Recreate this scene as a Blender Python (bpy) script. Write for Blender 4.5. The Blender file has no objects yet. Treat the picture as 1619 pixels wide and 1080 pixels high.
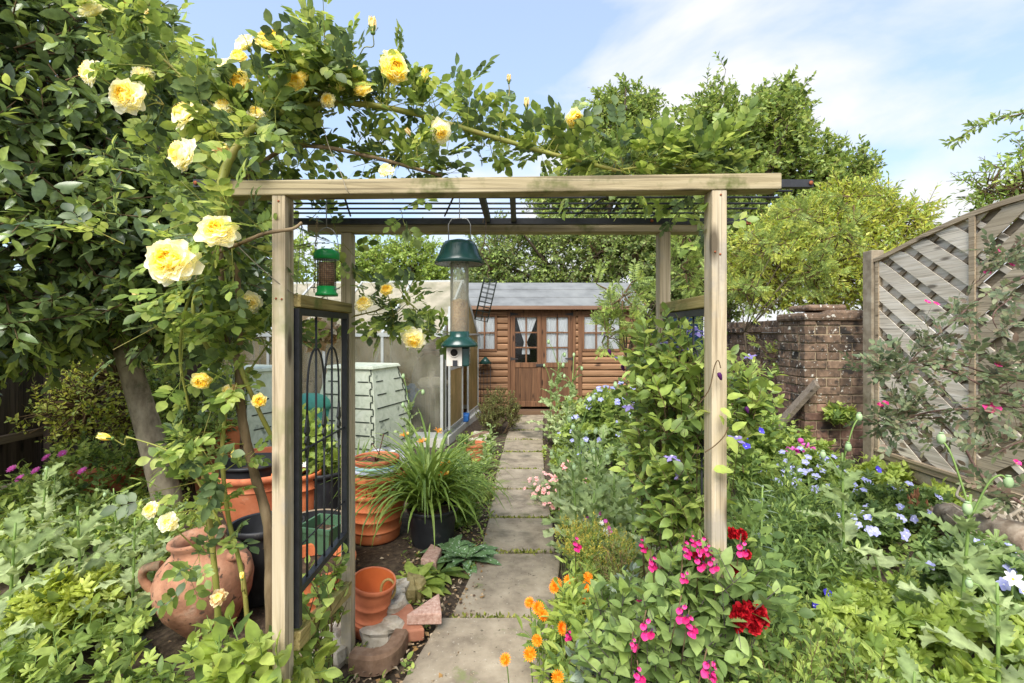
import bpy, math, random
import numpy as np
from mathutils import Vector, Matrix

S = bpy.context.scene
COL = S.collection
RAD = math.radians
F, CX, CY, EYE = 760.0, 810.0, 526.0, 1.5      # focal length in photo pixels, horizon, eye height
# ---------------------------------------------------------------- camera
cd = bpy.data.cameras.new('camera'); cam = bpy.data.objects.new('camera', cd); COL.objects.link(cam)
cam.location = (0, 0, EYE); cam.rotation_euler = (RAD(90), 0, 0)
cd.sensor_fit = 'HORIZONTAL'; cd.sensor_width = 36; cd.lens = 36 * F / 1619
cd.shift_y = -14 / 1619; cd.clip_start = .05; cd.clip_end = 500
S.camera = cam
# ---------------------------------------------------------------- light
SUN_EL, SUN_AZ = 49, 197
sv = Vector((math.sin(RAD(SUN_AZ)) * math.cos(RAD(SUN_EL)), math.cos(RAD(SUN_AZ)) * math.cos(RAD(SUN_EL)), math.sin(RAD(SUN_EL))))
sd = bpy.data.lights.new('sun', 'SUN'); sun = bpy.data.objects.new('sun', sd); COL.objects.link(sun)
sd.energy = 2.4; sd.angle = RAD(38); sd.color = (1, .97, .91)
sun.rotation_euler = (-sv).to_track_quat('-Z', 'Y').to_euler(); sun.location = (-4, -6, 9)
W = bpy.data.worlds.new('World'); S.world = W; W.use_nodes = True
wn, wl = W.node_tree.nodes, W.node_tree.links
bg = wn['Background']; bg.inputs['Strength'].default_value = .15
sky = wn.new('ShaderNodeTexSky'); sky.sky_type = 'NISHITA'; sky.sun_disc = False
sky.sun_elevation = RAD(SUN_EL); sky.sun_rotation = RAD(SUN_AZ); sky.air_density = 1.0; sky.dust_density = 2.0
tc = wn.new('ShaderNodeTexCoord'); mp = wn.new('ShaderNodeMapping'); mp.inputs['Scale'].default_value = (1.0, 1.0, 2.6)
mp.inputs['Rotation'].default_value = (0, RAD(-16), RAD(10)); mp.inputs['Location'].default_value = (.62, .3, .1)
nz = wn.new('ShaderNodeTexNoise'); nz.inputs['Scale'].default_value = 1.7; nz.inputs['Detail'].default_value = 8
nz.inputs['Roughness'].default_value = .52; nz.inputs['Distortion'].default_value = .35
rp = wn.new('ShaderNodeValToRGB'); rp.color_ramp.elements[0].position = .44; rp.color_ramp.elements[1].position = .58
sx = wn.new('ShaderNodeSeparateXYZ')
hz = wn.new('ShaderNodeMapRange'); hz.inputs[1].default_value = .75; hz.inputs[2].default_value = .0     # more cloud low down
hz.inputs[3].default_value = -.12; hz.inputs[4].default_value = .1
hx = wn.new('ShaderNodeMapRange'); hx.inputs[1].default_value = -.5; hx.inputs[2].default_value = .8    # and to the east
hx.inputs[3].default_value = -.16; hx.inputs[4].default_value = .16
a1 = wn.new('ShaderNodeMath'); a1.operation = 'ADD'; a2 = wn.new('ShaderNodeMath'); a2.operation = 'ADD'
mx = wn.new('ShaderNodeMix'); mx.data_type = 'RGBA'
wl.new(tc.outputs['Generated'], mp.inputs['Vector']); wl.new(mp.outputs[0], nz.inputs['Vector'])
wl.new(tc.outputs['Generated'], sx.inputs[0]); wl.new(sx.outputs['Z'], hz.inputs[0]); wl.new(sx.outputs['X'], hx.inputs[0])
wl.new(nz.outputs['Fac'], a1.inputs[0]); wl.new(hz.outputs[0], a1.inputs[1]); wl.new(a1.outputs[0], a2.inputs[0]); wl.new(hx.outputs[0], a2.inputs[1])
wl.new(a2.outputs[0], rp.inputs['Fac'])
veil = wn.new('ShaderNodeMix'); veil.data_type = 'RGBA'; veil.inputs['Factor'].default_value = .55; veil.inputs[7].default_value = (1.7, 2.1, 2.75, 1)
wl.new(sky.outputs[0], veil.inputs[6])
wl.new(rp.outputs['Color'], mx.inputs['Factor']); wl.new(veil.outputs[2], mx.inputs[6]); mx.inputs[7].default_value = (2.75, 2.8, 2.86, 1)
wl.new(mx.outputs[2], bg.inputs['Color'])
S.view_settings.view_transform = 'Standard'; S.view_settings.look = 'None'; S.view_settings.gamma = 1
S.view_settings.exposure = 1.32
S.render.engine = 'CYCLES'
cy = S.cycles; cy.max_bounces = 12; cy.diffuse_bounces = 7; cy.transmission_bounces = 6; cy.transparent_max_bounces = 12; cy.use_denoising = True
try: cy.denoiser = 'OPENIMAGEDENOISE'
except Exception: pass

# ---------------------------------------------------------------- helpers
rng = np.random.default_rng(11); rnd = random.Random(5)
def P(px, py, Y): return Vector(((px - CX) / F * Y, Y, EYE - (py - CY) / F * Y))
def G(px, py, z=0.0):
    Y = (EYE - z) * F / (py - CY); return Vector(((px - CX) / F * Y, Y, z))
def lin(r, g=None, b=None):
    if g is None: r, g, b = r
    f = lambda c: (c / 255 / 12.92) if c / 255 <= .04045 else ((c / 255 + .055) / 1.055) ** 2.4
    return (f(r), f(g), f(b), 1)

ORG = {}
def tag(o, label=None, cat=None, group=None, kind=None):
    if label: o['label'] = label
    if cat: o['category'] = cat
    if group: o['group'] = group
    if kind: o['kind'] = kind
    return o
def thing(name, label, cat, loc=(0, 0, 0), group=None):
    o = bpy.data.objects.new(name, None); COL.objects.link(o); o.location = loc; o.empty_display_size = .1
    ORG[o.name] = Vector(loc)
    return tag(o, label, cat, group)
def link(me, name, parent, mats):
    o = bpy.data.objects.new(name, me); COL.objects.link(o)
    for m in (mats if isinstance(mats, (list, tuple)) else [mats]): me.materials.append(m)
    if parent is not None:
        o.parent = parent; ORG[o.name] = ORG[parent.name]
    else: ORG[o.name] = Vector((0, 0, 0))
    return o
def mesh_np(name, V, loops, tot, mi, mats, parent=None, smooth=True):
    if parent is not None: V = V - np.array(ORG[parent.name])
    me = bpy.data.meshes.new(name)
    me.vertices.add(len(V)); me.vertices.foreach_set('co', np.ascontiguousarray(V, dtype=np.float32).ravel())
    me.loops.add(len(loops)); me.loops.foreach_set('vertex_index', np.ascontiguousarray(loops, dtype=np.int32))
    me.polygons.add(len(tot)); tot = np.asarray(tot, dtype=np.int32)
    me.polygons.foreach_set('loop_start', np.concatenate([[0], np.cumsum(tot)[:-1]]).astype(np.int32))
    me.polygons.foreach_set('loop_total', tot)
    if mi is not None: me.polygons.foreach_set('material_index', np.asarray(mi, dtype=np.int32))
    me.polygons.foreach_set('use_smooth', np.full(len(tot), smooth, dtype=bool))
    me.update(calc_edges=True)
    return link(me, name, parent, mats)
def dup(root, loc, rz=0, sc=1.0, label=None, group=None, tilt=(0, 0)):
    r = root.copy(); COL.objects.link(r); r.location = loc; r.rotation_euler = (tilt[0], tilt[1], rz); r.scale = (sc, sc, sc)
    if label: r['label'] = label
    if group: r['group'] = group
    for ch in list(root.children):
        c = ch.copy(); COL.objects.link(c); c.parent = r
        for g in list(ch.children):
            d = g.copy(); COL.objects.link(d); d.parent = c
    return r

class MB:
    """collects shapes into one mesh (world coordinates, re-based on the parent's origin at build)"""
    def __init__(s): s.v = []; s.f = []; s.m = []; s.sm = []
    def add(s, vs, fs, mi=0, sm=False):
        b = len(s.v); s.v += [tuple(v) for v in vs]; s.f += [tuple(i + b for i in f) for f in fs]
        s.m += [mi] * len(fs); s.sm += [sm] * len(fs)
    def box(s, lo, hi, mi=0, rot=None, piv=None):
        vs = [Vector((x, y, z)) for x in (lo[0], hi[0]) for y in (lo[1], hi[1]) for z in (lo[2], hi[2])]
        if rot is not None:
            p = Vector(piv) if piv is not None else (Vector(lo) + Vector(hi)) / 2
            vs = [p + rot @ (v - p) for v in vs]
        s.add(vs, [(0, 1, 3, 2), (4, 6, 7, 5), (0, 4, 5, 1), (2, 3, 7, 6), (0, 2, 6, 4), (1, 5, 7, 3)], mi)
    def hexa(s, bot, top, mi=0):
        s.add(list(bot) + list(top), [(3, 2, 1, 0), (4, 5, 6, 7), (0, 1, 5, 4), (1, 2, 6, 5), (2, 3, 7, 6), (3, 0, 4, 7)], mi)
    def bar(s, a, b, w, h, mi=0, up=(0, 0, 1)):
        a, b = Vector(a), Vector(b); d = (b - a).normalized(); u = Vector(up)
        if abs(d.dot(u)) > .98: u = Vector((0, 1, 0))
        x = d.cross(u).normalized(); z = x.cross(d)
        q = [(-w / 2, -h / 2), (w / 2, -h / 2), (w / 2, h / 2), (-w / 2, h / 2)]
        s.hexa([a + x * i + z * j for i, j in q], [b + x * i + z * j for i, j in q], mi)
    def tube(s, pts, r, n=8, mi=0, cap=True):
        pts = [Vector(p) for p in pts]; k = len(pts)
        rs = r if isinstance(r, (list, tuple)) else [r] * k
        vs = []; x = None
        for i, p in enumerate(pts):
            d = (pts[min(i + 1, k - 1)] - pts[max(i - 1, 0)]).normalized()
            if x is None:
                x = d.cross(Vector((0, 0, 1)) if abs(d.z) < .9 else Vector((1, 0, 0))).normalized()
            x = (x - d * x.dot(d)).normalized(); y = d.cross(x)
            vs += [p + (x * math.cos(2 * math.pi * j / n) + y * math.sin(2 * math.pi * j / n)) * rs[i] for j in range(n)]
        fs = [(i * n + j, i * n + (j + 1) % n, (i + 1) * n + (j + 1) % n, (i + 1) * n + j) for i in range(k - 1) for j in range(n)]
        s.add(vs, fs, mi, True)
        if cap:
            b = len(s.v) - len(vs)
            s.f += [tuple(b + j for j in reversed(range(n))), tuple(b + (k - 1) * n + j for j in range(n))]; s.m += [mi] * 2; s.sm += [False] * 2
    def lathe(s, prof, c=(0, 0, 0), n=32, mi=0, rot=None, wob=0, sm=True, closed=False):
        c = Vector(c); vs = []
        for (r, z) in prof:
            for j in range(n):
                a = 2 * math.pi * j / n; q = r * (1 + wob * math.sin(3 * a + 1) * .5)
                v = Vector((q * math.cos(a), q * math.sin(a), z))
                vs.append(c + (rot @ v if rot is not None else v))
        k = len(prof)
        fs = [(i * n + j, i * n + (j + 1) % n, (i + 1) * n + (j + 1) % n, (i + 1) * n + j) for i in range(k - 1) for j in range(n)]
        b = len(s.v); s.add(vs, fs, mi, sm)
        if not closed:
            if prof[0][0] > 1e-4: s.f.append(tuple(b + j for j in reversed(range(n)))); s.m.append(mi); s.sm.append(False)
            if prof[-1][0] > 1e-4: s.f.append(tuple(b + (k - 1) * n + j for j in range(n))); s.m.append(mi); s.sm.append(False)
    def build(s, name, mats, parent=None, bevel=0):
        o = ORG[parent.name] if parent is not None else Vector((0, 0, 0))
        me = bpy.data.meshes.new(name); me.from_pydata([(v[0] - o.x, v[1] - o.y, v[2] - o.z) for v in s.v], [], s.f)
        me.polygons.foreach_set('material_index', s.m); me.polygons.foreach_set('use_smooth', s.sm); me.update()
        ob = link(me, name, parent, mats)
        if bevel:
            m = ob.modifiers.new('bevel', 'BEVEL'); m.width = bevel; m.segments = 2; m.limit_method = 'ANGLE'; m.angle_limit = RAD(50)
        return ob
def spline(pts, n=6):
    """Catmull-Rom through points (Vectors or tuples)"""
    p = [Vector(q) for q in pts]; p = [p[0] * 2 - p[1]] + p + [p[-1] * 2 - p[-2]]; out = []
    for i in range(1, len(p) - 2):
        for k in range(n):
            t = k / n; a, b, c, d = p[i - 1], p[i], p[i + 1], p[i + 2]
            out.append(.5 * ((2 * b) + (c - a) * t + (2 * a - 5 * b + 4 * c - d) * t * t + (3 * b - a - 3 * c + d) * t ** 3))
    return out + [p[-2]]

# ---------------------------------------------------------------- materials
def ramp(nt, cols, lo=.3, hi=.7):
    r = nt.nodes.new('ShaderNodeValToRGB'); e = r.color_ramp.elements
    while len(e) < len(cols): e.new(.5)
    for i, c in enumerate(cols):
        e[i].position = lo + (hi - lo) * i / max(1, len(cols) - 1); e[i].color = c if len(c) == 4 else (*c, 1)
    return r
def M(name, cols, scale=8, stretch=(1, 1, 1), rough=.7, bump=.0, island=0, detail=6, dist=0, spots=None, metallic=0, spec=.35, alpha=1, lo=.3, hi=.7, knots=None, streak=None):
    """noise-coloured principled; spots = (colour, scale, threshold, softness); island = per-piece value variation"""
    m = bpy.data.materials.new(name); m.use_nodes = True; nt = m.node_tree; N, L = nt.nodes, nt.links; b = N['Principled BSDF']
    tc = N.new('ShaderNodeTexCoord'); mp = N.new('ShaderNodeMapping'); mp.inputs['Scale'].default_value = stretch
    nz = N.new('ShaderNodeTexNoise'); nz.inputs['Scale'].default_value = scale; nz.inputs['Detail'].default_value = detail
    nz.inputs['Roughness'].default_value = .62; nz.inputs['Distortion'].default_value = dist
    L.new(tc.outputs['Object'], mp.inputs[0]); L.new(mp.outputs[0], nz.inputs['Vector'])
    r = ramp(nt, cols, lo, hi); L.new(nz.outputs['Fac'], r.inputs['Fac']); out = r.outputs['Color']
    if island:
        g = N.new('ShaderNodeNewGeometry'); mr = N.new('ShaderNodeMapRange'); mr.inputs[3].default_value = 1 - island; mr.inputs[4].default_value = 1 + island
        L.new(g.outputs['Random Per Island'], mr.inputs[0]); h = N.new('ShaderNodeHueSaturation'); L.new(mr.outputs[0], h.inputs['Value']); L.new(out, h.inputs['Color']); out = h.outputs[0]
        va = N.new('ShaderNodeVectorMath'); va.operation = 'ADD'; vs = N.new('ShaderNodeVectorMath'); vs.operation = 'SCALE'; vs.inputs[0].default_value = (31, 17, 23)
        L.new(g.outputs['Random Per Island'], vs.inputs['Scale']); L.new(mp.outputs[0], va.inputs[0]); L.new(vs.outputs[0], va.inputs[1]); L.new(va.outputs[0], nz.inputs['Vector'])
    for sp in (spots or []):
        c, sc, th, so = sp; n2 = N.new('ShaderNodeTexNoise'); n2.inputs['Scale'].default_value = sc; n2.inputs['Detail'].default_value = 5; n2.inputs['Roughness'].default_value = .65
        L.new(tc.outputs['Object'], n2.inputs['Vector']); r2 = ramp(nt, [(0, 0, 0, 1), (1, 1, 1, 1)], th, th + so); L.new(n2.outputs['Fac'], r2.inputs['Fac'])
        mx = N.new('ShaderNodeMix'); mx.data_type = 'RGBA'; L.new(r2.outputs['Color'], mx.inputs['Factor']); L.new(out, mx.inputs[6]); mx.inputs[7].default_value = c; out = mx.outputs[2]
    if streak:
        c, st, th, so = streak; m4 = N.new('ShaderNodeMapping'); m4.inputs['Scale'].default_value = st; n4 = N.new('ShaderNodeTexNoise'); n4.inputs['Scale'].default_value = 1; n4.inputs['Detail'].default_value = 3
        L.new(tc.outputs['Object'], m4.inputs[0]); L.new(m4.outputs[0], n4.inputs['Vector']); r4 = ramp(nt, [(0, 0, 0, 1), (.75, .75, .75, 1)], th, th + so); L.new(n4.outputs['Fac'], r4.inputs['Fac'])
        mx = N.new('ShaderNodeMix'); mx.data_type = 'RGBA'; L.new(r4.outputs['Color'], mx.inputs['Factor']); L.new(out, mx.inputs[6]); mx.inputs[7].default_value = c; out = mx.outputs[2]
    if knots:
        c, st, th = knots; m3 = N.new('ShaderNodeMapping'); m3.inputs['Scale'].default_value = st; vo = N.new('ShaderNodeTexVoronoi'); vo.inputs['Scale'].default_value = 1
        L.new(tc.outputs['Object'], m3.inputs[0]); L.new(m3.outputs[0], vo.inputs['Vector']); r3 = ramp(nt, [(1, 1, 1, 1), (0, 0, 0, 1)], th * .5, th); L.new(vo.outputs['Distance'], r3.inputs['Fac'])
        mx = N.new('ShaderNodeMix'); mx.data_type = 'RGBA'; L.new(r3.outputs['Color'], mx.inputs['Factor']); L.new(out, mx.inputs[6]); mx.inputs[7].default_value = c; out = mx.outputs[2]
    L.new(out, b.inputs['Base Color']); b.inputs['Roughness'].default_value = rough; b.inputs['Metallic'].default_value = metallic
    b.inputs['Specular IOR Level'].default_value = spec; b.inputs['Alpha'].default_value = alpha
    if bump:
        bp = N.new('ShaderNodeBump'); bp.inputs['Strength'].default_value = bump; bp.inputs['Distance'].default_value = .01
        L.new(nz.outputs['Fac'], bp.inputs['Height']); L.new(bp.outputs[0], b.inputs['Normal'])
    return m
def LM(name, cols, rough=.45, trans=.35, spec=.4, tcol=None, var=.25):
    """leaf or petal: colour picked per leaf, thin translucency"""
    m = bpy.data.materials.new(name); m.use_nodes = True; nt = m.node_tree; N, L = nt.nodes, nt.links; b = N['Principled BSDF']
    g = N.new('ShaderNodeNewGeometry'); r = ramp(nt, cols, .05, .95); L.new(g.outputs['Random Per Island'], r.inputs['Fac'])
    tc = N.new('ShaderNodeTexCoord'); nz = N.new('ShaderNodeTexNoise'); nz.inputs['Scale'].default_value = 30; nz.inputs['Detail'].default_value = 3
    L.new(tc.outputs['Object'], nz.inputs['Vector']); mr = N.new('ShaderNodeMapRange'); mr.inputs[3].default_value = 1 - var; mr.inputs[4].default_value = 1 + var
    mr.inputs[1].default_value = .3; mr.inputs[2].default_value = .7
    L.new(nz.outputs['Fac'], mr.inputs[0]); h = N.new('ShaderNodeHueSaturation'); L.new(mr.outputs[0], h.inputs['Value']); L.new(r.outputs['Color'], h.inputs['Color'])
    if tcol is None: h.inputs['Hue'].default_value = .488; h.inputs['Saturation'].default_value = .94
    L.new(h.outputs[0], b.inputs['Base Color']); b.inputs['Roughness'].default_value = rough; b.inputs['Specular IOR Level'].default_value = spec
    t = N.new('ShaderNodeBsdfTranslucent'); h2 = N.new('ShaderNodeHueSaturation'); h2.inputs['Hue'].default_value = .478 if tcol is None else .5; h2.inputs['Value'].default_value = 1.7; h2.inputs['Saturation'].default_value = 1.05
    L.new(h.outputs[0], h2.inputs['Color']); L.new(h2.outputs[0], t.inputs['Color'])
    ms = N.new('ShaderNodeMixShader'); ms.inputs[0].default_value = trans; L.new(b.outputs[0], ms.inputs[1]); L.new(t.outputs[0], ms.inputs[2])
    L.new(ms.outputs[0], N['Material Output'].inputs['Surface'])
    return m

# ---------------------------------------------------------------- leaves
def leaf_t(w=.5, segs=4, fold=.25, droop=.15, wide=.45, tip=.0, wave=0):
    """unit leaf along +Y; w = full width; wide = where it is widest"""
    V = []; Fc = []; e = math.log(.5) / math.log(wide)
    for i in range(segs + 1):
        t = i / segs; hw = w / 2 * math.sin(math.pi * min(1, t ** e)) ** .8 if 0 < i < segs else 0
        z = -droop * t * t
        if hw == 0: V.append((0, t, z))
        else:
            wv = wave * (1 if i % 2 else -1)
            V += [(-hw, t, z + fold * hw + wv), (0, t, z), (hw, t, z + fold * hw - wv)]
    Fc.append((0, 2, 1)); Fc.append((0, 3, 2))
    for i in range(1, segs - 1):
        a = 1 + (i - 1) * 3; b = a + 3
        Fc += [(a, a + 1, b + 1, b), (a + 1, a + 2, b + 2, b + 1)]
    a = 1 + (segs - 2) * 3; k = len(V) - 1
    Fc += [(a, a + 1, k), (a + 1, a + 2, k)]
    return np.array(V, float), Fc
SIMPLE = (np.array([(0, 0, 0), (.3, .45, .06), (0, 1, -.12), (-.3, .45, .06)], float), [(0, 1, 2), (0, 2, 3)])
def xf(t, ang=0, sc=1, off=(0, 0, 0), pitch=0):
    V, Fc = t; V = V * sc
    if pitch: c, s_ = math.cos(pitch), math.sin(pitch); V = np.stack([V[:, 0], V[:, 1] * c - V[:, 2] * s_, V[:, 1] * s_ + V[:, 2] * c], 1)
    c, s_ = math.cos(ang), math.sin(ang)
    return np.stack([V[:, 0] * c - V[:, 1] * s_, V[:, 0] * s_ + V[:, 1] * c, V[:, 2]], 1) + np.array(off), Fc
def merge(*ts):
    V = []; Fc = []; b = 0
    for v, f in ts:
        V.append(v); Fc += [tuple(i + b for i in q) for q in f]; b += len(v)
    return np.concatenate(V), Fc
def pinnate(npairs=3, leaflet=None, term=True, ang=1.0, ll=.36, ls=.3):
    """compound leaf, unit length: rachis with pairs of leaflets"""
    lf = leaflet or leaf_t(.6, 3, .2, .1)
    ts = [(np.array([(-.008, 0, 0), (.008, 0, 0), (.005, .8, -.02), (-.005, .8, -.02)], float), [(0, 1, 2, 3)])]
    for i in range(npairs):
        y = ls + (.8 - ls) * i / npairs
        s = ll * (1 - .12 * abs(i - npairs * .5) / npairs)
        ts += [xf(lf, ang, s, (-.01, y, 0), .12), xf(lf, -ang, s, (.01, y, 0), .12)]
    if term: ts.append(xf(lf, 0, ll * 1.1, (0, .8, -.02), -.1))
    return merge(*ts)
def palmate(n=5, spread=2.2, w=.45, pet=.0):
    lf = leaf_t(w, 4, .15, .12, .6); ts = []
    for i in range(n):
        a = -spread / 2 + spread * i / (n - 1); ts.append(xf(lf, a, 1 - .25 * abs(a) / (spread / 2), (0, pet, 0)))
    return merge(*ts)
def lobed_t(seed, w=.5, rows=15, rough=.4, curl=.25):
    """big poppy leaf: jagged wavy edge, five vertices across"""
    r = random.Random(seed); V = []; Fc = []
    for i in range(rows + 1):
        t = i / rows; hw = w / 2 * (math.sin(math.pi * t ** .8) ** .6) * (1 - rough * (i % 2) * r.uniform(.5, 1)) if 0 < i < rows else .02
        z = .15 * t - curl * 1.6 * t * t
        for k, q in enumerate((-1, -.5, 0, .5, 1)):
            wv = .05 * math.sin(t * 17 + k + seed) * abs(q) + (r.uniform(-.03, .03) if abs(q) == 1 else 0)
            V.append((hw * q, t + abs(q) * (-.05 if i % 2 else .045), z + .22 * hw * abs(q) + wv))
    for i in range(rows):
        for k in range(4):
            a = i * 5 + k; Fc.append((a, a + 1, a + 6, a + 5))
    return np.array(V, float), Fc
def nrm(a): return a / np.maximum(1e-9, np.linalg.norm(a, axis=-1, keepdims=True))
class LV:
    """collects leaves / petals as one mesh"""
    def __init__(s): s.V = []; s.L = []; s.T = []; s.M = []; s.n = 0
    def add(s, t, pos, yd, zd, sc, mi=0):
        tv, tf = t; pos = np.atleast_2d(np.asarray(pos, float)); n = len(pos)
        if n == 0: return
        yd = nrm(np.broadcast_to(np.asarray(yd, float), (n, 3))); zd = np.broadcast_to(np.asarray(zd, float), (n, 3))
        x = np.cross(yd, zd); bad = np.linalg.norm(x, axis=1) < 1e-4; x[bad] = np.cross(yd[bad], (.3, .5, .8)); x = nrm(x); z = np.cross(x, yd)
        sc = np.broadcast_to(np.asarray(sc, float), (n,))[:, None, None]
        V = pos[:, None, :] + sc * (x[:, None, :] * tv[None, :, 0:1] + yd[:, None, :] * tv[None, :, 1:2] + z[:, None, :] * tv[None, :, 2:3])
        k = len(tv); fl = np.array([i for f in tf for i in f]); tt = np.array([len(f) for f in tf])
        s.V.append(V.reshape(-1, 3)); s.L.append((fl[None, :] + (np.arange(n) * k)[:, None] + s.n).ravel()); s.T.append(np.tile(tt, n))
        m = np.broadcast_to(np.asarray(mi), (n,)); s.M.append(np.repeat(m, len(tf))); s.n += n * k
    def twigs(s, base, d, L, r, mi=0):
        """thin three-sided sticks"""
        base = np.atleast_2d(base); d = nrm(np.atleast_2d(d)); n = len(base)
        tv = np.array([(1, 0, 0), (-.5, 0, .87), (-.5, 0, -.87), (.4, 1, 0), (-.2, 1, .35), (-.2, 1, -.35)], float); tf = [(0, 1, 4, 3), (1, 2, 5, 4), (2, 0, 3, 5)]
        L = np.broadcast_to(np.asarray(L, float), (n,)); r = np.broadcast_to(np.asarray(r, float), (n,))
        x = np.cross(d, (.31, .2, .93)); x = nrm(x); z = np.cross(x, d)
        V = base[:, None, :] + x[:, None, :] * tv[None, :, 0:1] * r[:, None, None] + d[:, None, :] * tv[None, :, 1:2] * L[:, None, None] + z[:, None, :] * tv[None, :, 2:3] * r[:, None, None]
        fl = np.array([i for f in tf for i in f]); s.V.append(V.reshape(-1, 3)); s.L.append((fl[None, :] + (np.arange(n) * 6)[:, None] + s.n).ravel())
        s.T.append(np.full(n * 3, 4)); s.M.append(np.full(n * 3, mi)); s.n += n * 6
    def build(s, name, mats, parent=None, smooth=True):
        return mesh_np(name, np.concatenate(s.V), np.concatenate(s.L), np.concatenate(s.T), np.concatenate(s.M), mats, parent, smooth)
def rdir(n):
    v = rng.normal(size=(n, 3)); return nrm(v)
def sprays(base, d, L, m, ang=.9, up=.6, jit=.35, sag=.0):
    """m leaves alternately along each twig -> pos, leaf direction, leaf normal, fraction along the twig"""
    base = np.asarray(base, float); d = nrm(np.asarray(d, float)); n = len(base); L = np.broadcast_to(np.asarray(L, float), (n,))
    s_ = (np.arange(m)[None, :] + rng.uniform(.2, .8, (n, m))) / m
    pos = base[:, None, :] + d[:, None, :] * (L[:, None] * s_)[..., None]
    pos[..., 2] -= sag * L[:, None] * s_ ** 2
    a = nrm(np.cross(d, (.2, .1, 1) + rng.normal(size=(n, 3)) * .3)); b = np.cross(d, a)
    ph = (np.arange(m) * 2.4)[None, :] + rng.uniform(0, 6.28, (n, 1)) + rng.normal(size=(n, m)) * .4
    pp = a[:, None, :] * np.cos(ph)[..., None] + b[:, None, :] * np.sin(ph)[..., None]
    an = ang * (1.15 - .6 * s_)[..., None]
    yd = d[:, None, :] * np.cos(an) + pp * np.sin(an) + rng.normal(size=(n, m, 3)) * jit * .5
    zd = np.array([0, 0, up]) + d[:, None, :] * .5 - pp * .25 + rng.normal(size=(n, m, 3)) * jit
    return pos.reshape(-1, 3), yd.reshape(-1, 3), zd.reshape(-1, 3), s_.ravel()
def crown(ells, n, rough=.18, inner=.35):
    """points in the outer shell of a union of ellipsoids (cx,cy,cz,rx,ry,rz) with uneven surface; returns points and outward directions"""
    ells = np.asarray(ells, float); w = ells[:, 3] * ells[:, 4] + ells[:, 4] * ells[:, 5] + ells[:, 3] * ells[:, 5]; w = w / w.sum()
    out = []; od = []; need = n
    while need > 0:
        k = rng.choice(len(ells), size=need * 2, p=w); d = rdir(need * 2); e = ells[k]
        bump = 1 + rough * (np.sin(d[:, 0] * 7 + k * 1.7) * np.sin(d[:, 1] * 6 + k) + np.sin(d[:, 2] * 8 + k * 2.1) * np.cos(d[:, 0] * 5 - k)) + rng.normal(size=len(d)) * .05
        rr = bump * (1 - inner * rng.random(len(d)) ** 1.6)
        p = e[:, :3] + d * e[:, 3:] * rr[:, None]; ok = np.ones(len(p), bool)
        for j, q in enumerate(ells):
            ok &= (k == j) | ((((p - q[:3]) / q[3:]) ** 2).sum(1) > .55)
        p, d2 = p[ok][:need], nrm(d[ok][:need] / e[ok][:need, 3:]); out.append(p); od.append(d2); need -= len(p)
    return np.concatenate(out), np.concatenate(od)
# ================================================================ materials for built things
def glass(name, tint=(.9, .93, .92, 1), dirt=None, amount=.0, rough=.03, thru=.45):
    m = bpy.data.materials.new(name); m.use_nodes = True; nt = m.node_tree; N, L = nt.nodes, nt.links
    N.remove(N['Principled BSDF']); tr = N.new('ShaderNodeBsdfTransparent'); tr.inputs[0].default_value = tint
    gl = N.new('ShaderNodeBsdfGlossy'); gl.inputs['Roughness'].default_value = rough
    fr = N.new('ShaderNodeFresnel'); fr.inputs[0].default_value = 1.45; ms = N.new('ShaderNodeMixShader')
    L.new(fr.outputs[0], ms.inputs[0]); L.new(tr.outputs[0], ms.inputs[1]); L.new(gl.outputs[0], ms.inputs[2]); out = ms.outputs[0]
    if dirt:
        df = N.new('ShaderNodeBsdfDiffuse'); df.inputs[0].default_value = dirt; tl = N.new('ShaderNodeBsdfTranslucent'); tl.inputs[0].default_value = dirt
        md = N.new('ShaderNodeMixShader'); md.inputs[0].default_value = thru; L.new(df.outputs[0], md.inputs[1]); L.new(tl.outputs[0], md.inputs[2])
        tc = N.new('ShaderNodeTexCoord'); nz = N.new('ShaderNodeTexNoise'); nz.inputs['Scale'].default_value = 2.2; nz.inputs['Detail'].default_value = 8; nz.inputs['Roughness'].default_value = .65
        mp = N.new('ShaderNodeMapping'); mp.inputs['Scale'].default_value = (1, 1, .5); L.new(tc.outputs['Object'], mp.inputs[0]); L.new(mp.outputs[0], nz.inputs['Vector'])
        mr = N.new('ShaderNodeMapRange'); mr.inputs[1].default_value = .3; mr.inputs[2].default_value = .7; mr.inputs[3].default_value = max(0, amount - .22); mr.inputs[4].default_value = min(1, amount + .22)
        L.new(nz.outputs['Fac'], mr.inputs[0]); n3 = N.new('ShaderNodeTexNoise'); n3.inputs['Scale'].default_value = 5; n3.inputs['Detail'].default_value = 7; L.new(mp.outputs[0], n3.inputs['Vector']); rc = ramp(nt, [tuple(x * y for x, y in zip(dirt[:3], (.66, .68, .6))) + (1,), dirt], .32, .6); L.new(n3.outputs['Fac'], rc.inputs['Fac']); L.new(rc.outputs['Color'], df.inputs[0]); L.new(rc.outputs['Color'], tl.inputs[0]); m2 = N.new('ShaderNodeMixShader'); L.new(mr.outputs[0], m2.inputs[0]); L.new(out, m2.inputs[1]); L.new(md.outputs[0], m2.inputs[2]); out = m2.outputs[0]
    L.new(out, N['Material Output'].inputs['Surface']); return m
def wood(name, cs, axis, rough=.8, fine=38, bump=.4, island=.0, spots=None, knots=True):
    st = [1, 1, 1]; st[axis] = .06
    ks = [9, 9, 9]; ks[axis] = 2.6
    kc = tuple(c * .38 for c in cs[0][:3]) + (1,)
    return M(name, cs, fine, st, rough, bump, island, 5, .6, spots, knots=(kc, ks, .2) if knots else None, lo=.25, hi=.75, streak=(tuple(c * .55 for c in cs[0][:3]) + (1,), [130 if i != axis else 1.6 for i in range(3)], .56, .1))
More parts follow.
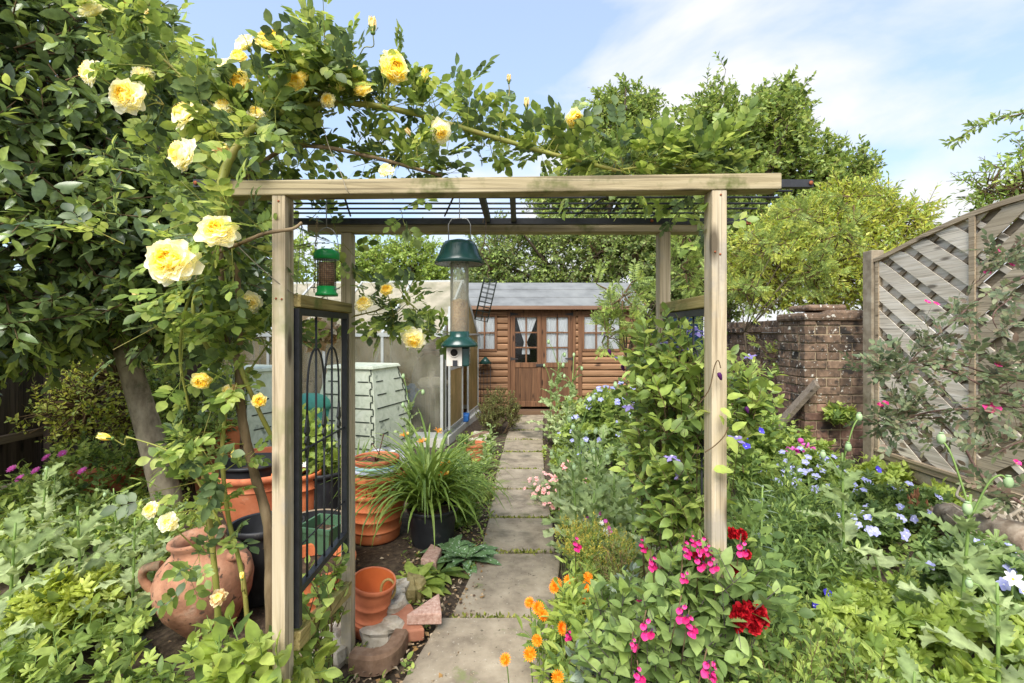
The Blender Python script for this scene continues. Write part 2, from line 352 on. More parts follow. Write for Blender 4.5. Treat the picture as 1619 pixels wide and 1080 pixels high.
pale = [lin(150, 134, 106), lin(184, 168, 138), lin(204, 192, 166)]
W_post = wood('treated timber upright', pale, 2, spots=[(lin(166, 156, 138), 4.5, .52, .12), (lin(140, 140, 96), 2.1, .6, .12)])
W_beam = wood('treated timber beam', [lin(132, 118, 88), lin(164, 150, 116), lin(184, 172, 140)], 0, spots=[(lin(96, 100, 52), 5, .56, .12)])
W_rail = wood('treated timber side rail', [lin(128, 112, 62), lin(162, 146, 92), lin(178, 160, 112)], 1, spots=[(lin(100, 108, 52), 6, .52, .14)])
IRON = M('black painted iron', [lin(30, 32, 36), lin(46, 48, 52)], 30, rough=.5, bump=.1, spec=.5, spots=[(lin(96, 66, 50), 14, .68, .06)])
RUST = M('rust', [lin(120, 66, 40), lin(160, 92, 58)], 60, rough=.85)
WIRE = M('galvanised wire', [lin(120, 122, 122), lin(160, 160, 158)], 40, rough=.4, metallic=.7)

# ================================================================ ground and path
SOIL = M('soil', [lin(44, 36, 30), lin(72, 60, 48), lin(102, 88, 70)], 26, rough=.95, bump=.9, detail=10, spots=[(lin(120, 106, 84), 60, .63, .04), (lin(74, 86, 46), 2.2, .6, .1)])
def ground():
    n = 90; xs = np.concatenate([[-60, -30, -14], np.linspace(-7, 7, n), [14, 30, 60]]); ys = np.concatenate([[-20, -4], np.linspace(.3, 14, n), [24, 50, 90]])
    X, Y = np.meshgrid(xs, ys); pth = np.clip((np.abs(X - (.05 + .03 * Y)) - .3) / .5, 0, 1)
    Z = .03 * np.sin(X * 3.1 + Y) * np.sin(Y * 2.3) * pth + .02 * np.sin(X * 9) * np.sin(Y * 8 + X) * pth - .012
    V = np.stack([X, Y, Z], -1).reshape(-1, 3); c = len(xs); r = len(ys)
    i = (np.arange(r - 1)[:, None] * c + np.arange(c - 1)[None, :]).ravel()
    lp = np.stack([i, i + 1, i + c + 1, i + c], 1).ravel()
    tag(mesh_np('ground', V, lp, np.full(len(i), 4), None, SOIL), kind='structure')
ground()
SLAB = M('weathered concrete slab', [lin(114, 103, 88), lin(144, 132, 113), lin(164, 152, 132)], 7, rough=.95, bump=.6, detail=12, island=.1,
         spots=[(lin(86, 78, 64), 38, .64, .03), (lin(96, 92, 68), 2.0, .58, .12), (lin(170, 162, 146), 64, .64, .03), (lin(78, 74, 64), 1.1, .55, .12), (lin(120, 122, 84), 3.3, .62, .06)])
mb = MB(); ctr = [(1.0, -.24, .36), (1.86, -.2, .335), (2.5, -.045, .285), (3.25, .05, .255), (3.85, .06, .25), (4.55, .08, .25), (5.22, .1, .25), (5.98, .135, .26), (6.66, .18, .26), (7.3, .22, .26), (7.98, .27, .25), (8.62, .32, .25)]
for i in range(len(ctr) - 1):
    (y0, c0, w0), (y1, c1, w1) = ctr[i], ctr[i + 1]; y0 += .012; y1 -= .012; j = lambda: rnd.uniform(-.012, .012)
    w = (w0 + w1) / 2; z = .022 + rnd.uniform(-.006, .006); tl = rnd.uniform(-.006, .006); c0 += j(); c1 += j()
    bot = [(c0 - w, y0, -.06), (c0 + w, y0, -.06), (c1 + w, y1, -.06), (c1 - w, y1, -.06)]
    top = [(c0 - w, y0 + j() * .4, z), (c0 + w, y0 + j() * .4, z + tl), (c1 + w, y1 + j() * .4, z + tl), (c1 - w, y1 + j() * .4, z)]
    mb.hexa(bot, top)
tag(mb.build('path', SLAB, bevel=.009), kind='structure')
MOSS = LM('moss', [lin(78, 92, 34), lin(120, 134, 50), lin(150, 150, 70)], .9, .1, .1)
lv = LV()
for i in range(1, len(ctr)):
    y, c, w = ctr[i]; n = 260; x = c + rng.uniform(-w, w, n); x = x[rng.random(n) < .35 + .65 * (np.sin(x * 21 + i * 2) > 0)]
    lv.add(SIMPLE, np.stack([x, y + rng.normal(0, .011, len(x)), np.full(len(x), .012)], 1), rdir(len(x)) + (0, 0, .9), rdir(len(x)), rng.uniform(.012, .034, len(x)))
tag(lv.build('path_moss', MOSS), 'moss and tiny weeds growing in the joints of the paving slabs', 'moss', kind='stuff')

# ================================================================ summerhouse
SX0, SX1, SY0, SY1 = -1.75, 2.27, 8.84, 11.0
CLAD = wood('stained log cladding', [lin(112, 80, 56), lin(144, 108, 78), lin(170, 134, 102)], 0, fine=24, island=.16, bump=.3)
CLADV = wood('stained door boards', [lin(70, 48, 32), lin(94, 66, 45), lin(116, 84, 58)], 2, fine=26, island=.12)
TRIM = wood('stained trim', [lin(80, 54, 36), lin(110, 77, 53), lin(130, 95, 66)], 2, fine=26)
DARK = M('painted inside shade', [lin(30, 26, 22), lin(44, 38, 32)], 6, rough=.9)  # near-black puts the shade of insides into the colour itself
FELT = M('grey roofing felt', [lin(98, 100, 100), lin(118, 120, 120), lin(130, 132, 131)], 2.5, rough=.95, bump=.08, detail=4)
CURT = M('white curtain cloth', [lin(244, 244, 244), lin(250, 250, 250)], 9, rough=.95, spec=.1)
PANE = glass('window glass', (.97, .98, .98, 1), rough=.1)
shed = thing('summerhouse', 'brown log clad summerhouse with glazed double doors and grey roof at the path end', 'summerhouse', (.32, SY0, 0))
doorx = (-.03, 1.12); wl_ = (-.69, -.32); wr_ = (1.33, 1.98); wz = (1.2, 1.795)   # openings
DZ0, DZ1 = .14, 1.87
mb = MB()
zb = .08; k = 0
while zb < 1.98:
    h = .118; z1 = min(zb + h, 2.0); segs = [(SX0, doorx[0] - .05), (doorx[1] + .05, SX1)]
    for a, b in segs:
        parts = [(a, b)]
        for (u, v) in (wl_, wr_):
            if z1 > wz[0] and zb < wz[1] - .02:
                q = []
                for (c, d) in parts:
                    if u - .05 < d and v + .05 > c:
                        if u - .05 > c: q.append((c, u - .05))
                        if v + .05 < d: q.append((v + .05, d))
                    else: q.append((c, d))
                parts = q
        for (c, d) in parts:
            o = rnd.uniform(-.003, .003)
            vs = [(c, SY0 + .03, zb), (d, SY0 + .03, zb), (d, SY0 + .03, z1), (c, SY0 + .03, z1)]
            prof = [(.03, 0), (.0, .006), (-.007, .03), (-.009, .085), (-.004, .11), (.03, h)]
            for i in range(len(prof) - 1):
                (p0, q0), (p1, q1) = prof[i], prof[i + 1]; q1 = min(q1, z1 - zb); q0 = min(q0, z1 - zb)
                if i == 0: base = len(mb.v); mb.add([(c, SY0 + p0 + o, zb + q0), (d, SY0 + p0 + o, zb + q0)], [])
                b_ = len(mb.v); mb.add([(c, SY0 + p1 + o, zb + q1), (d, SY0 + p1 + o, zb + q1)], []); mb.f.append((b_ - 2, b_ - 1, b_ + 1, b_)); mb.m.append(0); mb.sm.append(True)
    if doorx:   # boards over the door
        pass
    zb += h + .004
mb.box((doorx[0] - .05, SY0, 1.93), (doorx[1] + .05, SY0 + .03, 2.0))
mb.build('front_cladding', CLAD, shed)
mb = MB(); mb.box((SX0, SY0 + .035, .08), (SX0 + .03, SY1, 2.0)); mb.box((SX1 - .03, SY0 + .035, .08), (SX1, SY1, 2.0)); mb.box((SX0, SY1, .08), (SX1, SY1 + .03, 2.0))
ym = (SY0 + SY1) / 2
for x in (SX0, SX1 - .03): mb.add([(x, SY0, 2.0), (x, SY1, 2.0), (x, ym, 2.5), (x + .03, SY0, 2.0), (x + .03, SY1, 2.0), (x + .03, ym, 2.5)], [(0, 1, 2), (3, 5, 4), (0, 2, 5, 3), (1, 4, 5, 2)])
mb.build('side_wall', CLAD, shed)
mb = MB(); mb.box((SX0 - .05, SY0 - .02, -.02), (SX1 + .05, SY1, .08)); mb.build('floor_base', TRIM, shed)
mb = MB(); mb.box((SX0 + .06, SY0 + 1.1, .09), (SX1 - .06, SY0 + 1.12, 2.2)); mb.build('inner_shade_wall', DARK, shed)  # dark sheet partway back; the room's shade is in its colour
# roof: two slopes with felt courses
mb = MB(); x0, x1 = SX0 - .1, SX1 + .13
def slope(ya, za, yb, zb, lap):
    n = 3
    for i in range(n):
        t0, t1 = i / n, (i + 1) / n + .04 * (i < n - 1); e = .004 * (n - i)
        p = lambda t, e_: (ya + (yb - ya) * t, za + (zb - za) * t + e_)
        (a, b), (c, d) = p(t0, .012 * i), p(min(t1, 1), .012 * i)
        mb.hexa([(x0, a, b - .02), (x1, a, b - .02), (x1, c, d - .02), (x0, c, d - .02)], [(x0, a, b + .006), (x1, a, b + .006), (x1, c, d + .006), (x0, c, d + .006)])
slope(SY0 - .15, 1.985, ym, 2.5, 0); slope(SY1 + .2, 1.985, ym, 2.5, 0)
roof = mb.build('roof', FELT, shed)
mb = MB(); mb.box((x0, SY0 - .172, 1.92), (x1, SY0 - .15, 1.985)); mb.build('fascia', M('fascia board', [lin(112, 84, 66), lin(132, 104, 84)], 9, (.2, 1, 1)), roof)
mb = MB(); mb.bar((x1 + .012, SY0 - .2, 1.95), (x1 + .012, ym, 2.46), .022, .1); mb.bar((x1 + .012, SY1 + .2, 1.95), (x1 + .012, ym, 2.46), .022, .1); mb.build('barge_board', TRIM, roof)
mb = MB(); mb.box((1.215, SY0 - .03, .08), (1.285, SY0 - .016, 1.985)); mb.box((SX1 - .07, SY0 - .03, .08), (SX1, SY0 - .016, 1.985)); mb.build('cover_strip', TRIM, shed, .004)
mb = MB()
for a, b, c, d in ((doorx[0] - .05, doorx[0], DZ0 - .04, 1.93), (doorx[1], doorx[1] + .05, DZ0 - .04, 1.93)): mb.box((a, SY0 - .02, c), (b, SY0 + .04, d))
mb.box((doorx[0], SY0 - .02, DZ1), (doorx[1], SY0 + .04, 1.93)); mb.build('door_frame', TRIM, shed, .004)
IRONB = M('black strap hinge', [lin(34, 32, 32), lin(60, 54, 50)], 30, rough=.6)
def curtain(mb, x0, x1, z0, z1, y, folds=9, tie=None):
    n = 40; vs = []; fs = []; rows = 12
    for i in range(rows + 1):
        t = i / rows; z = z1 + (z0 - z1) * t
        for j in range(n + 1):
            u = j / n; x = x0 + (x1 - x0) * u
            if tie:
                tx, tz = tie; q = max(0, min(1, (z1 - z) / (z1 - tz))) if z > tz else max(.72, 1 - .28 * (tz - z) / .12)
                x = x + (tx - x) * q ** 1.15 * .9
            vs.append((x, y + .009 * math.sin(u * folds * 6.28 + .6 * math.sin(i)) * (.35 if tie and i > 5 else 1), z))
    fs = [(i * (n + 1) + j, i * (n + 1) + j + 1, (i + 1) * (n + 1) + j + 1, (i + 1) * (n + 1) + j) for i in range(rows) for j in range(n)]
    mb.add(vs, fs, 0, True)
def window(x0, x1, z0, z1, cols, rows, y, parent, curt, bar=.028, rim=.045):
    mb = MB(); mb.box((x0 - rim, y - .022, z0 - rim), (x0, y + .03, z1 + rim)); mb.box((x1, y - .022, z0 - rim), (x1 + rim, y + .03, z1 + rim))
    mb.box((x0, y - .022, z0 - rim), (x1, y + .03, z0)); mb.box((x0, y - .022, z1), (x1, y + .03, z1 + rim))
    w = mb.build('window', TRIM, parent, .004); mb = MB()
    for i in range(1, cols): c = x0 + (x1 - x0) * i / cols; mb.box((c - bar / 2, y - .016, z0), (c + bar / 2, y + .02, z1))
    for i in range(1, rows): c = z0 + (z1 - z0) * i / rows; mb.box((x0, y - .014, c - bar / 2), (x1, y + .018, c + bar / 2))
    mb.build('glazing_bar', TRIM, w)
    mb = MB(); mb.box((x0, y + .021, z0), (x1, y + .025, z1)); mb.build('pane', PANE, w)
    mb = MB(); [curtain(mb, *c) for c in curt]; mb.build('curtain', CURT, w)
    return w
window(wl_[0], wl_[1], wz[0], wz[1], 2, 2, SY0, shed, [(wl_[0], wl_[1], wz[0], wz[1] + .02, SY0 + .04, 6)])
window(wr_[0], wr_[1], wz[0], wz[1], 3, 2, SY0, shed, [(wr_[0], wr_[1], wz[0], wz[1] + .02, SY0 + .04, 8)])
for side, (a, b) in enumerate(((doorx[0] + .004, .545), (.549, doorx[1] - .004))):
    mb = MB(); y = SY0 - .012; st = .085
    for u, v in ((a, a + st), (b - st, b)): mb.box((u, y, DZ0), (v, y + .04, DZ1))
    for u, v in ((DZ1 - .09, DZ1), (.86, .95), (DZ0, DZ0 + .1)): mb.box((a + st, y + .001, u), (b - st, y + .039, v))
    dr = mb.build('door', TRIM, shed, .004)
    mb = MB(); n = 4
    for i in range(n):
        u = a + st + (b - a - 2 * st) * i / n; v = a + st + (b - a - 2 * st) * (i + 1) / n; mb.box((u + .0015, y + .012, DZ0 + .1), (v - .0015, y + .03, .86))
    mb.build('door_panel', CLADV, dr)
    gx0, gx1, gz0, gz1 = a + st, b - st, .95, DZ1 - .09
    mb = MB(); c = (gx0 + gx1) / 2; mb.box((c - .014, y + .006, gz0), (c + .014, y + .03, gz1))
    for i in (1, 2): c = gz0 + (gz1 - gz0) * i / 3; mb.box((gx0, y + .008, c - .013), (gx1, y + .028, c + .013))
    mb.build('glazing_bar', TRIM, dr)
    mb = MB(); mb.box((gx0, y + .031, gz0), (gx1, y + .034, gz1)); mb.build('pane', PANE, dr)
    mb = MB()
    if side == 0: curtain(mb, gx0 + .03, gx1, gz0 + .15, gz1, y + .06, 6, (gx0 + .185, gz0 + .36))
    else: curtain(mb, gx0, gx1, gz0 - .02, gz1, y + .055, 8)
    mb.build('curtain', CURT, dr)
    hx, sg = (a, 1) if side == 0 else (b, -1)
    for z in (DZ1 - .03, .52 + .5, DZ0 + .05):
        mb = MB(); mb.add([(hx - sg * .04, y - .004, z + .035), (hx - sg * .04, y - .004, z - .035), (hx + sg * .14, y - .004, z - .008), (hx + sg * .14, y - .004, z + .008)], [(0, 1, 2, 3)]); mb.bar((hx, y - .007, z - .04), (hx, y - .007, z + .04), .012, .01, up=(1, 0, 0))
        mb.build('hinge', IRONB, dr)
    if side == 0: mb = MB(); mb.box((.44, y - .016, .875), (.6, y, .925)); mb.box((.56, y - .05, .885), (.6, y - .016, .9)); mb.build('lock', IRONB, dr, .004)
STEPW = M('old step timber', [lin(84, 62, 46), lin(116, 92, 70)], 12, (.1, 1, 1), .9)
mb = MB(); mb.box((.02, SY0 - .24, 0), (.9, SY0 - .03, .1)); tag(mb.build('door_step', STEPW, None, .006), 'low dark timber step in front of the summerhouse doors', 'step')

# ================================================================ greenhouse
ALU = M('aluminium frame', [lin(176, 180, 178), lin(204, 206, 202)], 9, rough=.45, metallic=.35, spec=.5)
GGL = glass('dirty greenhouse glass', (.95, .96, .94, 1), lin(224, 219, 200), .28, .05)
GTAN = glass('shaded yellowed glazing', (.85, .8, .65, 1), lin(214, 190, 138), .8, .15, .55)
GROOF = glass('whitewashed roof glazing', (.8, .78, .7, 1), lin(222, 215, 196), .8, .25, .6)
A = Vector((-.93, 6.37, 0)); B = Vector((-.63, 8.8, 0)); ed = (B - A).normalized(); fd = Vector((-ed.y, ed.x, 0)); GL, GW = 3.3, (B - A).length
EZ, RZ = 1.47, 2.3
gh = thing('greenhouse', 'aluminium greenhouse with dirty panes and whitewashed roof beside the path', 'greenhouse', tuple(A))
q = lambda u, v, z: A + fd * u + ed * v + Vector((0, 0, z))   # u along the long side, v across
mb = MB(); fr = .035
for u in (0, .82, 1.65, 2.47, GL):
    for v in (0, GW): mb.bar(q(u, v, .1), q(u, v, EZ), fr, fr)
    mb.bar(q(u, 0, EZ), q(u, GW / 2, RZ), .03, .075); mb.bar(q(u, GW, EZ), q(u, GW / 2, RZ), .03, .075)
for v in (0, GW): mb.bar(q(-.02, v, EZ), q(GL, v, EZ), .05, .05); mb.bar(q(-.02, v, .14), q(GL, v, .14), .04, .07)
mb.bar(q(-.03, GW / 2, RZ), q(GL, GW / 2, RZ), .05, .06)
mb.bar(q(1.1, .02, .5), q(.82, .02, EZ), .02, .02)
for u in (0, GL):
    mb.bar(q(u, 0, EZ), q(u, GW, EZ), .03, .03); mb.bar(q(u, 0, .14), q(u, GW, .14), .05, .08)
    for v in (.18, .85, 1.0, 1.62): mb.bar(q(u, v, .14), q(u, v, EZ + (RZ - EZ) * min(v, GW - v) / (GW / 2)), .028, .028)
mb.build('frame', ALU, gh)
def pane(name, pts, mat, th=.004):
    mb = MB(); a, b, c = (Vector(p) for p in pts[:3]); n = (b - a).cross(c - a).normalized() * th
    k = len(pts); mb.add([Vector(p) for p in pts] + [Vector(p) + n for p in pts], [tuple(range(k))[::-1], tuple(range(k, 2 * k))] + [(i, (i + 1) % k, k + (i + 1) % k, k + i) for i in range(k)])
    return mb.build(name, mat, gh)
for i, u in enumerate((0, .825, 1.65, 2.475)): pane('side_pane', [q(u, .0, .17), q(u + .825, .0, .17), q(u + .825, .0, EZ), q(u, .0, EZ)], GGL)
pane('rear_pane', [q(0, GW, .17), q(GL, GW, .17), q(GL, GW, EZ), q(0, GW, EZ)], GTAN)
for v0, v1, z0, z1 in ((0, GW / 2, EZ, RZ), (GW, GW / 2, EZ, RZ)): pane('roof_pane', [q(0, v0, z0 + .02), q(GL, v0, z0 + .02), q(GL, v1, z1 + .02), q(0, v1, z1 + .02)], GROOF)
pane('gable_pane', [q(0, 0, EZ), q(0, GW, EZ), q(0, GW / 2, RZ)], GTAN); pane('gable_pane', [q(GL, 0, EZ), q(GL, GW, EZ), q(GL, GW / 2, RZ)], GTAN)
pane('end_pane', [q(0, 1.62, .17), q(0, GW, .17), q(0, GW, EZ), q(0, 1.62, EZ)], GTAN); pane('end_pane', [q(0, 0, .17), q(0, .18, .17), q(0, .18, EZ), q(0, 0, EZ)], GGL)
pane('far_end_pane', [q(GL, 0, .17), q(GL, GW, .17), q(GL, GW, EZ), q(GL, 0, EZ)], GTAN)
mb = MB(); o = -.05
for a, b in (((.2, .17), (.2, 1.85)), ((.98, .17), (.98, 1.85)), ((.2, .19), (.98, .19)), ((.2, 1.0), (.98, 1.0)), ((.2, 1.84), (.98, 1.84))): mb.bar(q(o, a[0], a[1]), q(o, b[0], b[1]), .03, .035)
dr = mb.build('sliding_door', ALU, gh)
mb = MB(); mb.hexa([q(o, .215, .2), q(o + .006, .215, .2), q(o + .006, .965, .2), q(o, .965, .2)], [q(o, .215, 1.83), q(o + .006, .215, 1.83), q(o + .006, .965, 1.83), q(o, .965, 1.83)]); mb.build('door_pane', GTAN, dr)
mb = MB(); mb.hexa([q(-.05, -.05, -.02), q(GL, -.05, -.02), q(GL, .1, -.02), q(-.05, .1, -.02)], [q(-.05, -.05, .1), q(GL, -.05, .1), q(GL, .1, .1), q(-.05, .1, .1)])
mb.hexa([q(-.07, .1, -.02), q(.08, .1, -.02), q(.08, GW, -.02), q(-.07, GW, -.02)], [q(-.07, .1, .1), q(.08, .1, .1), q(.08, GW, .1), q(-.07, GW, .1)])
mb.build('base_plinth', M('pale plinth', [lin(186, 184, 172), lin(206, 204, 194)], 5, rough=.85), gh)
# things kept inside it
PL = lambda n, c, r=.45: M(n, [tuple(x * .8 for x in c[:3]) + (1,), c], 9, rough=r)
bl = PL('blue plastic sheet', lin(54, 120, 200)); rd = PL('faded red plastic', lin(206, 92, 82)); dk = PL('black plastic', lin(34, 36, 38)); wt = PL('white plastic sack', lin(216, 212, 204)); grn = PL('dark green fabric', lin(24, 92, 78))
wb = wood('bench timber', [lin(120, 92, 62), lin(160, 128, 90)], 0)
t = thing('potting_bench', 'slatted wooden bench standing inside the greenhouse', 'bench', tuple(q(1.3, 1.5, 0)))
mb = MB(); [mb.hexa([q(.35, v, .68), q(2.9, v, .68), q(2.9, v + .09, .68), q(.35, v + .09, .68)], [q(.35, v, .71), q(2.9, v, .71), q(2.9, v + .09, .71), q(.35, v + .09, .71)]) for v in (1.3, 1.42, 1.54, 1.66, 1.78)]; mb.build('top', wb, t)
for u in (.4, 2.8):
    for v in (1.34, 1.82): mb = MB(); mb.bar(q(u, v, 0), q(u, v, .68), .05, .05); mb.build('leg', wb, t)
mb = MB(); c = q(1.25, .75, .86); mb.lathe([(.02, -.05), (.3, -.05), (.33, .02), (.3, .1), (.1, .13), (.0, .13)], c, 20, wob=.15); mb.lathe([(.24, -.86), (.24, -.1)], c, 16, 0)
tag(mb.build('red_basin', rd), 'faded red plastic tub seen through the greenhouse side above the compost bin', 'tub')
mb = MB(); c = q(.82, .5, 0); mb.box(c + Vector((-.22, -.15, 0)), c + Vector((.22, .2, .68))); tag(mb.build('crate_stack', dk, None, .01), 'stack of black crates inside the greenhouse under blue sheeting', 'crates')
lv = MB(); n = 14; vs = [(c.x - .3 + .6 * i / n + rnd.uniform(-.02, .02), c.y - .22 + .5 * j / n, .7 + .09 * math.sin(i * .9 + j) * math.cos(j * .8) - .7 * max(0, abs(i / n - .5) - .33) - .6 * max(0, .2 - j / n)) for i in range(n + 1) for j in range(n + 1)]
lv.add(vs, [(i * (n + 1) + j, (i + 1) * (n + 1) + j, (i + 1) * (n + 1) + j + 1, i * (n + 1) + j + 1) for i in range(n) for j in range(n)], 0, True); tag(lv.build('blue_sheet', bl), 'crumpled blue plastic sheet over crates inside the greenhouse', 'sheet')
mb = MB(); c = q(.3, .55, 0); [mb.tube([c + Vector((-.2 + .4 * i / 6, s, 0)), c + Vector((-.2 + .4 * i / 6, s, .72))], .005, 5) for i in range(7) for s in (-.15, .2)]; [mb.tube([c + Vector((-.2, -.15, z)), c + Vector((.2, -.15, z))], .004, 5) for z in np.linspace(.05, .72, 9)]
tag(mb.build('wire_rack', PL('rack wire', lin(70, 72, 70))), 'grey wire rack just inside the greenhouse corner', 'rack')
mb = MB(); mb.lathe([(.02, 0), (.2, .0), (.24, .05), (.18, .12), (.05, .14), (0, .14)], c + Vector((0, .02, .72)), 18, wob=.25, rot=Matrix.Diagonal((1, .7, 1))); tag(mb.build('sack', wt), 'white sack lying on the wire rack inside the greenhouse', 'sack')
mb = MB(); c = q(.55, 1.25, 0)
mb.lathe([(.26, 0), (.3, .2), (.33, .7), (.26, 1.0), (.1, 1.14), (0, 1.16)], c, 16, wob=.2); tag(mb.build('compost_sack', M('brown sack', [lin(84, 72, 58), lin(120, 106, 84)], 6), None), 'tall dark sack standing inside the greenhouse behind the rack', 'sack')
mb = MB(); c = q(.1, 1.32, 0)
vs = [(c.x + .05 * math.sin(j * 1.3) - .02 * i * .1, c.y - .16 + .32 * j / 10, .2 + 1.25 * i / 8) for i in range(9) for j in range(11)]
mb.add(vs, [(i * 11 + j, i * 11 + j + 1, (i + 1) * 11 + j + 1, (i + 1) * 11 + j) for i in range(8) for j in range(10)], 0, True)
tag(mb.build('folded_parasol', grn), 'dark green folded garden fabric standing in the greenhouse doorway', 'parasol')
mb = MB(); mb.box(q(.05, 1.15, .1), q(.05, 1.15, .1) + Vector((.16, .2, .12))); mb.build('blue_box', bl, None, .02); tag(bpy.data.objects['blue_box'], 'small bright blue box on the floor in the greenhouse doorway', 'box')

# ================================================================ compost bins
BIN = M('pale green recycled plastic', [lin(186, 194, 168), lin(208, 214, 190), lin(222, 226, 206)], 7, rough=.65, bump=.1, detail=8, dist=1.5, spots=[(lin(138, 146, 128), 5, .6, .08)])
BING = M('bin grooves', [lin(48, 56, 46), lin(66, 74, 62)], 9, rough=.9)
def bin_(cx, cy_, rot, label, h=1.07, w0=.44, w1=.3):
    t = thing('compost_bin', label, 'compost bin', (cx, cy_, 0), 'pale green compost bins by the greenhouse'); Rm = Matrix.Rotation(rot, 3, 'Z'); c = Vector((cx, cy_, 0))
    hw = lambda z: w0 + (w1 - w0) * (z / h) ** 2.1
    mb = MB(); zs = [h * i / 12 for i in range(13)]
    for i in range(12):
        a, b = hw(zs[i]), hw(zs[i + 1]); mk = lambda w, z: [c + Rm @ Vector((sx_ * w, sy_ * w, z)) for sx_, sy_ in ((-1, -1), (1, -1), (1, 1), (-1, 1))]
        v = mk(a, zs[i]) + mk(b, zs[i + 1]); mb.add(v, [(j, (j + 1) % 4, 4 + (j + 1) % 4, 4 + j) for j in range(4)])
    bodymb = mb
    mb = MB(); w = w1 + .035; mb.hexa([c + Rm @ Vector((x * w, y * w, h - .005)) for x, y in ((-1, -1), (1, -1), (1, 1), (-1, 1))], [c + Rm @ Vector((x * w * .93, y * w * .93, h + .035)) for x, y in ((-1, -1), (1, -1), (1, 1), (-1, 1))]); mb.build('lid', BIN, t, .01)
    mb = bodymb
    for f in range(4):   # brick lines and interlocking corner seams
        Rf = Rm @ Matrix.Rotation(f * math.pi / 2, 3, 'Z'); n = 7
        for i in range(1, n):
            z = h * i / n; w = hw(z); full = i == 4
            for (u0, u1) in (((-.86, .86),) if full else ((-.8, -.38 + .1 * (i % 2)), (.4 - .1 * (i % 2), .82))):
                mb.bar(c + Rf @ Vector((u0 * w, -w - .001, z)), c + Rf @ Vector((u1 * w, -w - .001, z)), .012, .012, 1)
        nt_ = 14
        for i in range(nt_):
            z0, z1 = h * i / nt_ + .008, h * (i + 1) / nt_ - .008; w = hw((z0 + z1) / 2); u = 1 - (.05 if i % 2 else .13); wa, wb_ = hw(z0), hw(z1)
            mb.bar(c + Rf @ Vector((u * wa, -wa - .001, z0)), c + Rf @ Vector((u * wb_, -wb_ - .001, z1)), .012, .014, 1, up=(1, 0, 0))
            mb.bar(c + Rf @ Vector((.87 * wb_, -wb_ - .001, z1 + .006)), c + Rf @ Vector((.95 * wb_, -wb_ - .001, z1 + .006)), .012, .012, 1)
    mb.build('body', [BIN, BING], t)
bin_(-1.86, 6.05, RAD(-16), 'pale green brick-patterned compost bin right of the arch side, against the greenhouse glass')
bin_(-3.02, 5.6, RAD(-22), 'pale green compost bin left of the arch post, behind the rose stems', 1.07)
TEAL = M('teal plastic', [lin(64, 142, 122), lin(86, 164, 142)], 5, rough=.5)
t = thing('water_butt', 'rounded teal plastic bin between the two pale green compost bins', 'water butt', (-2.44, 5.75, 0))
mb = MB(); mb.lathe([(.2, 0), (.24, .3), (.27, .6)], (-2.44, 5.75, 0), 28); mb.build('body', TEAL, t)
mb = MB(); mb.lathe([(.285, .6), (.285, .64), (.26, .7), (.2, .75), (.0, .78)], (-2.44, 5.75, 0), 28); mb.build('lid', TEAL, t)

# ================================================================ brick wall, pier, fences
BRK = M('old brick', [lin(86, 63, 53), lin(118, 90, 76), lin(140, 113, 97)], 14, rough=.95, bump=.6, island=.42, detail=9, spots=[(lin(52, 44, 40), 4.5, .5, .14), (lin(186, 178, 162), 22, .64, .04)])
BRKD = M('blackened lichened brick', [lin(70, 59, 49), lin(106, 87, 71), lin(134, 111, 91)], 14, rough=.95, bump=.6, island=.3, detail=9, spots=[(lin(44, 40, 36), 5, .52, .1), (lin(196, 192, 180), 17, .61, .04), (lin(196, 192, 180), 40, .65, .03)])
MORT = M('lime mortar', [lin(134, 118, 94), lin(170, 154, 126)], 20, rough=1, bump=.5, spots=[(lin(84, 74, 60), 3, .55, .1)])
t = thing('brick_wall', 'old red brick boundary wall with blackened lichened coping behind the flower bed', 'wall', (3.95, 7, 0))
pier_t = thing('brick_pier', 'thick weathered brick pier beside the concrete fence post', 'brick pier', (3.55, 5.6, 0))
def bricks(mb, o, du, n_len, z0, z1, nrm_, dark_from, bl=.26, bh=.084, jt=.012, back=.1, ends=True):
    """courses of bricks on the line o + du*u; nrm_ = face direction"""
    o, du, nn = Vector(o), Vector(du), Vector(nrm_); z = z0; c = 0
    while z < z1 - .03:
        u = -(bl / 2) * (c % 2) - rnd.uniform(0, .02); k = c % 3 == 1
        while u < n_len:
            L_ = (bl if not k else bl / 2 - .005); a, b = max(0, u), min(n_len, u + L_)
            if b - a > .03:
                e = rnd.uniform(-.008, .008); dz = rnd.uniform(-.004, .004); p = [o + du * a + nn * (.0 + e), o + du * b + nn * (.0 + e + rnd.uniform(-.005, .005)), o + du * b - nn * back, o + du * a - nn * back]
                mb.hexa([v + Vector((0, 0, z + dz)) for v in p], [v + Vector((0, 0, z + bh + dz * .5)) for v in p], 1 if z > dark_from + rnd.uniform(-.25, .25) else 0)
            u += L_ + jt
        z += bh + jt; c += 1
wall_top = 1.5
mb = MB(); bricks(mb, (3.92, 9.6, 0), (0, -1, 0), 3.75, -.05, wall_top, (-1, 0, 0), 1.2); mb.build('brickwork', [BRK, BRKD], t, .006)
mb = MB(); mb.box((3.936, 5.85, -.05), (4.12, 9.6, wall_top)); mb.build('mortar', MORT, t)
mb = MB(); bricks(mb, (3.86, 9.6, 0), (0, -1, 0), 3.75, wall_top + .0, wall_top + .06, (-1, 0, 0), 0, back=.3); bricks(mb, (3.9, 9.6, 0), (0, -1, 0), 3.75, wall_top + .072, wall_top + .2, (-1, 0, 0), 0, bl=.11, bh=.11, back=.22); mb.build('coping', [BRK, BRKD], t, .01)
x0, x1, y0, y1, zt = 3.24, 3.9, 5.32, 5.86, 1.62
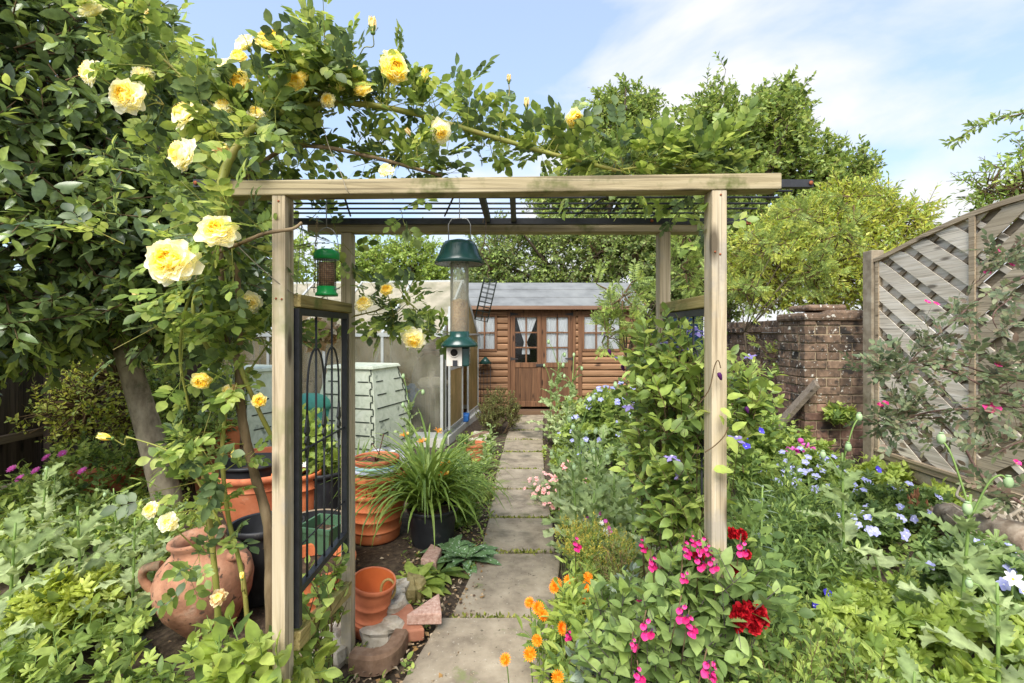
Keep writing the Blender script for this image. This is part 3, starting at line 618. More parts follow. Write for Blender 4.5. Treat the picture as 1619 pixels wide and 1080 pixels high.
mb = MB(); bricks(mb, (x0, y0, 0), (1, 0, 0), x1 - x0, -.05, zt, (0, -1, 0), .62); bricks(mb, (x0, y1, 0), (0, -1, 0), y1 - y0 - .1, -.05, zt, (-1, 0, 0), .7); mb.build('brickwork', [BRK, BRKD], pier_t, .007)
mb = MB(); mb.box((x0 + .014, y0 + .014, -.05), (x1, y1, zt)); mb.build('mortar', MORT, pier_t)
mb = MB()
for i, (a, b, h_) in enumerate(((0, .3, .1), (.31, .66, .13))): mb.box((x0 + a - .03, y0 - .03, zt + .01), (x0 + b, y1, zt + h_))
mb.box((x0 + .12, y0 + .12, zt + .13), (x1 - .1, y1, zt + .2)); mb.build('capping', [BRKD], pier_t, .03)
CONC = M('concrete fence post', [lin(112, 100, 82), lin(140, 128, 108), lin(160, 150, 130)], 9, rough=.95, bump=.4, spots=[(lin(92, 84, 60), 3, .58, .1)])
mb = MB(); mb.box((3.74, 5.0, -.05), (3.87, 5.13, 2.36)); tag(mb.build('fence_post', CONC, None, .008), 'weathered concrete fence post between the brick pier and the lattice panel', 'post')
LATL = wood('grey weathered lattice', [lin(176, 162, 142), lin(212, 200, 180), lin(230, 221, 206)], 1, fine=26, island=.14)
LATF = wood('grey weathered fence frame', [lin(132, 114, 90), lin(164, 146, 120), lin(182, 166, 140)], 1, fine=26)
LATB = wood('dark weathered backing slat', [lin(92, 80, 64), lin(120, 106, 88), lin(138, 124, 106)], 1, fine=26, island=.15)
fp = thing('lattice_fence', 'arched top woven lattice fence panel, weathered grey, beside the driftwood border', 'fence panel', (3.8, 4.0, .2))
FY0, FY1, FZ0 = 4.985, 3.05, .28
topz = lambda Y: 2.26 + .25 * math.sin(min(1, max(0, (FY0 - Y) / 1.5)) * math.pi / 2) ** 1.15 - .06 * max(0, (3.4 - Y) / .4) ** 2
def clipbar(mb, c0, sl, w, x, th, ya, yb, mi=0):
    """one diagonal slat z = c0 + sl*(FY0-Y) in the panel plane, clipped to the panel between ya and yb"""
    n = 90; Ys = [ya - (ya - yb) * i / n for i in range(n + 1)]; hw = w / 2
    seg = [Y for Y in Ys if FZ0 + .02 < c0 + sl * (FY0 - Y) + hw and c0 + sl * (FY0 - Y) - hw < topz(Y) - .03]
    if len(seg) < 3: return
    cl = lambda Y, z: max(FZ0 + .01, min(topz(Y) - .015, z))
    m = max(1, len(seg) // 8); ks = [seg[i] for i in range(0, len(seg), m)]
    if ks[-1] != seg[-1]: ks.append(seg[-1])
    vs = []
    for Y in ks:
        zc = c0 + sl * (FY0 - Y)
        for xx in (x, x + th): vs += [(xx, Y, cl(Y, zc - hw)), (xx, Y, cl(Y, zc + hw))]
    fs = []
    for i in range(len(ks) - 1):
        p, r = i * 4, (i + 1) * 4; fs += [(p, p + 1, r + 1, r), (p + 2, r + 2, r + 3, p + 3), (p + 1, p + 3, r + 3, r + 1), (p, r, r + 2, p + 2)]
    fs += [(0, 2, 3, 1), (len(vs) - 4, len(vs) - 3, len(vs) - 1, len(vs) - 2)]
    mb.add(vs, fs, mi)
mid = 3.93
f_, b_ = MB(), MB(); LATD = wood('dark weathered cross slat', [lin(100, 88, 70), lin(128, 114, 94), lin(144, 130, 110)], 1, fine=26, island=.15)  # darker grey-brown timber: narrow slats of one half, backing boards of the other
for ya, yb, sg in ((FY0 - .03, mid, -1), (mid, FY1 + .01, 1)):
    for i in range(-12, 24):
        off = -sg * .75 * (FY0 - mid); c0 = off + i * .262 + .1
        clipbar(f_, c0, sg * .75, .165 + rnd.uniform(-.008, .008), 3.774 + rnd.uniform(0, .006), .006, ya, yb, 0 if sg < 0 else 1)      # broad slats, a chevron about the middle batten
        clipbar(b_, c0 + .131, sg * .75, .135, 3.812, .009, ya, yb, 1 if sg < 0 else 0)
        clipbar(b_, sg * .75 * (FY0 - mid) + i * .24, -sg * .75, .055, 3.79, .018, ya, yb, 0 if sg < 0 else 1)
LATR = wood('brown weathered slat', [lin(136, 122, 100), lin(168, 153, 128), lin(186, 171, 148)], 1, fine=26, island=.16)
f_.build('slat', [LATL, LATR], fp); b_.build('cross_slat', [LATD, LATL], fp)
mb = MB(); mb.box((3.765, FY1, FZ0 - .06), (3.835, FY0, FZ0 - .005)); mb.box((3.752, FY1, FZ0 - .005), (3.84, FY0, FZ0 + .02))
mb.box((3.765, FY0 - .04, FZ0 + .02), (3.835, FY0, topz(FY0) - .01)); mb.box((3.756, mid - .025, FZ0 + .02), (3.77, mid + .025, topz(mid) + .0))
n = 24
for i in range(n):
    Ya, Yb = FY0 + .01 - (FY0 - FY1) * i / n, FY0 + .01 - (FY0 - FY1) * (i + 1) / n; a, b = topz(Ya), topz(Yb)
    mb.hexa([(3.755, Ya, a - .03), (3.755, Yb, b - .03), (3.845, Yb, b - .03), (3.845, Ya, a - .03)], [(3.755, Ya, a + .012), (3.755, Yb, b + .012), (3.845, Yb, b + .012), (3.845, Ya, a + .012)])
mb.build('frame', LATF, fp)
mb = MB(); mb.box((3.785, 3.0, -.05), (3.835, 4.99, .217)); mb.box((3.778, 3.0, .09), (3.785, 4.99, .205)); tag(mb.build('gravel_board', CONC, None, .004), 'concrete gravel board under the lattice fence panel', 'gravel board')
mb = MB(); mb.box((3.74, 2.9, -.05), (3.87, 3.0, 2.4)); tag(mb.build('fence_post', CONC, None, .008), 'concrete fence post at the near end of the lattice panel', 'post')
DFN = wood('dark featheredge board', [lin(58, 48, 42), lin(84, 72, 64), lin(106, 92, 82)], 2, fine=22, island=.2)
DFR = wood('grey fence rail', [lin(104, 90, 76), lin(140, 124, 106)], 1, fine=22)
fp = thing('board_fence', 'dark vertical board fence with a grey rail along the left side', 'fence', (-5, 6, 0))
mb = MB(); y = 2.6
while y < 10: w = .14; mb.hexa([(-5.0 - rnd.uniform(0, .012), y, 0), (-5.0, y + w, 0), (-5.03, y + w, 0), (-5.03, y, 0)], [(-5.0, y, 1.8), (-5.0, y + w, 1.8), (-5.03, y + w, 1.8), (-5.03, y, 1.8)]); y += w - .012 + .014
mb.build('board', DFN, fp)
for z in (.42, 1.35): mb = MB(); mb.box((-4.99, 2.6, z), (-4.93, 10, z + .075)); mb.build('rail', DFR, fp)
for y in (3.0, 5.05, 7.1): mb = MB(); mb.box((-4.925, y, 0), (-4.84, y + .09, 1.75)); mb.build('post', DFN, fp, .005)
PLK = wood('grey plank', [lin(96, 86, 74), lin(124, 112, 98), lin(140, 128, 112)], 0, fine=26)
a, b = P(1215, 690, 5.6), P(1292, 606, 5.2); mb = MB(); mb.bar(a + (a - b) * .6, b, .05, .14, up=(0, -1, .3)); tag(mb.build('plank', PLK, None, .004), 'grey weathered plank leaning on the brick pier among plants', 'plank')
BLUE = PL('blue tarpaulin', lin(16, 44, 70)); mb = MB(); vs = []; nk, nz_ = 48, 9
for i in range(nz_ + 1):
    z = 1.85 * i / nz_; k_ = 1 - .1 * i / nz_
    for j in range(nk):
        a_ = 6.283 * j / nk; cx_, sy_ = math.cos(a_), math.sin(a_); sq_ = 1 / max(abs(cx_), abs(sy_)) ** .75; r_ = (.48 + .025 * math.sin(a_ * 9 + .4 * i) * (1 - i / nz_ * .6)) * k_ * sq_; vs.append((3.6 + r_ * cx_, 10.5 + r_ * sy_, z + (.1 * math.cos(a_) if i == nz_ else 0)))
mb.add(vs, [(i * nk + j, i * nk + (j + 1) % nk, (i + 1) * nk + (j + 1) % nk, (i + 1) * nk + j) for i in range(nz_) for j in range(nk)], 0, True); mb.add([v for v in vs[-nk:]], [tuple(range(nk))])
tag(mb.build('covered_frame', BLUE), 'dark blue tarpaulin covered shape beyond the summerhouse corner', 'tarpaulin')

# ================================================================ garden arch
ar = thing('garden_arch', 'square timber garden arch with black iron trellis sides straddling the path', 'garden arch', (-.03, 1.9, 0))
Y1, Y2 = 1.583, 2.183
def post(xa, xb, y, zt): mb = MB(); mb.box((xa, y, -.1), (xb, y + .066, zt)); return mb.build('post', W_post, ar, .003)
post(-.7915, -.7477, Y1, 1.953); post(.658, .7085, Y1, 1.9705); post(-.778, -.7325, Y2, 1.955); post(.672, .721, Y2, 1.957)
mb = MB(); mb.hexa([(-.948, Y1 - .004, 1.951), (.887, Y1 - .004, 1.973), (.887, Y1 + .066, 1.973), (-.948, Y1 + .066, 1.951)], [(-.948, Y1 - .004, 2.0), (.887, Y1 - .004, 2.026), (.887, Y1 + .066, 2.026), (-.948, Y1 + .066, 2.0)]); mb.build('beam', W_beam, ar, .004)
mb = MB(); mb.box((-.93, Y2 - .002, 1.957), (.91, Y2 + .066, 2.005)); mb.build('beam', W_beam, ar, .004)
mb = MB(); zr = 2.016
mb.box((-1.1, Y1 + .075, zr - .013), (1.04, Y1 + .1, zr + .013)); mb.box((-1.07, Y2 - .05, 1.983), (1.06, Y2 - .025, 2.009))
for y in (1.75, 1.834, 1.92, 2.0, 2.075): mb.tube([(-1.05, y, zr), (1.02, y, zr)], .0042, 6)
for x in (-.115, -.0): mb.bar((x, Y1 + .08, zr + .002), (x + .008, Y2 - .03, 2.004), .022, .03)
for x in (-.72, -.3, .28, .62): mb.tube([(x + .12, Y1 + .09, zr + .008), (x, Y2 - .04, zr + .004)], .004, 6)
rf = mb.build('trellis_roof', IRON, ar)
mb = MB()
for x, y, z in ((1.03, Y1 + .0735, zr), (-1.09, Y1 + .0735, zr), (1.05, Y2 - .052, 1.996), (.62, Y2 - .052, 1.996)): mb.lathe([(.0, 0), (.007, 0), (.007, .003), (0, .003)], (x, y, z), 10, rot=Matrix.Rotation(RAD(90), 3, 'X'))
mb.box((1.041, Y2 - .0505, 1.9825), (1.0605, Y2 - .0245, 2.0095)); mb.build('rusty_end', RUST, rf)
for sx_ in (-.745, .69):
    mb = MB(); mb.box((sx_ - .02, Y1 + .066, 1.588), (sx_ + .02, Y2, 1.632)); mb.build('side_rail', W_rail, ar, .003)
    mb = MB(); mb.bar((sx_, Y1 + .066, .44), (sx_, Y2, .34), .035, .06); mb.build('side_rail', W_rail, ar, .003)
    mb = MB(); ya, yb = Y1 + .085, Y2 - .035; tq = .024
    mb.box((sx_ - tq / 2, ya - .012, .48), (sx_ + tq / 2, ya + .012, 1.585)); mb.box((sx_ - tq / 2, yb - .012, .48), (sx_ + tq / 2, yb + .012, 1.585))
    mb.box((sx_ - tq / 2, ya + .012, 1.561), (sx_ + tq / 2, yb - .012, 1.585)); mb.box((sx_ - tq / 2, ya + .012, .59), (sx_ + tq / 2, yb - .012, .614)); fr_ = mb.build('trellis_side', IRON, ar)
    mb = MB(); sp = (yb - ya) / 6
    for i in range(1, 6):
        y = ya + sp * i; top = 1.56 if i % 2 == 0 else 1.12
        mb.tube([(sx_, y, .6), (sx_, y, top)], .0042, 6)
        if i % 2: 
            zt = 1.215; prof = [(.0, zt), (.006, zt - .03), (.019, zt - .075), (.006, zt - .09), (.014, zt - .102), (.017, zt - .112), (.006, zt - .125), (.012, zt - .14), (.004, zt - .17)]
            vs = [(sx_ + s_ * .004, y + r_, z_) for s_ in (-1, 1) for (r_, z_) in prof] + [(sx_ + s_ * .004, y - r_, z_) for s_ in (-1, 1) for (r_, z_) in prof]; k_ = len(prof)
            fs = [(i_, i_ + 1, 2 * k_ + i_ + 1, 2 * k_ + i_) for i_ in range(k_ - 1)] + [(k_ + i_, 3 * k_ + i_, 3 * k_ + i_ + 1, k_ + i_ + 1) for i_ in range(k_ - 1)] + [(i_, k_ + i_, k_ + i_ + 1, i_ + 1) for i_ in range(k_ - 1)] + [(2 * k_ + i_, 2 * k_ + i_ + 1, 3 * k_ + i_ + 1, 3 * k_ + i_) for i_ in range(k_ - 1)]
            mb.add(vs, fs)
    mb.tube([(sx_, ya, 1.08), (sx_, yb, 1.08)], .0042, 6); mb.tube([(sx_, ya, .75), (sx_, yb, .75)], .003, 6)
    for yc in (ya + sp * 2, ya + sp * 4):
        for s_ in (-1, 1): mb.tube([(sx_, min(yb, max(ya, yc + s_ * sp * 1.0 * math.sin(u))), 1.25 + .19 * math.cos(u) ** .8 if u < 1.55 else 1.25) for u in np.linspace(0, 1.56, 9)] + [(sx_, min(yb, max(ya, yc + s_ * sp)), 1.2)], .0042, 6)
    mb.build('gothic_bar', IRON, fr_)
mb = MB(); s_ = [P(376, 388, 1.57), P(400, 412, 1.57), P(432, 440, 1.575), P(468, 466, 1.64), P(520, 486, 1.95)]; mb.tube(spline(s_), .0016, 5)
mb.tube(spline([P(505, 175, 1.72), P(520, 230, 1.7), P(540, 275, 1.6), P(552, 305, 1.56), P(575, 312, 1.75)]), .0012, 5)
tag(mb.build('twine', M('grey twine', [lin(130, 120, 104), lin(150, 142, 124)], 50)), 'thin grey twine tying the rose to the left posts', 'twine')

# ================================================================ bird feeders
GRN = M('dark green metal', [lin(22, 56, 52), lin(34, 72, 66)], 8, rough=.25, spec=.6)
BGR = M('bright green plastic', [lin(10, 128, 58), lin(20, 150, 70)], 8, rough=.3, spec=.5)
CLR = glass('clear feeder tube', (.93, .93, .88, 1), lin(222, 218, 204), .38, .05)
SEED = M('sunflower hearts', [lin(150, 112, 70), lin(206, 168, 118), lin(226, 198, 156)], 120, rough=.9, bump=.8)
NUT = M('peanuts', [lin(132, 96, 66), lin(176, 138, 102), lin(206, 176, 140)], 90, rough=.9, bump=.8)
WHT = M('white feeder port', [lin(190, 182, 168), lin(212, 206, 194)], 20, rough=.6)
YF = 1.83; fx = (727 - CX) / F * YF; zz = lambda py: EYE - (py - CY) / F * YF; rr = lambda px: px / F * YF
t = thing('seed_feeder', 'tall clear tube bird feeder with dark green domed cap hanging from the arch', 'bird feeder', (fx, YF, zz(580)))
c = Vector((fx, YF, 0))
mb = MB(); mb.lathe([(rr(39), zz(418)), (rr(38), zz(412)), (rr(33), zz(404)), (rr(28), zz(390)), (rr(23), zz(383)), (rr(8), zz(379)), (0, zz(379))], c, 40)
mb.lathe([(rr(38.5), zz(418.3)), (rr(36), zz(411)), (rr(27), zz(396)), (rr(14), zz(390))], c, 40, closed=True); mb.build('cap', GRN, t)
mb = MB(); mb.lathe([(rr(14.5), zz(536)), (rr(14.5), zz(392))], c, 32, closed=True); mb.build('tube', CLR, t)
mb = MB(); mb.lathe([(rr(13.6), zz(530)), (rr(13.6), zz(477)), (rr(9), zz(474)), (0, zz(472))], c, 28); mb.build('seed', SEED, t)
mb = MB(); mb.lathe([(rr(15.5), zz(524)), (rr(15.5), zz(532)), (rr(18), zz(534)), (rr(29), zz(544)), (rr(29), zz(548)), (rr(15), zz(549)), (0, zz(549))][::-1], c, 40); mb.build('tray', GRN, t)
mb = MB(); mb.box((fx - rr(14), YF - rr(9), zz(579)), (fx + rr(16), YF + rr(15), zz(549))); mb.build('base_housing', GRN, t, .006)
mb = MB(); mb.box((fx - rr(19), YF - rr(12), zz(578)), (fx + rr(5), YF - rr(9.3), zz(549.5))); mb.box((fx - rr(9), YF - rr(15), zz(578)), (fx - rr(2), YF - rr(12), zz(569)), 1)
mb.lathe([(0, -.001), (rr(6), -.001), (rr(6), .003), (rr(7.5), .003), (rr(7.5), .0), (rr(5), .0015)], (fx - rr(7), YF - rr(12), zz(557)), 24, rot=Matrix.Rotation(RAD(90), 3, 'X')); mb.build('feeding_port', [WHT, IRON], t)
mb = MB(); mb.lathe([(0, 0), (rr(5.6), 0), (rr(5.6), .002), (0, .002)], (fx - rr(7), YF - rr(12.6), zz(557)), 20, rot=Matrix.Rotation(RAD(90), 3, 'X')); mb.build('port_shade_disc', DARK, t)  # flat dark disc: the hole's shade is painted, nothing is cut out
mb = MB(); mb.tube([c + Vector((-rr(17), 0, zz(392))), c + Vector((-rr(17.5), 0, zz(355))), c + Vector((-rr(12), 0, zz(346))), c + Vector((0, 0, zz(345))), c + Vector((rr(12), 0, zz(346))), c + Vector((rr(17.5), 0, zz(355))), c + Vector((rr(17), 0, zz(392)))], .0022, 6)
mb.tube(spline([c + Vector((0, 0, zz(346))), c + Vector((0, .0, zz(330))), c + Vector((0, -.004, 2.02)), c + Vector((0, .006, 2.026)), c + Vector((0, .012, 2.016))]), .002, 6); mb.build('hanger', WIRE, t)
YF = 1.86; fx = (517 - CX) / F * YF; c = Vector((fx, YF, 0))
t = thing('nut_feeder', 'small bright green peanut feeder with wire mesh hanging by the left posts', 'bird feeder', (fx, YF, zz(468)))
mb = MB(); mb.lathe([(rr(18), zz(411)), (rr(19.5), zz(409)), (rr(19.5), zz(401)), (rr(17), zz(397)), (rr(9), zz(394)), (0, zz(393.5))], c, 32); mb.build('cap', BGR, t)
mb = MB(); mb.lathe([(rr(17), zz(468)), (rr(17), zz(464)), (rr(14.5), zz(462)), (rr(14.5), zz(453)), (0, zz(453))], c, 32); mb.build('base', BGR, t)
mb = MB(); mb.lathe([(rr(12), zz(454)), (rr(12.5), zz(430)), (rr(12), zz(416)), (0, zz(414))], c, 24); mb.build('nuts', NUT, t)
mb = MB(); ns = 26
for i in range(ns): a = 6.283 * i / ns; o_ = Vector((math.cos(a), math.sin(a), 0)) * rr(14); mb.tube([c + o_ + Vector((0, 0, zz(455))), c + o_ + Vector((0, 0, zz(409)))], .0009, 4)
for py in np.linspace(410, 454, 15): mb.tube([c + Vector((math.cos(a) * rr(14), math.sin(a) * rr(14), zz(py))) for a in np.linspace(0, 6.283, 25)], .0008, 4)
mb.build('mesh', M('dark wire', [lin(72, 66, 60), lin(98, 90, 80)], 30, metallic=.4, rough=.5), t)
mb = MB(); mb.tube(spline([c + Vector((-rr(18), 0, zz(403))), c + Vector((-rr(18), 0, zz(385))), c + Vector((-rr(12), 0, zz(367))), c + Vector((0, 0, zz(360))), c + Vector((rr(12), 0, zz(367))), c + Vector((rr(18), 0, zz(385))), c + Vector((rr(18), 0, zz(403)))]), .0016, 6)
mb.tube([c + Vector((0, 0, zz(360))), c + Vector((0, -.004, zz(335))), c + Vector((0, 0, 2.02))], .002, 6); mb.tube([c + Vector((-rr(24), -.01, zz(455))), c + Vector((rr(22), -.01, zz(457)))], .0022, 6); mb.build('hanger', WIRE, t)
mb = MB(); cpt = [P(503, 345, 1.9)]; 
for i in range(26): z0 = P(502, 345, 1.9) - Vector((.0005 * i, 0, .0115 * i)); a = RAD(90) * (i % 2); mb.tube([z0 + Vector((math.cos(a) * .004 * math.cos(u), math.sin(a) * .004 * math.cos(u), .0075 * math.sin(u))) for u in np.linspace(0, 6.283, 9)], .0011, 4, cap=False)
tag(mb.build('chain', M('brassy chain', [lin(140, 118, 84), lin(168, 146, 108)], 30, metallic=.6, rough=.4)), 'short brassy chain hanging beside the green peanut feeder', 'chain')
YF = 2.05; cA, cB = P(776, 442, YF), P(761, 507, YF); t = thing('suet_cage', 'narrow dark wire cage feeder hanging askew from a long hook', 'bird feeder', tuple(cB))
mb = MB(); d = (cA - cB); ux = d.cross(Vector((0, 1, 0))).normalized() * .027; uy = Vector((0, .027, 0))
for i in (-1, 0, 1):
    for j in (-1, 0, 1):
        if i or j: mb.tube([cB + ux * i + uy * j, cA + ux * i + uy * j], .0013, 5)
for k in range(10): e = cB + d * k / 9; mb.tube([e - ux - uy, e + ux - uy, e + ux + uy, e - ux + uy, e - ux - uy], .0013, 5)
mb.build('cage', M('dark green wire', [lin(44, 50, 46), lin(64, 70, 64)], 20, rough=.5), t)
mb = MB(); hk = [P(764, 352, YF), P(766, 346, YF), P(769, 352, YF), P(766, 384, YF), P(760, 398, YF), P(766, 408, YF), P(774, 425, YF), P(771, 432, YF), P(774, 440, YF)]
mb.tube(spline(hk, 5), .0024, 6); mb.tube(spline([P(766, 384, YF), P(773, 392, YF), P(775, 400, YF)], 5), .0024, 6); mb.build('hook', M('brown wire hook', [lin(104, 88, 70), lin(136, 118, 96)], 30, metallic=.5, rough=.5), t)
t = thing('wall_feeder', 'thin dark wire bird feeder on the summerhouse wall behind the greenhouse corner', 'bird feeder', (-.46, 8.7, 0)); mb = MB(); c = P(768, 0, 8.7); z0, z1 = P(0, 640, 8.7).z, P(0, 575, 8.7).z
for a in (-.09, -.03, .03, .09): mb.tube([(c.x + a, 8.7, z0), (c.x + a, 8.7, z1)], .005, 5)
for z in np.linspace(z0, z1, 5): mb.tube([(c.x - .09, 8.7, z), (c.x + .09, 8.7, z)], .005, 5)
mb.build('cage', IRON, t); mb = MB(); mb.lathe([(.13, z1), (.02, z1 + .12), (0, z1 + .12)], (c.x, 8.7, 0), 12); mb.build('cap', GRN, t)

mb = MB(); hc = P(498, 520, 2.36); t = thing('hanging_basket', 'hanging basket of dry cream and brown curled leaves seen through the left trellis top', 'hanging basket', tuple(hc))
mb.lathe([(0, -.075), (.06, -.065), (.105, -.03), (.12, .0), (.11, .0), (.05, -.02), (0, -.03)], hc, 20, wob=.08, closed=True); mb.build('liner', M('dry liner', [lin(96, 74, 50), lin(150, 124, 92)], 14, bump=.6), t)
lv = LV(); d = rdir(150) * (1, 1, .7); d[:, 2] -= .25; d = nrm(d); lv.add(leaf_t(.7, 4, .5, .5, .5, 0, .06), np.array(hc)[None] + d * (.105, .105, .07), d * .4 + rdir(150) * .7, d, rng.uniform(.035, .06, 150)); lv.build('dry_leaf', LM('dry curled leaf', [lin(226, 208, 180), lin(206, 180, 144), lin(150, 112, 76), lin(236, 224, 204)], .8, .2, .2, 1), t)
mb = MB()
for a in (0, 2.1, 4.2): mb.tube([hc + Vector((.115 * math.cos(a), .115 * math.sin(a), 0)), Vector((-.95, 2.17, 1.99))], .0014, 4)
mb.build('hanging_wire', WIRE, t)
for px, py, Y in ((437, 472, Y1), (446, 473, Y1), (1131, 398, Y1), (1139, 402, Y1), (1140, 300 + 8, Y1), (441, 318, Y1)):
    c = P(px, py, Y); mb = MB(); mb.lathe([(0, .0005), (.0035, .0005), (.0035, .002), (0, .002)], c, 10, rot=Matrix.Rotation(RAD(90), 3, 'X')); mb.build('screw', RUST, ar)
# ================================================================ pots, stones, logs
TC = M('terracotta', [lin(158, 86, 56), lin(190, 110, 74), lin(206, 130, 94)], 5, rough=.8, bump=.12, detail=8, spots=[(lin(214, 174, 148), 3.0, .6, .12), (lin(120, 72, 52), 7, .62, .1)])
TCO = M('orange terracotta', [lin(184, 96, 54), lin(208, 118, 72), lin(216, 134, 90)], 5, rough=.6, bump=.1, spots=[(lin(222, 170, 134), 3, .62, .1)])
TCOLD = M('ancient terracotta', [lin(122, 86, 66), lin(158, 112, 86), lin(180, 136, 108)], 9, rough=.95, bump=1.0, detail=10, spots=[(lin(190, 154, 130), 7, .58, .1), (lin(84, 66, 54), 26, .585, .05), (lin(112, 94, 74), 3.4, .54, .1)])
POTW = M('shiny pot inside', [lin(186, 92, 44), lin(206, 112, 60)], 4, rough=.35, spec=.6)
BLK = M('black plastic pot', [lin(28, 29, 31), lin(46, 47, 50)], 8, rough=.5, spots=[(lin(92, 86, 78), 8, .62, .1)])
GPL = M('green plastic planter', [lin(66, 98, 70), lin(90, 124, 92)], 6, rough=.55, spots=[(lin(120, 140, 112), 5, .6, .1)])
BLUR = M('pale blue glaze', [lin(120, 160, 162), lin(158, 190, 192)], 6, rough=.5); LAV = M('pale lavender plastic', [lin(164, 172, 190), lin(190, 196, 210)], 6, rough=.5)
COMP = M('potting compost', [lin(44, 34, 27), lin(78, 60, 44), lin(104, 82, 58)], 40, rough=1, bump=.9)
def pot(name, label, c, r, h, base=.75, mat=None, soil=.86, cat='pot', bands=(), rim=.1, tilt=None, handles=0, inside=None, group=None, n=40, wall=None):
    mat = mat or TC; c = Vector(c); t = thing(name, label, cat, tuple(c), group); R_ = tilt if tilt is not None else Matrix.Identity(3)
    w = wall or r * .09; rb = r * base; rh = h * rim; pr = [(rb * .98, 0), (rb, .01 * h)]
    f = lambda z: rb + (r * .93 - rb) * (z / (h - rh))
    zs = sorted([z for z in np.linspace(.05, .92, 7) if all(abs(z - b) * (h - rh) > .016 for b in bands)] + list(bands))
    for z in zs:
        zz_ = z * (h - rh)
        if z in bands: pr += [(f(zz_ - .007), zz_ - .007), (f(zz_) + .0045, zz_ - .004), (f(zz_) + .0045, zz_ + .004), (f(zz_ + .007), zz_ + .007)]
        else: pr.append((f(zz_), zz_))
    pr += [(r * .94, h - rh), (r, h - rh + .004), (r * 1.01, h - rh * .4), (r, h - .004), (r - w * .5, h), (r - w, h - .006)]
    mb = MB(); mb.lathe([(0, 0)] + pr, c, n, rot=R_, closed=True)
    mb.build('body', mat, t)
    mb = MB(); mb.lathe([(r - w, h - .006), (rb - w * .3, .1 * h), (0, .1 * h)], c, n, rot=R_, closed=True); mb.build('inside', inside or mat, t)
    if soil:
        zs = h * soil; ri = (r - w) * .97 - (r - rb) * (1 - soil); mb = MB(); mb.lathe([(ri, zs - .01), (ri * .7, zs + .006), (ri * .3, zs - .004), (0, zs + .006)], c, 24, rot=R_, wob=.05); mb.build('compost', COMP, t)
    for i in range(handles):
        a = i * math.pi; mb = MB(); d = Vector((math.cos(a), math.sin(a), 0)); mb.tube(spline([c + R_ @ (d * r * .93 + Vector((0, 0, h * .86))), c + R_ @ (d * r * 1.3 + Vector((0, 0, h * .84))), c + R_ @ (d * r * 1.3 + Vector((0, 0, h * .68))), c + R_ @ (d * r * .88 + Vector((0, 0, h * .62)))]), .011, 8); mb.build('handle', mat, t)
    return t
g = G(580, 868)
pot('terracotta_pot', 'large ribbed terracotta pot at the bottom of the stack beside the arch post', (g.x, g.y + .22, 0), .235, .36, .74, TCO, 0, bands=(.25, .5, .75), inside=POTW)
oc = Vector((g.x + .005, g.y + .22, .2)); t = thing('octagonal_pot', 'octagonal terracotta planter with panelled sides sitting in the large ribbed pot', 'pot', tuple(oc))
mb = MB(); mb.lathe([(.15, 0), (.2, .2), (.235, .235), (.25, .25), (.25, .285), (.22, .285), (.2, .24), (.15, .06), (0, .06)], oc, 8, sm=False, closed=True); mb.build('body', TCO, t, .006)
mb = MB()
for k in range(8):
    a = RAD(45 * k + 22.5); R_ = Matrix.Rotation(a, 3, 'Z'); p = lambda u, z: oc + R_ @ Vector((.152 + .2 * z + .001, u, z)) * 1.0
    for (u0, z0, u1, z1) in ((-.04, .06, .04, .06), (-.055, .19, .055, .19), (-.04, .06, -.055, .19), (.04, .06, .055, .19)): mb.bar(p(u0, z0), p(u1, z1), .01, .01)
mb.build('panel_moulding', TCO, t)
for nm, lb, m_, z, r_ in (('plant_ring', 'pale lavender plastic ring between the octagonal planter and the blue rim', LAV, .485, .172), ('glazed_saucer', 'pale blue glazed rim under the topmost terracotta pot', BLUR, .51, .165)):
    mb = MB(); mb.lathe([(r_ * .8, 0), (r_, .004), (r_ * 1.03, .018), (r_, .028), (r_ * .9, .028), (r_ * .8, .02)], (oc.x, oc.y, z), 36); tag(mb.build(nm, m_), lb, 'rim')
pot('terracotta_pot', 'small terracotta pot with a dead twig on top of the pot stack', (oc.x, oc.y, .47), .168, .115, .85, TC, .7, rim=.3)
mb = MB(); o_ = Vector((oc.x, oc.y, .55))
for i in range(9):
    a = rnd.uniform(0, 6.28); e = o_ + Vector((.1 * math.cos(a), .1 * math.sin(a), rnd.uniform(-.0, .04))); mb.tube(spline([o_, o_ + Vector((.05 * math.cos(a), .05 * math.sin(a), .045)), e]), .0035, 5)
mb.tube(spline([o_, o_ + Vector((.03, 0, .1)), o_ + Vector((.055, 0, .2))]), .004, 5); mb.tube(spline([o_ + Vector((.02, 0, .06)), o_ + Vector((-.03, 0, .13))]), .003, 5)
tag(mb.build('dead_plant', M('dead stem', [lin(84, 40, 40), lin(112, 66, 56)], 20), None), 'dead dark red twiggy plant in the topmost terracotta pot', 'dead plant')
# small pot with a ring handle near the rear post
tl = Matrix.Rotation(RAD(9), 3, 'Y') @ Matrix.Rotation(RAD(6), 3, 'X'); g = Vector((-.728, 2.42, .0))
pot('terracotta_pot', 'empty shiny terracotta pot leaning among stones at the foot of the rear left post', g, .108, .28, .66, TC, 0, bands=(.28, .38, .66), tilt=tl, inside=POTW, wall=.008)
mb = MB(); rg = P(614, 932, 2.42); mb.tube([rg + Vector((.035 * math.cos(u), .01 * math.sin(u), .045 * math.sin(u))) for u in np.linspace(0, 6.283, 20)], .007, 8); tag(mb.build('ring_handle', M('yellow glazed clay', [lin(150, 128, 70), lin(178, 154, 96)], 9, rough=.4)), 'yellowish glazed ring handle behind the leaning empty pot', 'handle')
pot('terracotta_pot', 'wide terracotta pot behind the bottom of the left arch side', (-1.08, 2.62, 0), .22, .27, .78, TCO, .8, bands=(.55,))
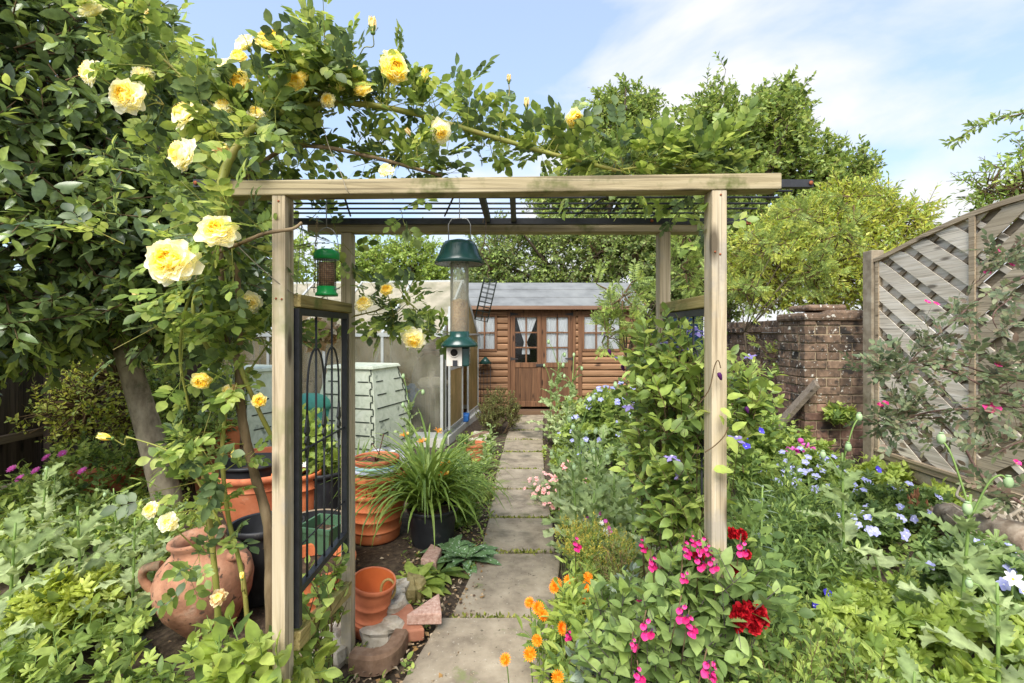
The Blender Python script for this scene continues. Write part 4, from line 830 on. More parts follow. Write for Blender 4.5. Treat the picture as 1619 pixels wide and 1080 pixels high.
pot('terracotta_pot', 'big round terracotta bowl holding black tubs behind the rose stems', (G(390, 838).x, 3.85, 0), .36, .43, .62, TC, .0, bands=(.82,), rim=.12)
pot('plastic_tub', 'black plastic tub standing in the big terracotta bowl', (G(390, 838).x - .06, 3.85, .18), .25, .3, .8, BLK, .7)
pot('terracotta_pot', 'plain terracotta pot with side handles seen through the arch trellis', (P(470, 0, 3.75).x, 3.75, 0), .18, .42, .82, TCO, 0, bands=(.8,), handles=2, inside=POTW)
pot('stone_pot', 'low buff stone bowl with dark inside behind the green square planter', (P(492, 0, 3.0).x, 3.06, 0), .2, .31, .75, M('buff stone', [lin(124, 106, 86), lin(156, 140, 116)], 8, bump=.3), .0, inside=BLK)
pot('plastic_pot', 'large black plastic pot of leafy stems behind the trellis', (P(508, 0, 3.9).x, 3.9, 0), .22, .4, .85, BLK, .9)
pot('plastic_pot', 'black plastic pot holding the daylily beside the path', (P(684, 0, 3.4).x, 3.42, 0), .18, .27, .8, BLK, .88)
pot('plastic_pot', 'black plastic pot half hidden behind the old terracotta jar', (P(414, 0, 2.75).x, 2.75, 0), .17, .42, .8, BLK, .6)
pot('plastic_pot', 'second black plastic pot next to the jar, nearest the arch post', (P(440, 0, 3.05).x, 3.05, 0), .16, .3, .8, BLK, .6)
pot('terracotta_pot', 'small round terracotta pot on the path edge by the greenhouse corner', (P(752, 0, 5.5).x, 5.5, 0), .125, .24, .72, TC, .8, rim=.16)
pot('terracotta_pot', 'tall orange wall pot of rough terracotta behind the rose stems', (P(348, 0, 4.9).x, 4.9, .0), .2, .58, .8, TCO, .0)
pot('terracotta_pot', 'wide terracotta dish in front of the tall orange pot', (P(350, 0, 4.5).x, 4.5, 0), .24, .3, .8, TC, .8)
pot('terracotta_pot', 'terracotta pot partly hidden by the left arch post', (P(418, 0, 4.4).x, 4.4, 0), .17, .42, .85, TC, .8)
t = thing('square_planter', 'green square plastic planter behind the trellis side', 'planter', (P(508, 0, 2.85).x, 2.9, .12)); c = Vector((P(508, 0, 2.85).x, 2.9, 0)); Rz = Matrix.Rotation(RAD(-14), 3, 'Z')
mb = MB(); sq = lambda w, z: [c + Rz @ Vector((x * w, y * w, z)) for x, y in ((-1, -1), (1, -1), (1, 1), (-1, 1))]
for (w0, z0), (w1, z1) in (((.078, .04), (.105, .33)), ((.105, .33), (.112, .33)), ((.112, .33), (.114, .36)), ((.114, .36), (.1, .36)), ((.1, .36), (.08, .08))):
    v = sq(w0, z0) + sq(w1, z1); mb.add(v, [(j, (j + 1) % 4, 4 + (j + 1) % 4, 4 + j) for j in range(4)])
mb.build('body', GPL, t); mb = MB(); v = sq(.097, .3); mb.add(v, [(0, 1, 2, 3)]); mb.build('compost', COMP, t)
# terracotta trough
t = thing('terracotta_trough', 'long terracotta trough behind the grey tree trunk', 'trough', (-3.6, 4.75, 0)); a, b = Vector((-4.08, 4.5, 0)), Vector((-2.95, 5.1, 0)); d = (b - a).normalized(); s_ = Vector((-d.y, d.x, 0)); u = Vector((0, 0, 1))
rect = lambda e, w, z: [a - d * e - s_ * w + u * z, b + d * e - s_ * w + u * z, b + d * e + s_ * w + u * z, a - d * e + s_ * w + u * z]
mb = MB()
for (e0, w0, z0), (e1, w1, z1) in (((-.04, .11, 0), (0, .135, .2)), ((0, .135, .2), (.015, .15, .2)), ((.015, .15, .2), (.015, .15, .24)), ((.015, .15, .24), (-.01, .125, .24)), ((-.01, .125, .24), (-.05, .1, .05))):
    mb.add(rect(e0, w0, z0) + rect(e1, w1, z1), [(j, (j + 1) % 4, 4 + (j + 1) % 4, 4 + j) for j in range(4)])
mb.build('body', TC, t); mb = MB(); mb.add(rect(-.02, .115, .21), [(0, 1, 2, 3)]); mb.build('compost', COMP, t)
# old amphora-like jar
jc = Vector((P(338, 0, 2.42).x, 2.42, .0)); JS = .83; tl = Matrix.Rotation(RAD(-7), 3, 'Y') @ Matrix.Rotation(RAD(4), 3, 'X'); t = thing('terracotta_jar', 'old bulbous weathered terracotta jar with shoulder handles lying among the left plants', 'jar', tuple(jc))
mb = MB(); mb.lathe([(x_ * JS, z_ * JS) for x_, z_ in [(.11, 0), (.125, .01), (.13, .03), (.175, .1), (.235, .2), (.262, .3), (.258, .38), (.225, .45), (.17, .5), (.14, .52), (.135, .56), (.155, .585), (.15, .6), (.125, .595), (.12, .5), (.2, .4), (.2, .2), (0, .12)]], jc, 48, rot=tl, wob=.02); mb.build('body', TCOLD, t)
for sg in (-1, 1):
    mb = MB(); mb.tube(spline([jc + tl @ (Vector((sg * .2, -.05, .47)) * JS), jc + tl @ (Vector((sg * .29, -.06, .465)) * JS), jc + tl @ (Vector((sg * .315, -.06, .4)) * JS), jc + tl @ (Vector((sg * .27, -.05, .31)) * JS)]), [.022, .022, .022, .02, .02, .02, .02, .02, .02, .018, .018, .018, .018, .018, .02, .02, .02, .02, .02][:19], 10); mb.build('handle', TCOLD, t)
# plastic bag
BAG = M('grey plastic bag', [lin(74, 76, 80), lin(126, 128, 132), lin(196, 198, 202)], 9, rough=.35, spec=.6)
def rock(name, label, c, size, mat, seed, cat='stone', n=14, flat=0):
    r = random.Random(seed); V = []; fs = []; m_ = 10; c = Vector(c); ph = [r.uniform(0, 6.28) for _ in range(6)]
    for i in range(m_ + 1):
        th = math.pi * i / m_
        for j in range(n):
            a = 2 * math.pi * j / n; d = Vector((math.sin(th) * math.cos(a), math.sin(th) * math.sin(a), math.cos(th)))
            k = 1 + .18 * math.sin(3 * a + ph[0]) * math.sin(th) + .14 * math.sin(4 * th + ph[1] + a) + .1 * math.sin(5 * a + ph[2]) * math.sin(th) + r.uniform(-.05, .05)
            d = Vector([math.copysign(abs(q) ** .6, q) for q in d]); V.append(c + Vector((d.x * size[0] * k, d.y * size[1] * k, d.z * size[2] * k)))
    fs = [(i * n + j, i * n + (j + 1) % n, (i + 1) * n + (j + 1) % n, (i + 1) * n + j) for i in range(m_) for j in range(n)]
    mb = MB(); mb.add(V, fs, 0, False); return tag(mb.build(name, mat), label, cat)
g = P(595, 716, 5.1); rock('plastic_bag', 'crumpled grey and white plastic bag below the compost bin', (g.x + .1, 5.1, .13), (.26, .1, .12), BAG, 5, 'bag', 22)
PINK = M('pink granite', [lin(150, 112, 96), lin(180, 146, 130), lin(196, 168, 152)], 60, rough=.9, bump=.4, spots=[(lin(206, 188, 172), 90, .62, .04)])
PAV = M('terracotta paver', [lin(150, 96, 72), lin(174, 120, 94)], 12, rough=.8, bump=.15, spots=[(lin(196, 150, 126), 6, .6, .1)])
STN = M('pale limestone', [lin(140, 130, 112), lin(178, 168, 150), lin(200, 192, 176)], 14, rough=.95, bump=.6, detail=10, spots=[(lin(120, 96, 78), 6, .6, .08), (lin(110, 108, 72), 4, .62, .1)])
EDG = M('brown edging brick', [lin(96, 74, 58), lin(124, 98, 78), lin(142, 118, 98)], 18, rough=.95, bump=.4, detail=9, spots=[(lin(150, 130, 104), 8, .62, .06)])
def slab(name, label, pts, z0, z1, mat, bev=.008, tilt=0, cat='stone'):
    mb = MB(); k = len(pts); c = sum((Vector((p[0], p[1], 0)) for p in pts), Vector()) / k
    f = lambda p, z: (p[0], p[1], z + tilt * (p[1] - c.y))
    mb.add([f(p, z0) for p in pts] + [f(p, z1) for p in pts], [tuple(range(k))[::-1], tuple(range(k, 2 * k))] + [(i, (i + 1) % k, k + (i + 1) % k, k + i) for i in range(k)]); return tag(mb.build(name, mat, None, bev), label, cat)
gp = lambda px, py, z: tuple(G(px, py, z))[:2]
slab('broken_paver', 'triangular piece of terracotta paver lying by the path', [gp(611, 966, .07), gp(635, 998, .07), gp(672, 993, .07), gp(650, 958, .07)], .015, .075, PAV, tilt=.1, cat='paver')
slab('granite_wedge', 'pink granite wedge lying on the terracotta paver', [gp(643, 974, .12), gp(699, 973, .12), gp(695, 945, .12)], .08, .135, PINK, .006, .12)
slab('broken_brick', 'broken pinkish stone block between the daylily pot and spotted plant', [gp(665, 893, .05), gp(690, 898, .05), gp(699, 876, .05), gp(682, 868, .05)], 0, .09, PINK, .01)
rock('stone', 'pale squarish stone behind the terracotta paver', G(624, 972) + Vector((0, .1, .05)), (.07, .08, .07), STN, 2)
rock('stone', 'mossy yellowish stone right of the pale squarish stone', G(649, 960) + Vector((0, .08, .05)), (.055, .07, .07), M('mossy stone', [lin(116, 104, 62), lin(156, 142, 96)], 18, bump=.5), 3)
rock('stone', 'pale flat rock at the foot of the leaning terracotta pot', G(598, 1034) + Vector((0, .12, .03)), (.11, .1, .055), STN, 4)
rock('stone', 'rough pale rock between the pot and the terracotta paver', G(614, 1000) + Vector((0, .1, .05)), (.07, .09, .075), STN, 8)
rock('stone', 'whitish lump of rubble at the left of the rear left post', (-.86, 2.25, .03), (.1, .12, .08), STN, 9)
mb = MB(); n = 12; e = [G(px, py) for px, py in ((548, 1078), (585, 1082), (612, 1068), (628, 1040))]; e = spline([(p.x, p.y + .08, 0) for p in e], 6)
vs = []
for i, p in enumerate(e):
    da = (e[min(i + 1, len(e) - 1)] - e[max(i - 1, 0)]).normalized(); s_ = Vector((-da.y, da.x, 0)); vs += [p + s_ * u + Vector((0, 0, z)) for u, z in ((-.036, 0), (-.036, .07), (-.026, .085), (.026, .085), (.036, .07), (.036, 0))]
mb.add(vs, [(i * 6 + j, i * 6 + (j + 1) % 6, (i + 1) * 6 + (j + 1) % 6, (i + 1) * 6 + j) for i in range(len(e) - 1) for j in range(6)] + [tuple(range(6))[::-1], tuple(range(len(vs) - 6, len(vs)))])
tag(mb.build('edging_stone', EDG), 'curved brown brick edging at the path edge by the rear left post', 'edging')
mb = MB()
for i, (p, r_, s) in enumerate(((G(745, 690), RAD(48), .11), (G(775, 672), RAD(50), .1), (G(810, 672) + Vector((-.1, -.4, 0)), RAD(78), .09))):
    pass
for i, (px, py, an, L_) in enumerate(((758, 700, 62, .42), (792, 668, 78, .5))):
    p = G(px, py); d = Vector((math.cos(RAD(an)), math.sin(RAD(an)), 0)); mb = MB(); mb.bar(p - d * L_ / 2 + Vector((0, 0, .06)), p + d * L_ / 2 + Vector((0, 0, .06)), .1, .12)
    tag(mb.build('edging_brick', [EDG, PINK][i], None, .012), ['worn brown edging brick beside the greenhouse plinth', 'pinkish edging brick under the dark shrub by the path'][i], 'brick')
slab('paving_piece', 'pale square paving piece behind the small pot by the greenhouse', [gp(742, 695, .1), gp(768, 697, .1), gp(775, 684, .1), gp(750, 682, .1)], 0, .11, STN, .01, cat='paving')
# logs and driftwood along the right fence
LOG = M('weathered log', [lin(112, 96, 80), lin(152, 136, 118), lin(182, 168, 150)], 16, (1, 1, 1), .95, .6, detail=10, spots=[(lin(72, 58, 46), 6, .57, .1)])
DRF = M('bleached driftwood', [lin(140, 126, 106), lin(176, 164, 144), lin(198, 188, 170)], 24, rough=.9, bump=.4, spots=[(lin(104, 90, 72), 9, .6, .08)])
ROT = M('rotten red brown wood', [lin(84, 54, 36), lin(124, 84, 56), lin(152, 112, 78)], 22, rough=1, bump=1.0, spots=[(lin(58, 40, 30), 9, .56, .08)])
BRN = M('charred branch', [lin(44, 36, 34), lin(76, 64, 58), lin(110, 96, 86)], 26, rough=.95, bump=.6)
def log(name, label, a, b, r, mat, n=14, knob=.12, cat='log'):
    mb = MB(); a, b = Vector(a), Vector(b); k = 12; pts = [a.lerp(b, i / k) + Vector((rnd.uniform(-.25, .25) * r, rnd.uniform(-.25, .25) * r, rnd.uniform(-.15, .15) * r)) for i in range(k + 1)]
    mb.tube(pts, [r * (1 + rnd.uniform(-knob, knob)) for _ in pts], n); ob = mb.build(name, mat); 
    for v in ob.data.vertices: v.co += Vector((rnd.uniform(-1, 1), rnd.uniform(-1, 1), rnd.uniform(-1, 1))) * r * .09
    return tag(ob, label, cat)
log('log', 'long pale split log lying under the driftwood along the right border', P(1490, 812, 3.3), P(1640, 862, 2.6), .085, LOG)
log('log', 'weathered pale log beside the rotten stump near the gravel board', P(1462, 812, 3.62), P(1545, 838, 3.3), .06, LOG)
log('log', 'long old log half hidden by poppies in front of the driftwood', P(1540, 862, 2.75), P(1680, 930, 2.2), .075, LOG)
log('log', 'thin greyish log lying under the blue geraniums', P(1380, 775, 4.3), P(1470, 812, 3.7), .05, LOG)
log('branch', 'dark charred branch propped on the pale log', P(1494, 842, 3.25), P(1552, 806, 3.35), .028, BRN, cat='branch')
t = MB(); c = P(1450, 820, 3.65)
for i in range(46):
    a = rnd.uniform(0, 6.28); r_ = rnd.uniform(.0, .1); h = rnd.uniform(.12, .24) * (1 - r_ * 3); o_ = Vector((c.x + r_ * math.cos(a) * 1.2, c.y + r_ * math.sin(a), c.z)); w = rnd.uniform(.008, .02)
    t.tube([o_, o_ + Vector((rnd.uniform(-.01, .01), 0, h * .7)), o_ + Vector((rnd.uniform(-.02, .02), 0, h))], [w, w * .8, .002], 5)
tag(t.build('stump', ROT), 'splintered red-brown rotten stump among the logs below the fence', 'stump')
mb = MB(); c = P(1600, 815, 3.0)
for i in range(30):
    a = P(rnd.uniform(1560, 1640), rnd.uniform(800, 850), rnd.uniform(2.8, 3.2)); pts = [a]; d = Vector((rnd.uniform(-1, 1), rnd.uniform(-.6, .6), rnd.uniform(-.2, .6)))
    for k in range(7): d = (d + Vector((rnd.uniform(-1, 1), rnd.uniform(-1, 1), rnd.uniform(-.8, .8))) * .7).normalized(); pts.append(pts[-1] + d * rnd.uniform(.025, .05))
    r0 = rnd.uniform(.008, .02); pp = spline(pts, 3); mb.tube(pp, [r0 * (1 - .8 * j / len(pp)) for j in range(len(pp))], 7)
for a, b, r0 in ((P(1545, 800, 3.2), P(1640, 835, 2.85), .03), (P(1560, 838, 2.95), P(1625, 812, 3.1), .024), (P(1548, 815, 3.0), P(1640, 850, 2.8), .026)):
    pp = spline([a, a.lerp(b, .3) + Vector((0, 0, .04)), a.lerp(b, .65) - Vector((0, 0, .03)), b], 6); mb.tube(pp, [r0 * (1 - .4 * j / len(pp)) for j in range(len(pp))], 9)
tag(mb.build('driftwood', DRF), 'tangled bleached driftwood root at the right edge of the bed', 'driftwood')
log('hose', 'short piece of black hose on the soil near the jar', P(225, 1010, 2.33), P(250, 1040, 2.2), .015, BLK, 10, .02, 'hose')
# ================================================================ leaf materials
L_GLOSS = LM('glossy evergreen leaf', [lin(66, 88, 58), lin(92, 116, 70), lin(114, 142, 80), lin(140, 168, 92)], .27, .25, .6)
L_YOUNG = LM('young evergreen leaf', [lin(110, 138, 56), lin(140, 166, 72), lin(160, 184, 88)], .35, .35, .5)
L_ROSE = LM('rose leaf', [lin(84, 112, 48), lin(112, 142, 60), lin(138, 166, 72), lin(166, 184, 92)], .42, .42, .4)
L_ROSED = LM('older rose leaf', [lin(62, 84, 50), lin(82, 108, 62), lin(106, 130, 76)], .4, .35, .4)
L_POP = LM('grey green poppy leaf', [lin(128, 152, 92), lin(150, 172, 110), lin(170, 188, 132)], .6, .3, .25)
L_WEED = LM('bed leaf', [lin(78, 106, 50), lin(106, 136, 62), lin(134, 162, 74), lin(160, 184, 92)], .5, .38, .3)
L_LIME = LM('lime leaf', [lin(124, 152, 58), lin(150, 176, 74), lin(172, 192, 96)], .5, .42, .3)
L_DEEP = LM('deep green leaf', [lin(72, 100, 52), lin(98, 128, 64), lin(124, 152, 78)], .48, .35, .35)
L_CLEM = LM('clematis leaf', [lin(76, 104, 50), lin(104, 134, 60), lin(132, 160, 72), lin(164, 188, 92)], .42, .35, .4)
L_SALV = LM('sage leaf', [lin(98, 126, 68), lin(122, 152, 82), lin(146, 172, 96)], .55, .35, .3)
L_GREY = LM('blue grey leaf', [lin(94, 112, 98), lin(122, 140, 122), lin(142, 158, 136)], .6, .3, .25)
L_GLAUCA = LM('grey plum rose leaf', [lin(82, 98, 70), lin(108, 126, 90), lin(130, 144, 100), lin(136, 118, 96)], .5, .3, .35)
L_TREE = LM('tree leaf', [lin(80, 108, 48), lin(108, 138, 60), lin(136, 162, 74), lin(162, 182, 96)], .5, .35, .35)
L_TREED = LM('dark tree leaf', [lin(64, 88, 42), lin(94, 120, 56), lin(124, 148, 74), lin(160, 178, 116)], .5, .35, .35)
L_TREEB = LM('bright tree leaf', [lin(108, 140, 56), lin(140, 172, 72), lin(168, 194, 98)], .5, .4, .35)
L_YELL = LM('yellow green leaf', [lin(140, 160, 50), lin(170, 186, 66), lin(196, 206, 94), lin(122, 146, 56)], .45, .4, .35)
L_ROW = LM('rowan leaf', [lin(96, 120, 56), lin(122, 148, 66), lin(148, 172, 84)], .5, .38, .3)
L_BOX = LM('small dark shrub leaf', [lin(74, 80, 40), lin(100, 106, 54), lin(126, 130, 70)], .5, .3, .3)
L_LILY = LM('strap leaf', [lin(92, 124, 46), lin(118, 150, 58), lin(146, 174, 80)], .45, .35, .4)
L_GRASS = LM('grass', [lin(88, 112, 48), lin(122, 142, 66), lin(150, 160, 92)], .6, .35, .3)
L_SPOT = LM('spotted leaf', [lin(92, 122, 76), lin(118, 148, 96)], .5, .3, .3)
BARK = M('grey bark', [lin(98, 88, 72), lin(140, 128, 108), lin(170, 158, 136)], 12, (1, 1, .5), .95, .5, detail=8, spots=[(lin(84, 84, 62), 5, .58, .1)])
BARKD = M('dark bark', [lin(50, 42, 32), lin(74, 64, 50), lin(92, 82, 66)], 9, (1, 1, .5), .95, .4)
TWIG = M('twig bark', [lin(82, 66, 46), lin(112, 92, 64)], 20, rough=.9)
CANE = M('green rose cane', [lin(112, 118, 50), lin(148, 150, 70), lin(158, 138, 80)], 9, (1, 1, .3), rough=.55, bump=.1)
CANEB = M('old rose cane', [lin(88, 72, 50), lin(128, 108, 80), lin(152, 134, 104)], 18, (1, 1, .3), .9, .4, detail=8, spots=[(lin(104, 110, 62), 6, .6, .1)])
STEM = M('green stem', [lin(96, 124, 60), lin(128, 152, 78)], 12, rough=.6)
P_CREAM = LM('cream petal', [lin(246, 240, 206), lin(249, 245, 220), lin(251, 248, 232)], .6, .35, .25, 1, .06)
P_YEL = LM('yellow petal', [lin(246, 234, 156), lin(248, 239, 176), lin(250, 243, 196)], .6, .35, .25, 1, .06)
P_DEEP = LM('deep yellow petal', [lin(242, 224, 108), lin(246, 232, 132)], .6, .35, .25, 1, .06)
P_FADE = LM('faded petal', [lin(226, 208, 160), lin(206, 174, 120), lin(238, 224, 190)], .7, .3, .2, 1, .1)
P_RED = LM('red petal', [lin(134, 6, 18), lin(174, 14, 28), lin(200, 36, 46)], .55, .12, .3, 1, .1)
P_PINK = LM('hot pink petal', [lin(176, 14, 88), lin(206, 34, 116), lin(222, 76, 146)], .55, .18, .3, 1, .08)
P_ORA = LM('orange petal', [lin(222, 120, 14), lin(238, 146, 28), lin(244, 170, 54)], .55, .3, .25, 1, .06)
P_BLUE = LM('lilac blue petal', [lin(150, 154, 214), lin(172, 174, 226), lin(192, 194, 234)], .6, .35, .2, 1, .06)
P_VIO = LM('violet blue petal', [lin(72, 62, 196), lin(94, 84, 214)], .5, .3, .3, 1, .06)
P_CLEM = LM('clematis petal', [lin(136, 122, 198), lin(160, 146, 214), lin(178, 166, 222)], .6, .35, .2, 1, .06)
P_PALE = LM('pale pink petal', [lin(226, 150, 146), lin(236, 176, 168), lin(240, 196, 188)], .6, .3, .2, 1, .06)
P_WHITE = LM('white petal', [lin(228, 228, 224), lin(240, 240, 236)], .6, .35, .2, 1, .04)
P_MAUVE = LM('mauve petal', [lin(206, 92, 176), lin(222, 124, 194)], .6, .3, .2, 1, .06)
P_LILY = LM('day lily petal', [lin(214, 120, 40), lin(228, 150, 60)], .6, .3, .2, 1, .08)
P_DUSK = LM('dark purple petal', [lin(70, 28, 78), lin(96, 44, 104)], .6, .3, .2, 1, .08)
EYE_Y = M('flower eye', [lin(214, 160, 40), lin(236, 190, 70)], 60, rough=.9)

OV = leaf_t(.55, 4, .25, .18, .42); OVL = leaf_t(.38, 4, .28, .2, .45); NARROW = leaf_t(.2, 4, .3, .25, .45); ROUND = leaf_t(.8, 5, .2, .15, .5); OVH = leaf_t(.6, 6, .22, .2, .4, 0, .02)
PIN5 = pinnate(2, leaf_t(.66, 4, .18, .12, .48), True, 1.05, .4, .42); PIN7 = pinnate(3, leaf_t(.62, 4, .2, .12, .48), True, 1.1, .34, .34); PINC = pinnate(2, leaf_t(.56, 5, .5, .42, .45, 0, .02), True, .95, .38, .42)
ROWAN = pinnate(7, leaf_t(.3, 3, .15, .15), True, 1.2, .27, .12)
def cut_t(n=5, teeth=3, depth=.5, spread=2.5, droop=.12):
    """deeply cut, toothed round leaf as one sheet: stalk end at the origin"""
    V = [(0, .0, .03)]; k = n * teeth * 2
    for i in range(k + 1):
        u = i / k; a = -spread + 2 * spread * u; lobe = abs(math.cos(math.pi * n * (u - .5) + (0 if n % 2 else math.pi / 2))) ** .8; r = (.5 + .14 * math.cos(a)) * (1 - depth + depth * lobe) * (1 + (.09 if i % 2 else -.06))
        V += [(r * .5 * math.sin(a), r * .5 * math.cos(a), .05 * lobe), (r * math.sin(a), r * math.cos(a), .09 * lobe - droop * r * 1.4)]
    Fc = []
    for i in range(k): p = 1 + 2 * i; Fc += [(0, p, p + 2), (p, p + 1, p + 3, p + 2)]
    return np.array(V, float) * (1.15, 1.15, 1), [f[::-1] for f in Fc]
PAL = cut_t(5, 2, .45, 2.5); PAL7 = cut_t(7, 2, .62, 2.6); CUT = cut_t(5, 3, .6, 2.2, .2)
LOBES = [lobed_t(k, .52) for k in range(4)]

# ---------------------------------------------------------------- flowers (unit size, facing +Z), each a mesh shared by its copies
def petal(a, R_, w, th0, curl, cup, off=0, z0=0, nu=4, nv=4, ruf=.0, notch=0, seed=0):
    r_ = random.Random(seed); V = []; r, z = off, z0; prof = [(r, z)]
    for i in range(nu): th = th0 + curl * (i + .5) / nu; r += R_ / nu * math.sin(th); z += R_ / nu * math.cos(th); prof.append((r, z))
    for i, (r, z) in enumerate(prof):
        u = i / nu; hw = w / 2 * math.sin(math.pi * (.12 + .7 * u)) ** .7 * (1 if i < nu else .86)
        for j in range(nv + 1):
            v = 2 * j / nv - 1; rr_ = r - cup * v * v * R_ * u + (r_.uniform(-ruf, ruf) if i == nu else 0); zz_ = z + cup * .6 * v * v * R_ * u + (r_.uniform(-ruf, ruf) if i >= nu - 1 else 0) - (notch * (1 - abs(v)) * R_ if i == nu else 0)
            V.append((rr_ * math.cos(a) - v * hw * math.sin(a), rr_ * math.sin(a) + v * hw * math.cos(a), zz_))
    return V, [(i * (nv + 1) + j, i * (nv + 1) + j + 1, (i + 1) * (nv + 1) + j + 1, (i + 1) * (nv + 1) + j) for i in range(nu) for j in range(nv)]
def fmesh(name, mb, mats):
    me = bpy.data.meshes.new(name); me.from_pydata(mb.v, [], mb.f); me.polygons.foreach_set('material_index', mb.m); me.polygons.foreach_set('use_smooth', [True] * len(mb.f)); me.update()
    for m in mats: me.materials.append(m)
    return me
def rose_m(seed, mats, open_=1.0):
    r = random.Random(seed); mb = MB()
    for ring, (n, R_, w, th, cu, off, z0, mi) in enumerate(((8, .5, .6, 1.3, .35, .03, -.05, 0), (9, .47, .52, 1.05, .3, .03, -.01, 0), (10, .42, .42, .8, .3, .03, .02, 0), (10, .37, .34, .6, .15, .04, .04, 1), (11, .32, .26, .4, .1, .07, .06, 1), (10, .28, .2, .22, .1, .06, .08, 2), (7, .24, .16, .1, -.05, .02, .1, 2))):
        for k in range(n):
            a = 6.283 * k / n + ring * .5 + r.uniform(-.25, .25); s_ = r.uniform(.88, 1.1)
            mb.add(*petal(a, R_ * s_, w * s_, th * open_ + r.uniform(-.15, .15), cu * open_, .3, off, z0, ruf=.035, seed=r.random()), mi, True)
    mb.lathe([(.0, -.2), (.07, -.17), (.1, -.1), (.05, -.02), (0, 0)], n=8, mi=3)
    return fmesh('rose_bloom', mb, list(mats) + [STEM])
ROSES = [rose_m(k, (P_CREAM, P_YEL, P_DEEP)) for k in range(3)] + [rose_m(5, (P_YEL, P_DEEP, P_DEEP), .8), rose_m(6, (P_CREAM, P_CREAM, P_YEL), .9), rose_m(8, (P_FADE, P_CREAM, P_YEL), 1.12)]
def bud_m(mats):
    mb = MB(); 
    for k in range(6): mb.add(*petal(1.05 * k, .75, .5, .42, -.75, .25, .02, .0), k % 2, True)
    mb.lathe([(0, -.2), (.12, -.16), (.16, -.05), (.1, .02), (0, .02)], n=8, mi=2)
    for k in range(5): mb.add(*petal(1.256 * k + .3, .4, .14, .7, -.1, .1, .1, -.06), 2, True)
    return fmesh('rose_bud', mb, list(mats) + [STEM])
BUD = bud_m((P_DEEP, P_YEL)); BUDF = bud_m((P_FADE, P_YEL))
def flat_m(name, n, mats, w=.5, th=1.35, cu=.2, R_=.5, rows=1, eye=.08, notch=0, nu=3):
    mb = MB()
    for q_ in range(rows):
        for k in range(n): mb.add(*petal(6.283 * (k + .5 * q_) / n, R_ * (1 - .22 * q_), w, th - .25 * q_, cu, .12, .03, .01 * q_, nu, 2, .01, notch, seed=k), 0, True)
    if eye: mb.lathe([(eye, .0), (eye * .9, .03), (eye * .5, .05), (0, .055)], n=10, mi=1)
    return fmesh(name, mb, mats)
GERAN = flat_m('geranium_flower', 5, [P_BLUE, P_WHITE], .42, notch=.1); CALEN = flat_m('marigold_flower', 17, [P_ORA, P_ORA], .13, 1.25, .25, .5, 3, .1); PINKF = flat_m('pink_floret', 5, [P_PALE, P_PINK], .4, 1.2)
WHITEF = flat_m('white_flower', 7, [P_WHITE, EYE_Y], .25, 1.2); VIOF = flat_m('violet_flower', 5, [P_VIO, P_WHITE], .5, 1.0); LYCH = flat_m('mauve_flower', 10, [P_MAUVE, P_CLEM], .2, 1.3, 0, .5, 2)
GLF = flat_m('wild_rose_flower', 5, [P_PINK, EYE_Y], .5, 1.1, .3); LILYF = flat_m('lily_flower', 6, [P_LILY, EYE_Y], .2, .5, 1.2, .7, 1, 0)
mb = MB()
for k in range(4): mb.add(*petal(1.57 * k, .62, .3, 2.75, -1.5, .2, .05, 0, 5, 2), 0, True)
mb.lathe([(.0, .03), (.08, 0), (.05, -.16), (0, -.2)], n=8, mi=1); CLEMF = fmesh('clematis_flower', mb, [P_CLEM, P_WHITE])
mb = MB()
for dx, dz, s_ in ((0, 0, 1), (.34, .1, .85), (-.1, .5, .8), (.2, .85, .55)):
    b0 = len(mb.v)
    mb.add(*petal(0, .5, .52, 1.9, .5, .15, .05, 0, 4, 4), 0, True); mb.add(*petal(.75, .36, .3, 1.7, .6, .2, .03, 0, 3, 2), 0, True); mb.add(*petal(-.75, .36, .3, 1.7, .6, .2, .03, 0, 3, 2), 0, True); mb.add(*petal(0, .34, .24, .7, .9, .3, .0, .02, 3, 2), 0, True); mb.add(*petal(3.14, .3, .14, 1.0, .2, .3, .0, 0, 3, 2), 1, True)
    mb.v[b0:] = [(v[0] * s_, v[1] * s_ + dx, v[2] * s_ + dz) for v in mb.v[b0:]]
SALVF = fmesh('sage_flower', mb, [P_PINK, P_DUSK])
mb = MB()
for k in range(5):
    a = 1.256 * k; R_ = Matrix.Rotation(a, 3, 'Z') @ Matrix.Rotation(RAD(105), 3, 'Y'); mb.lathe([(.04, 0), (.1, .12), (.13, .3), (.2, .42)], (math.cos(a) * .08, math.sin(a) * .08, .12 * k), 8, rot=R_, closed=True)
FOXF = fmesh('foxglove_bells', mb, [P_MAUVE])
REDR = rose_m(9, (P_RED, P_RED, P_RED))
def flower(parent, me, p, n, size, name='flower', spin=None, label=None):
    o = bpy.data.objects.new(name, me); COL.objects.link(o); o.parent = parent; o.location = Vector(p) - ORG[parent.name]
    q_ = Vector((0, 0, 1)).rotation_difference(Vector(n)); q_ = q_ @ Matrix.Rotation(rnd.uniform(0, 6.28) if spin is None else spin, 3, 'Z').to_quaternion()
    o.rotation_mode = 'QUATERNION'; o.rotation_quaternion = q_; o.scale = (size,) * 3
    if label: o['label'] = label
    ORG[o.name] = ORG[parent.name]
    return o

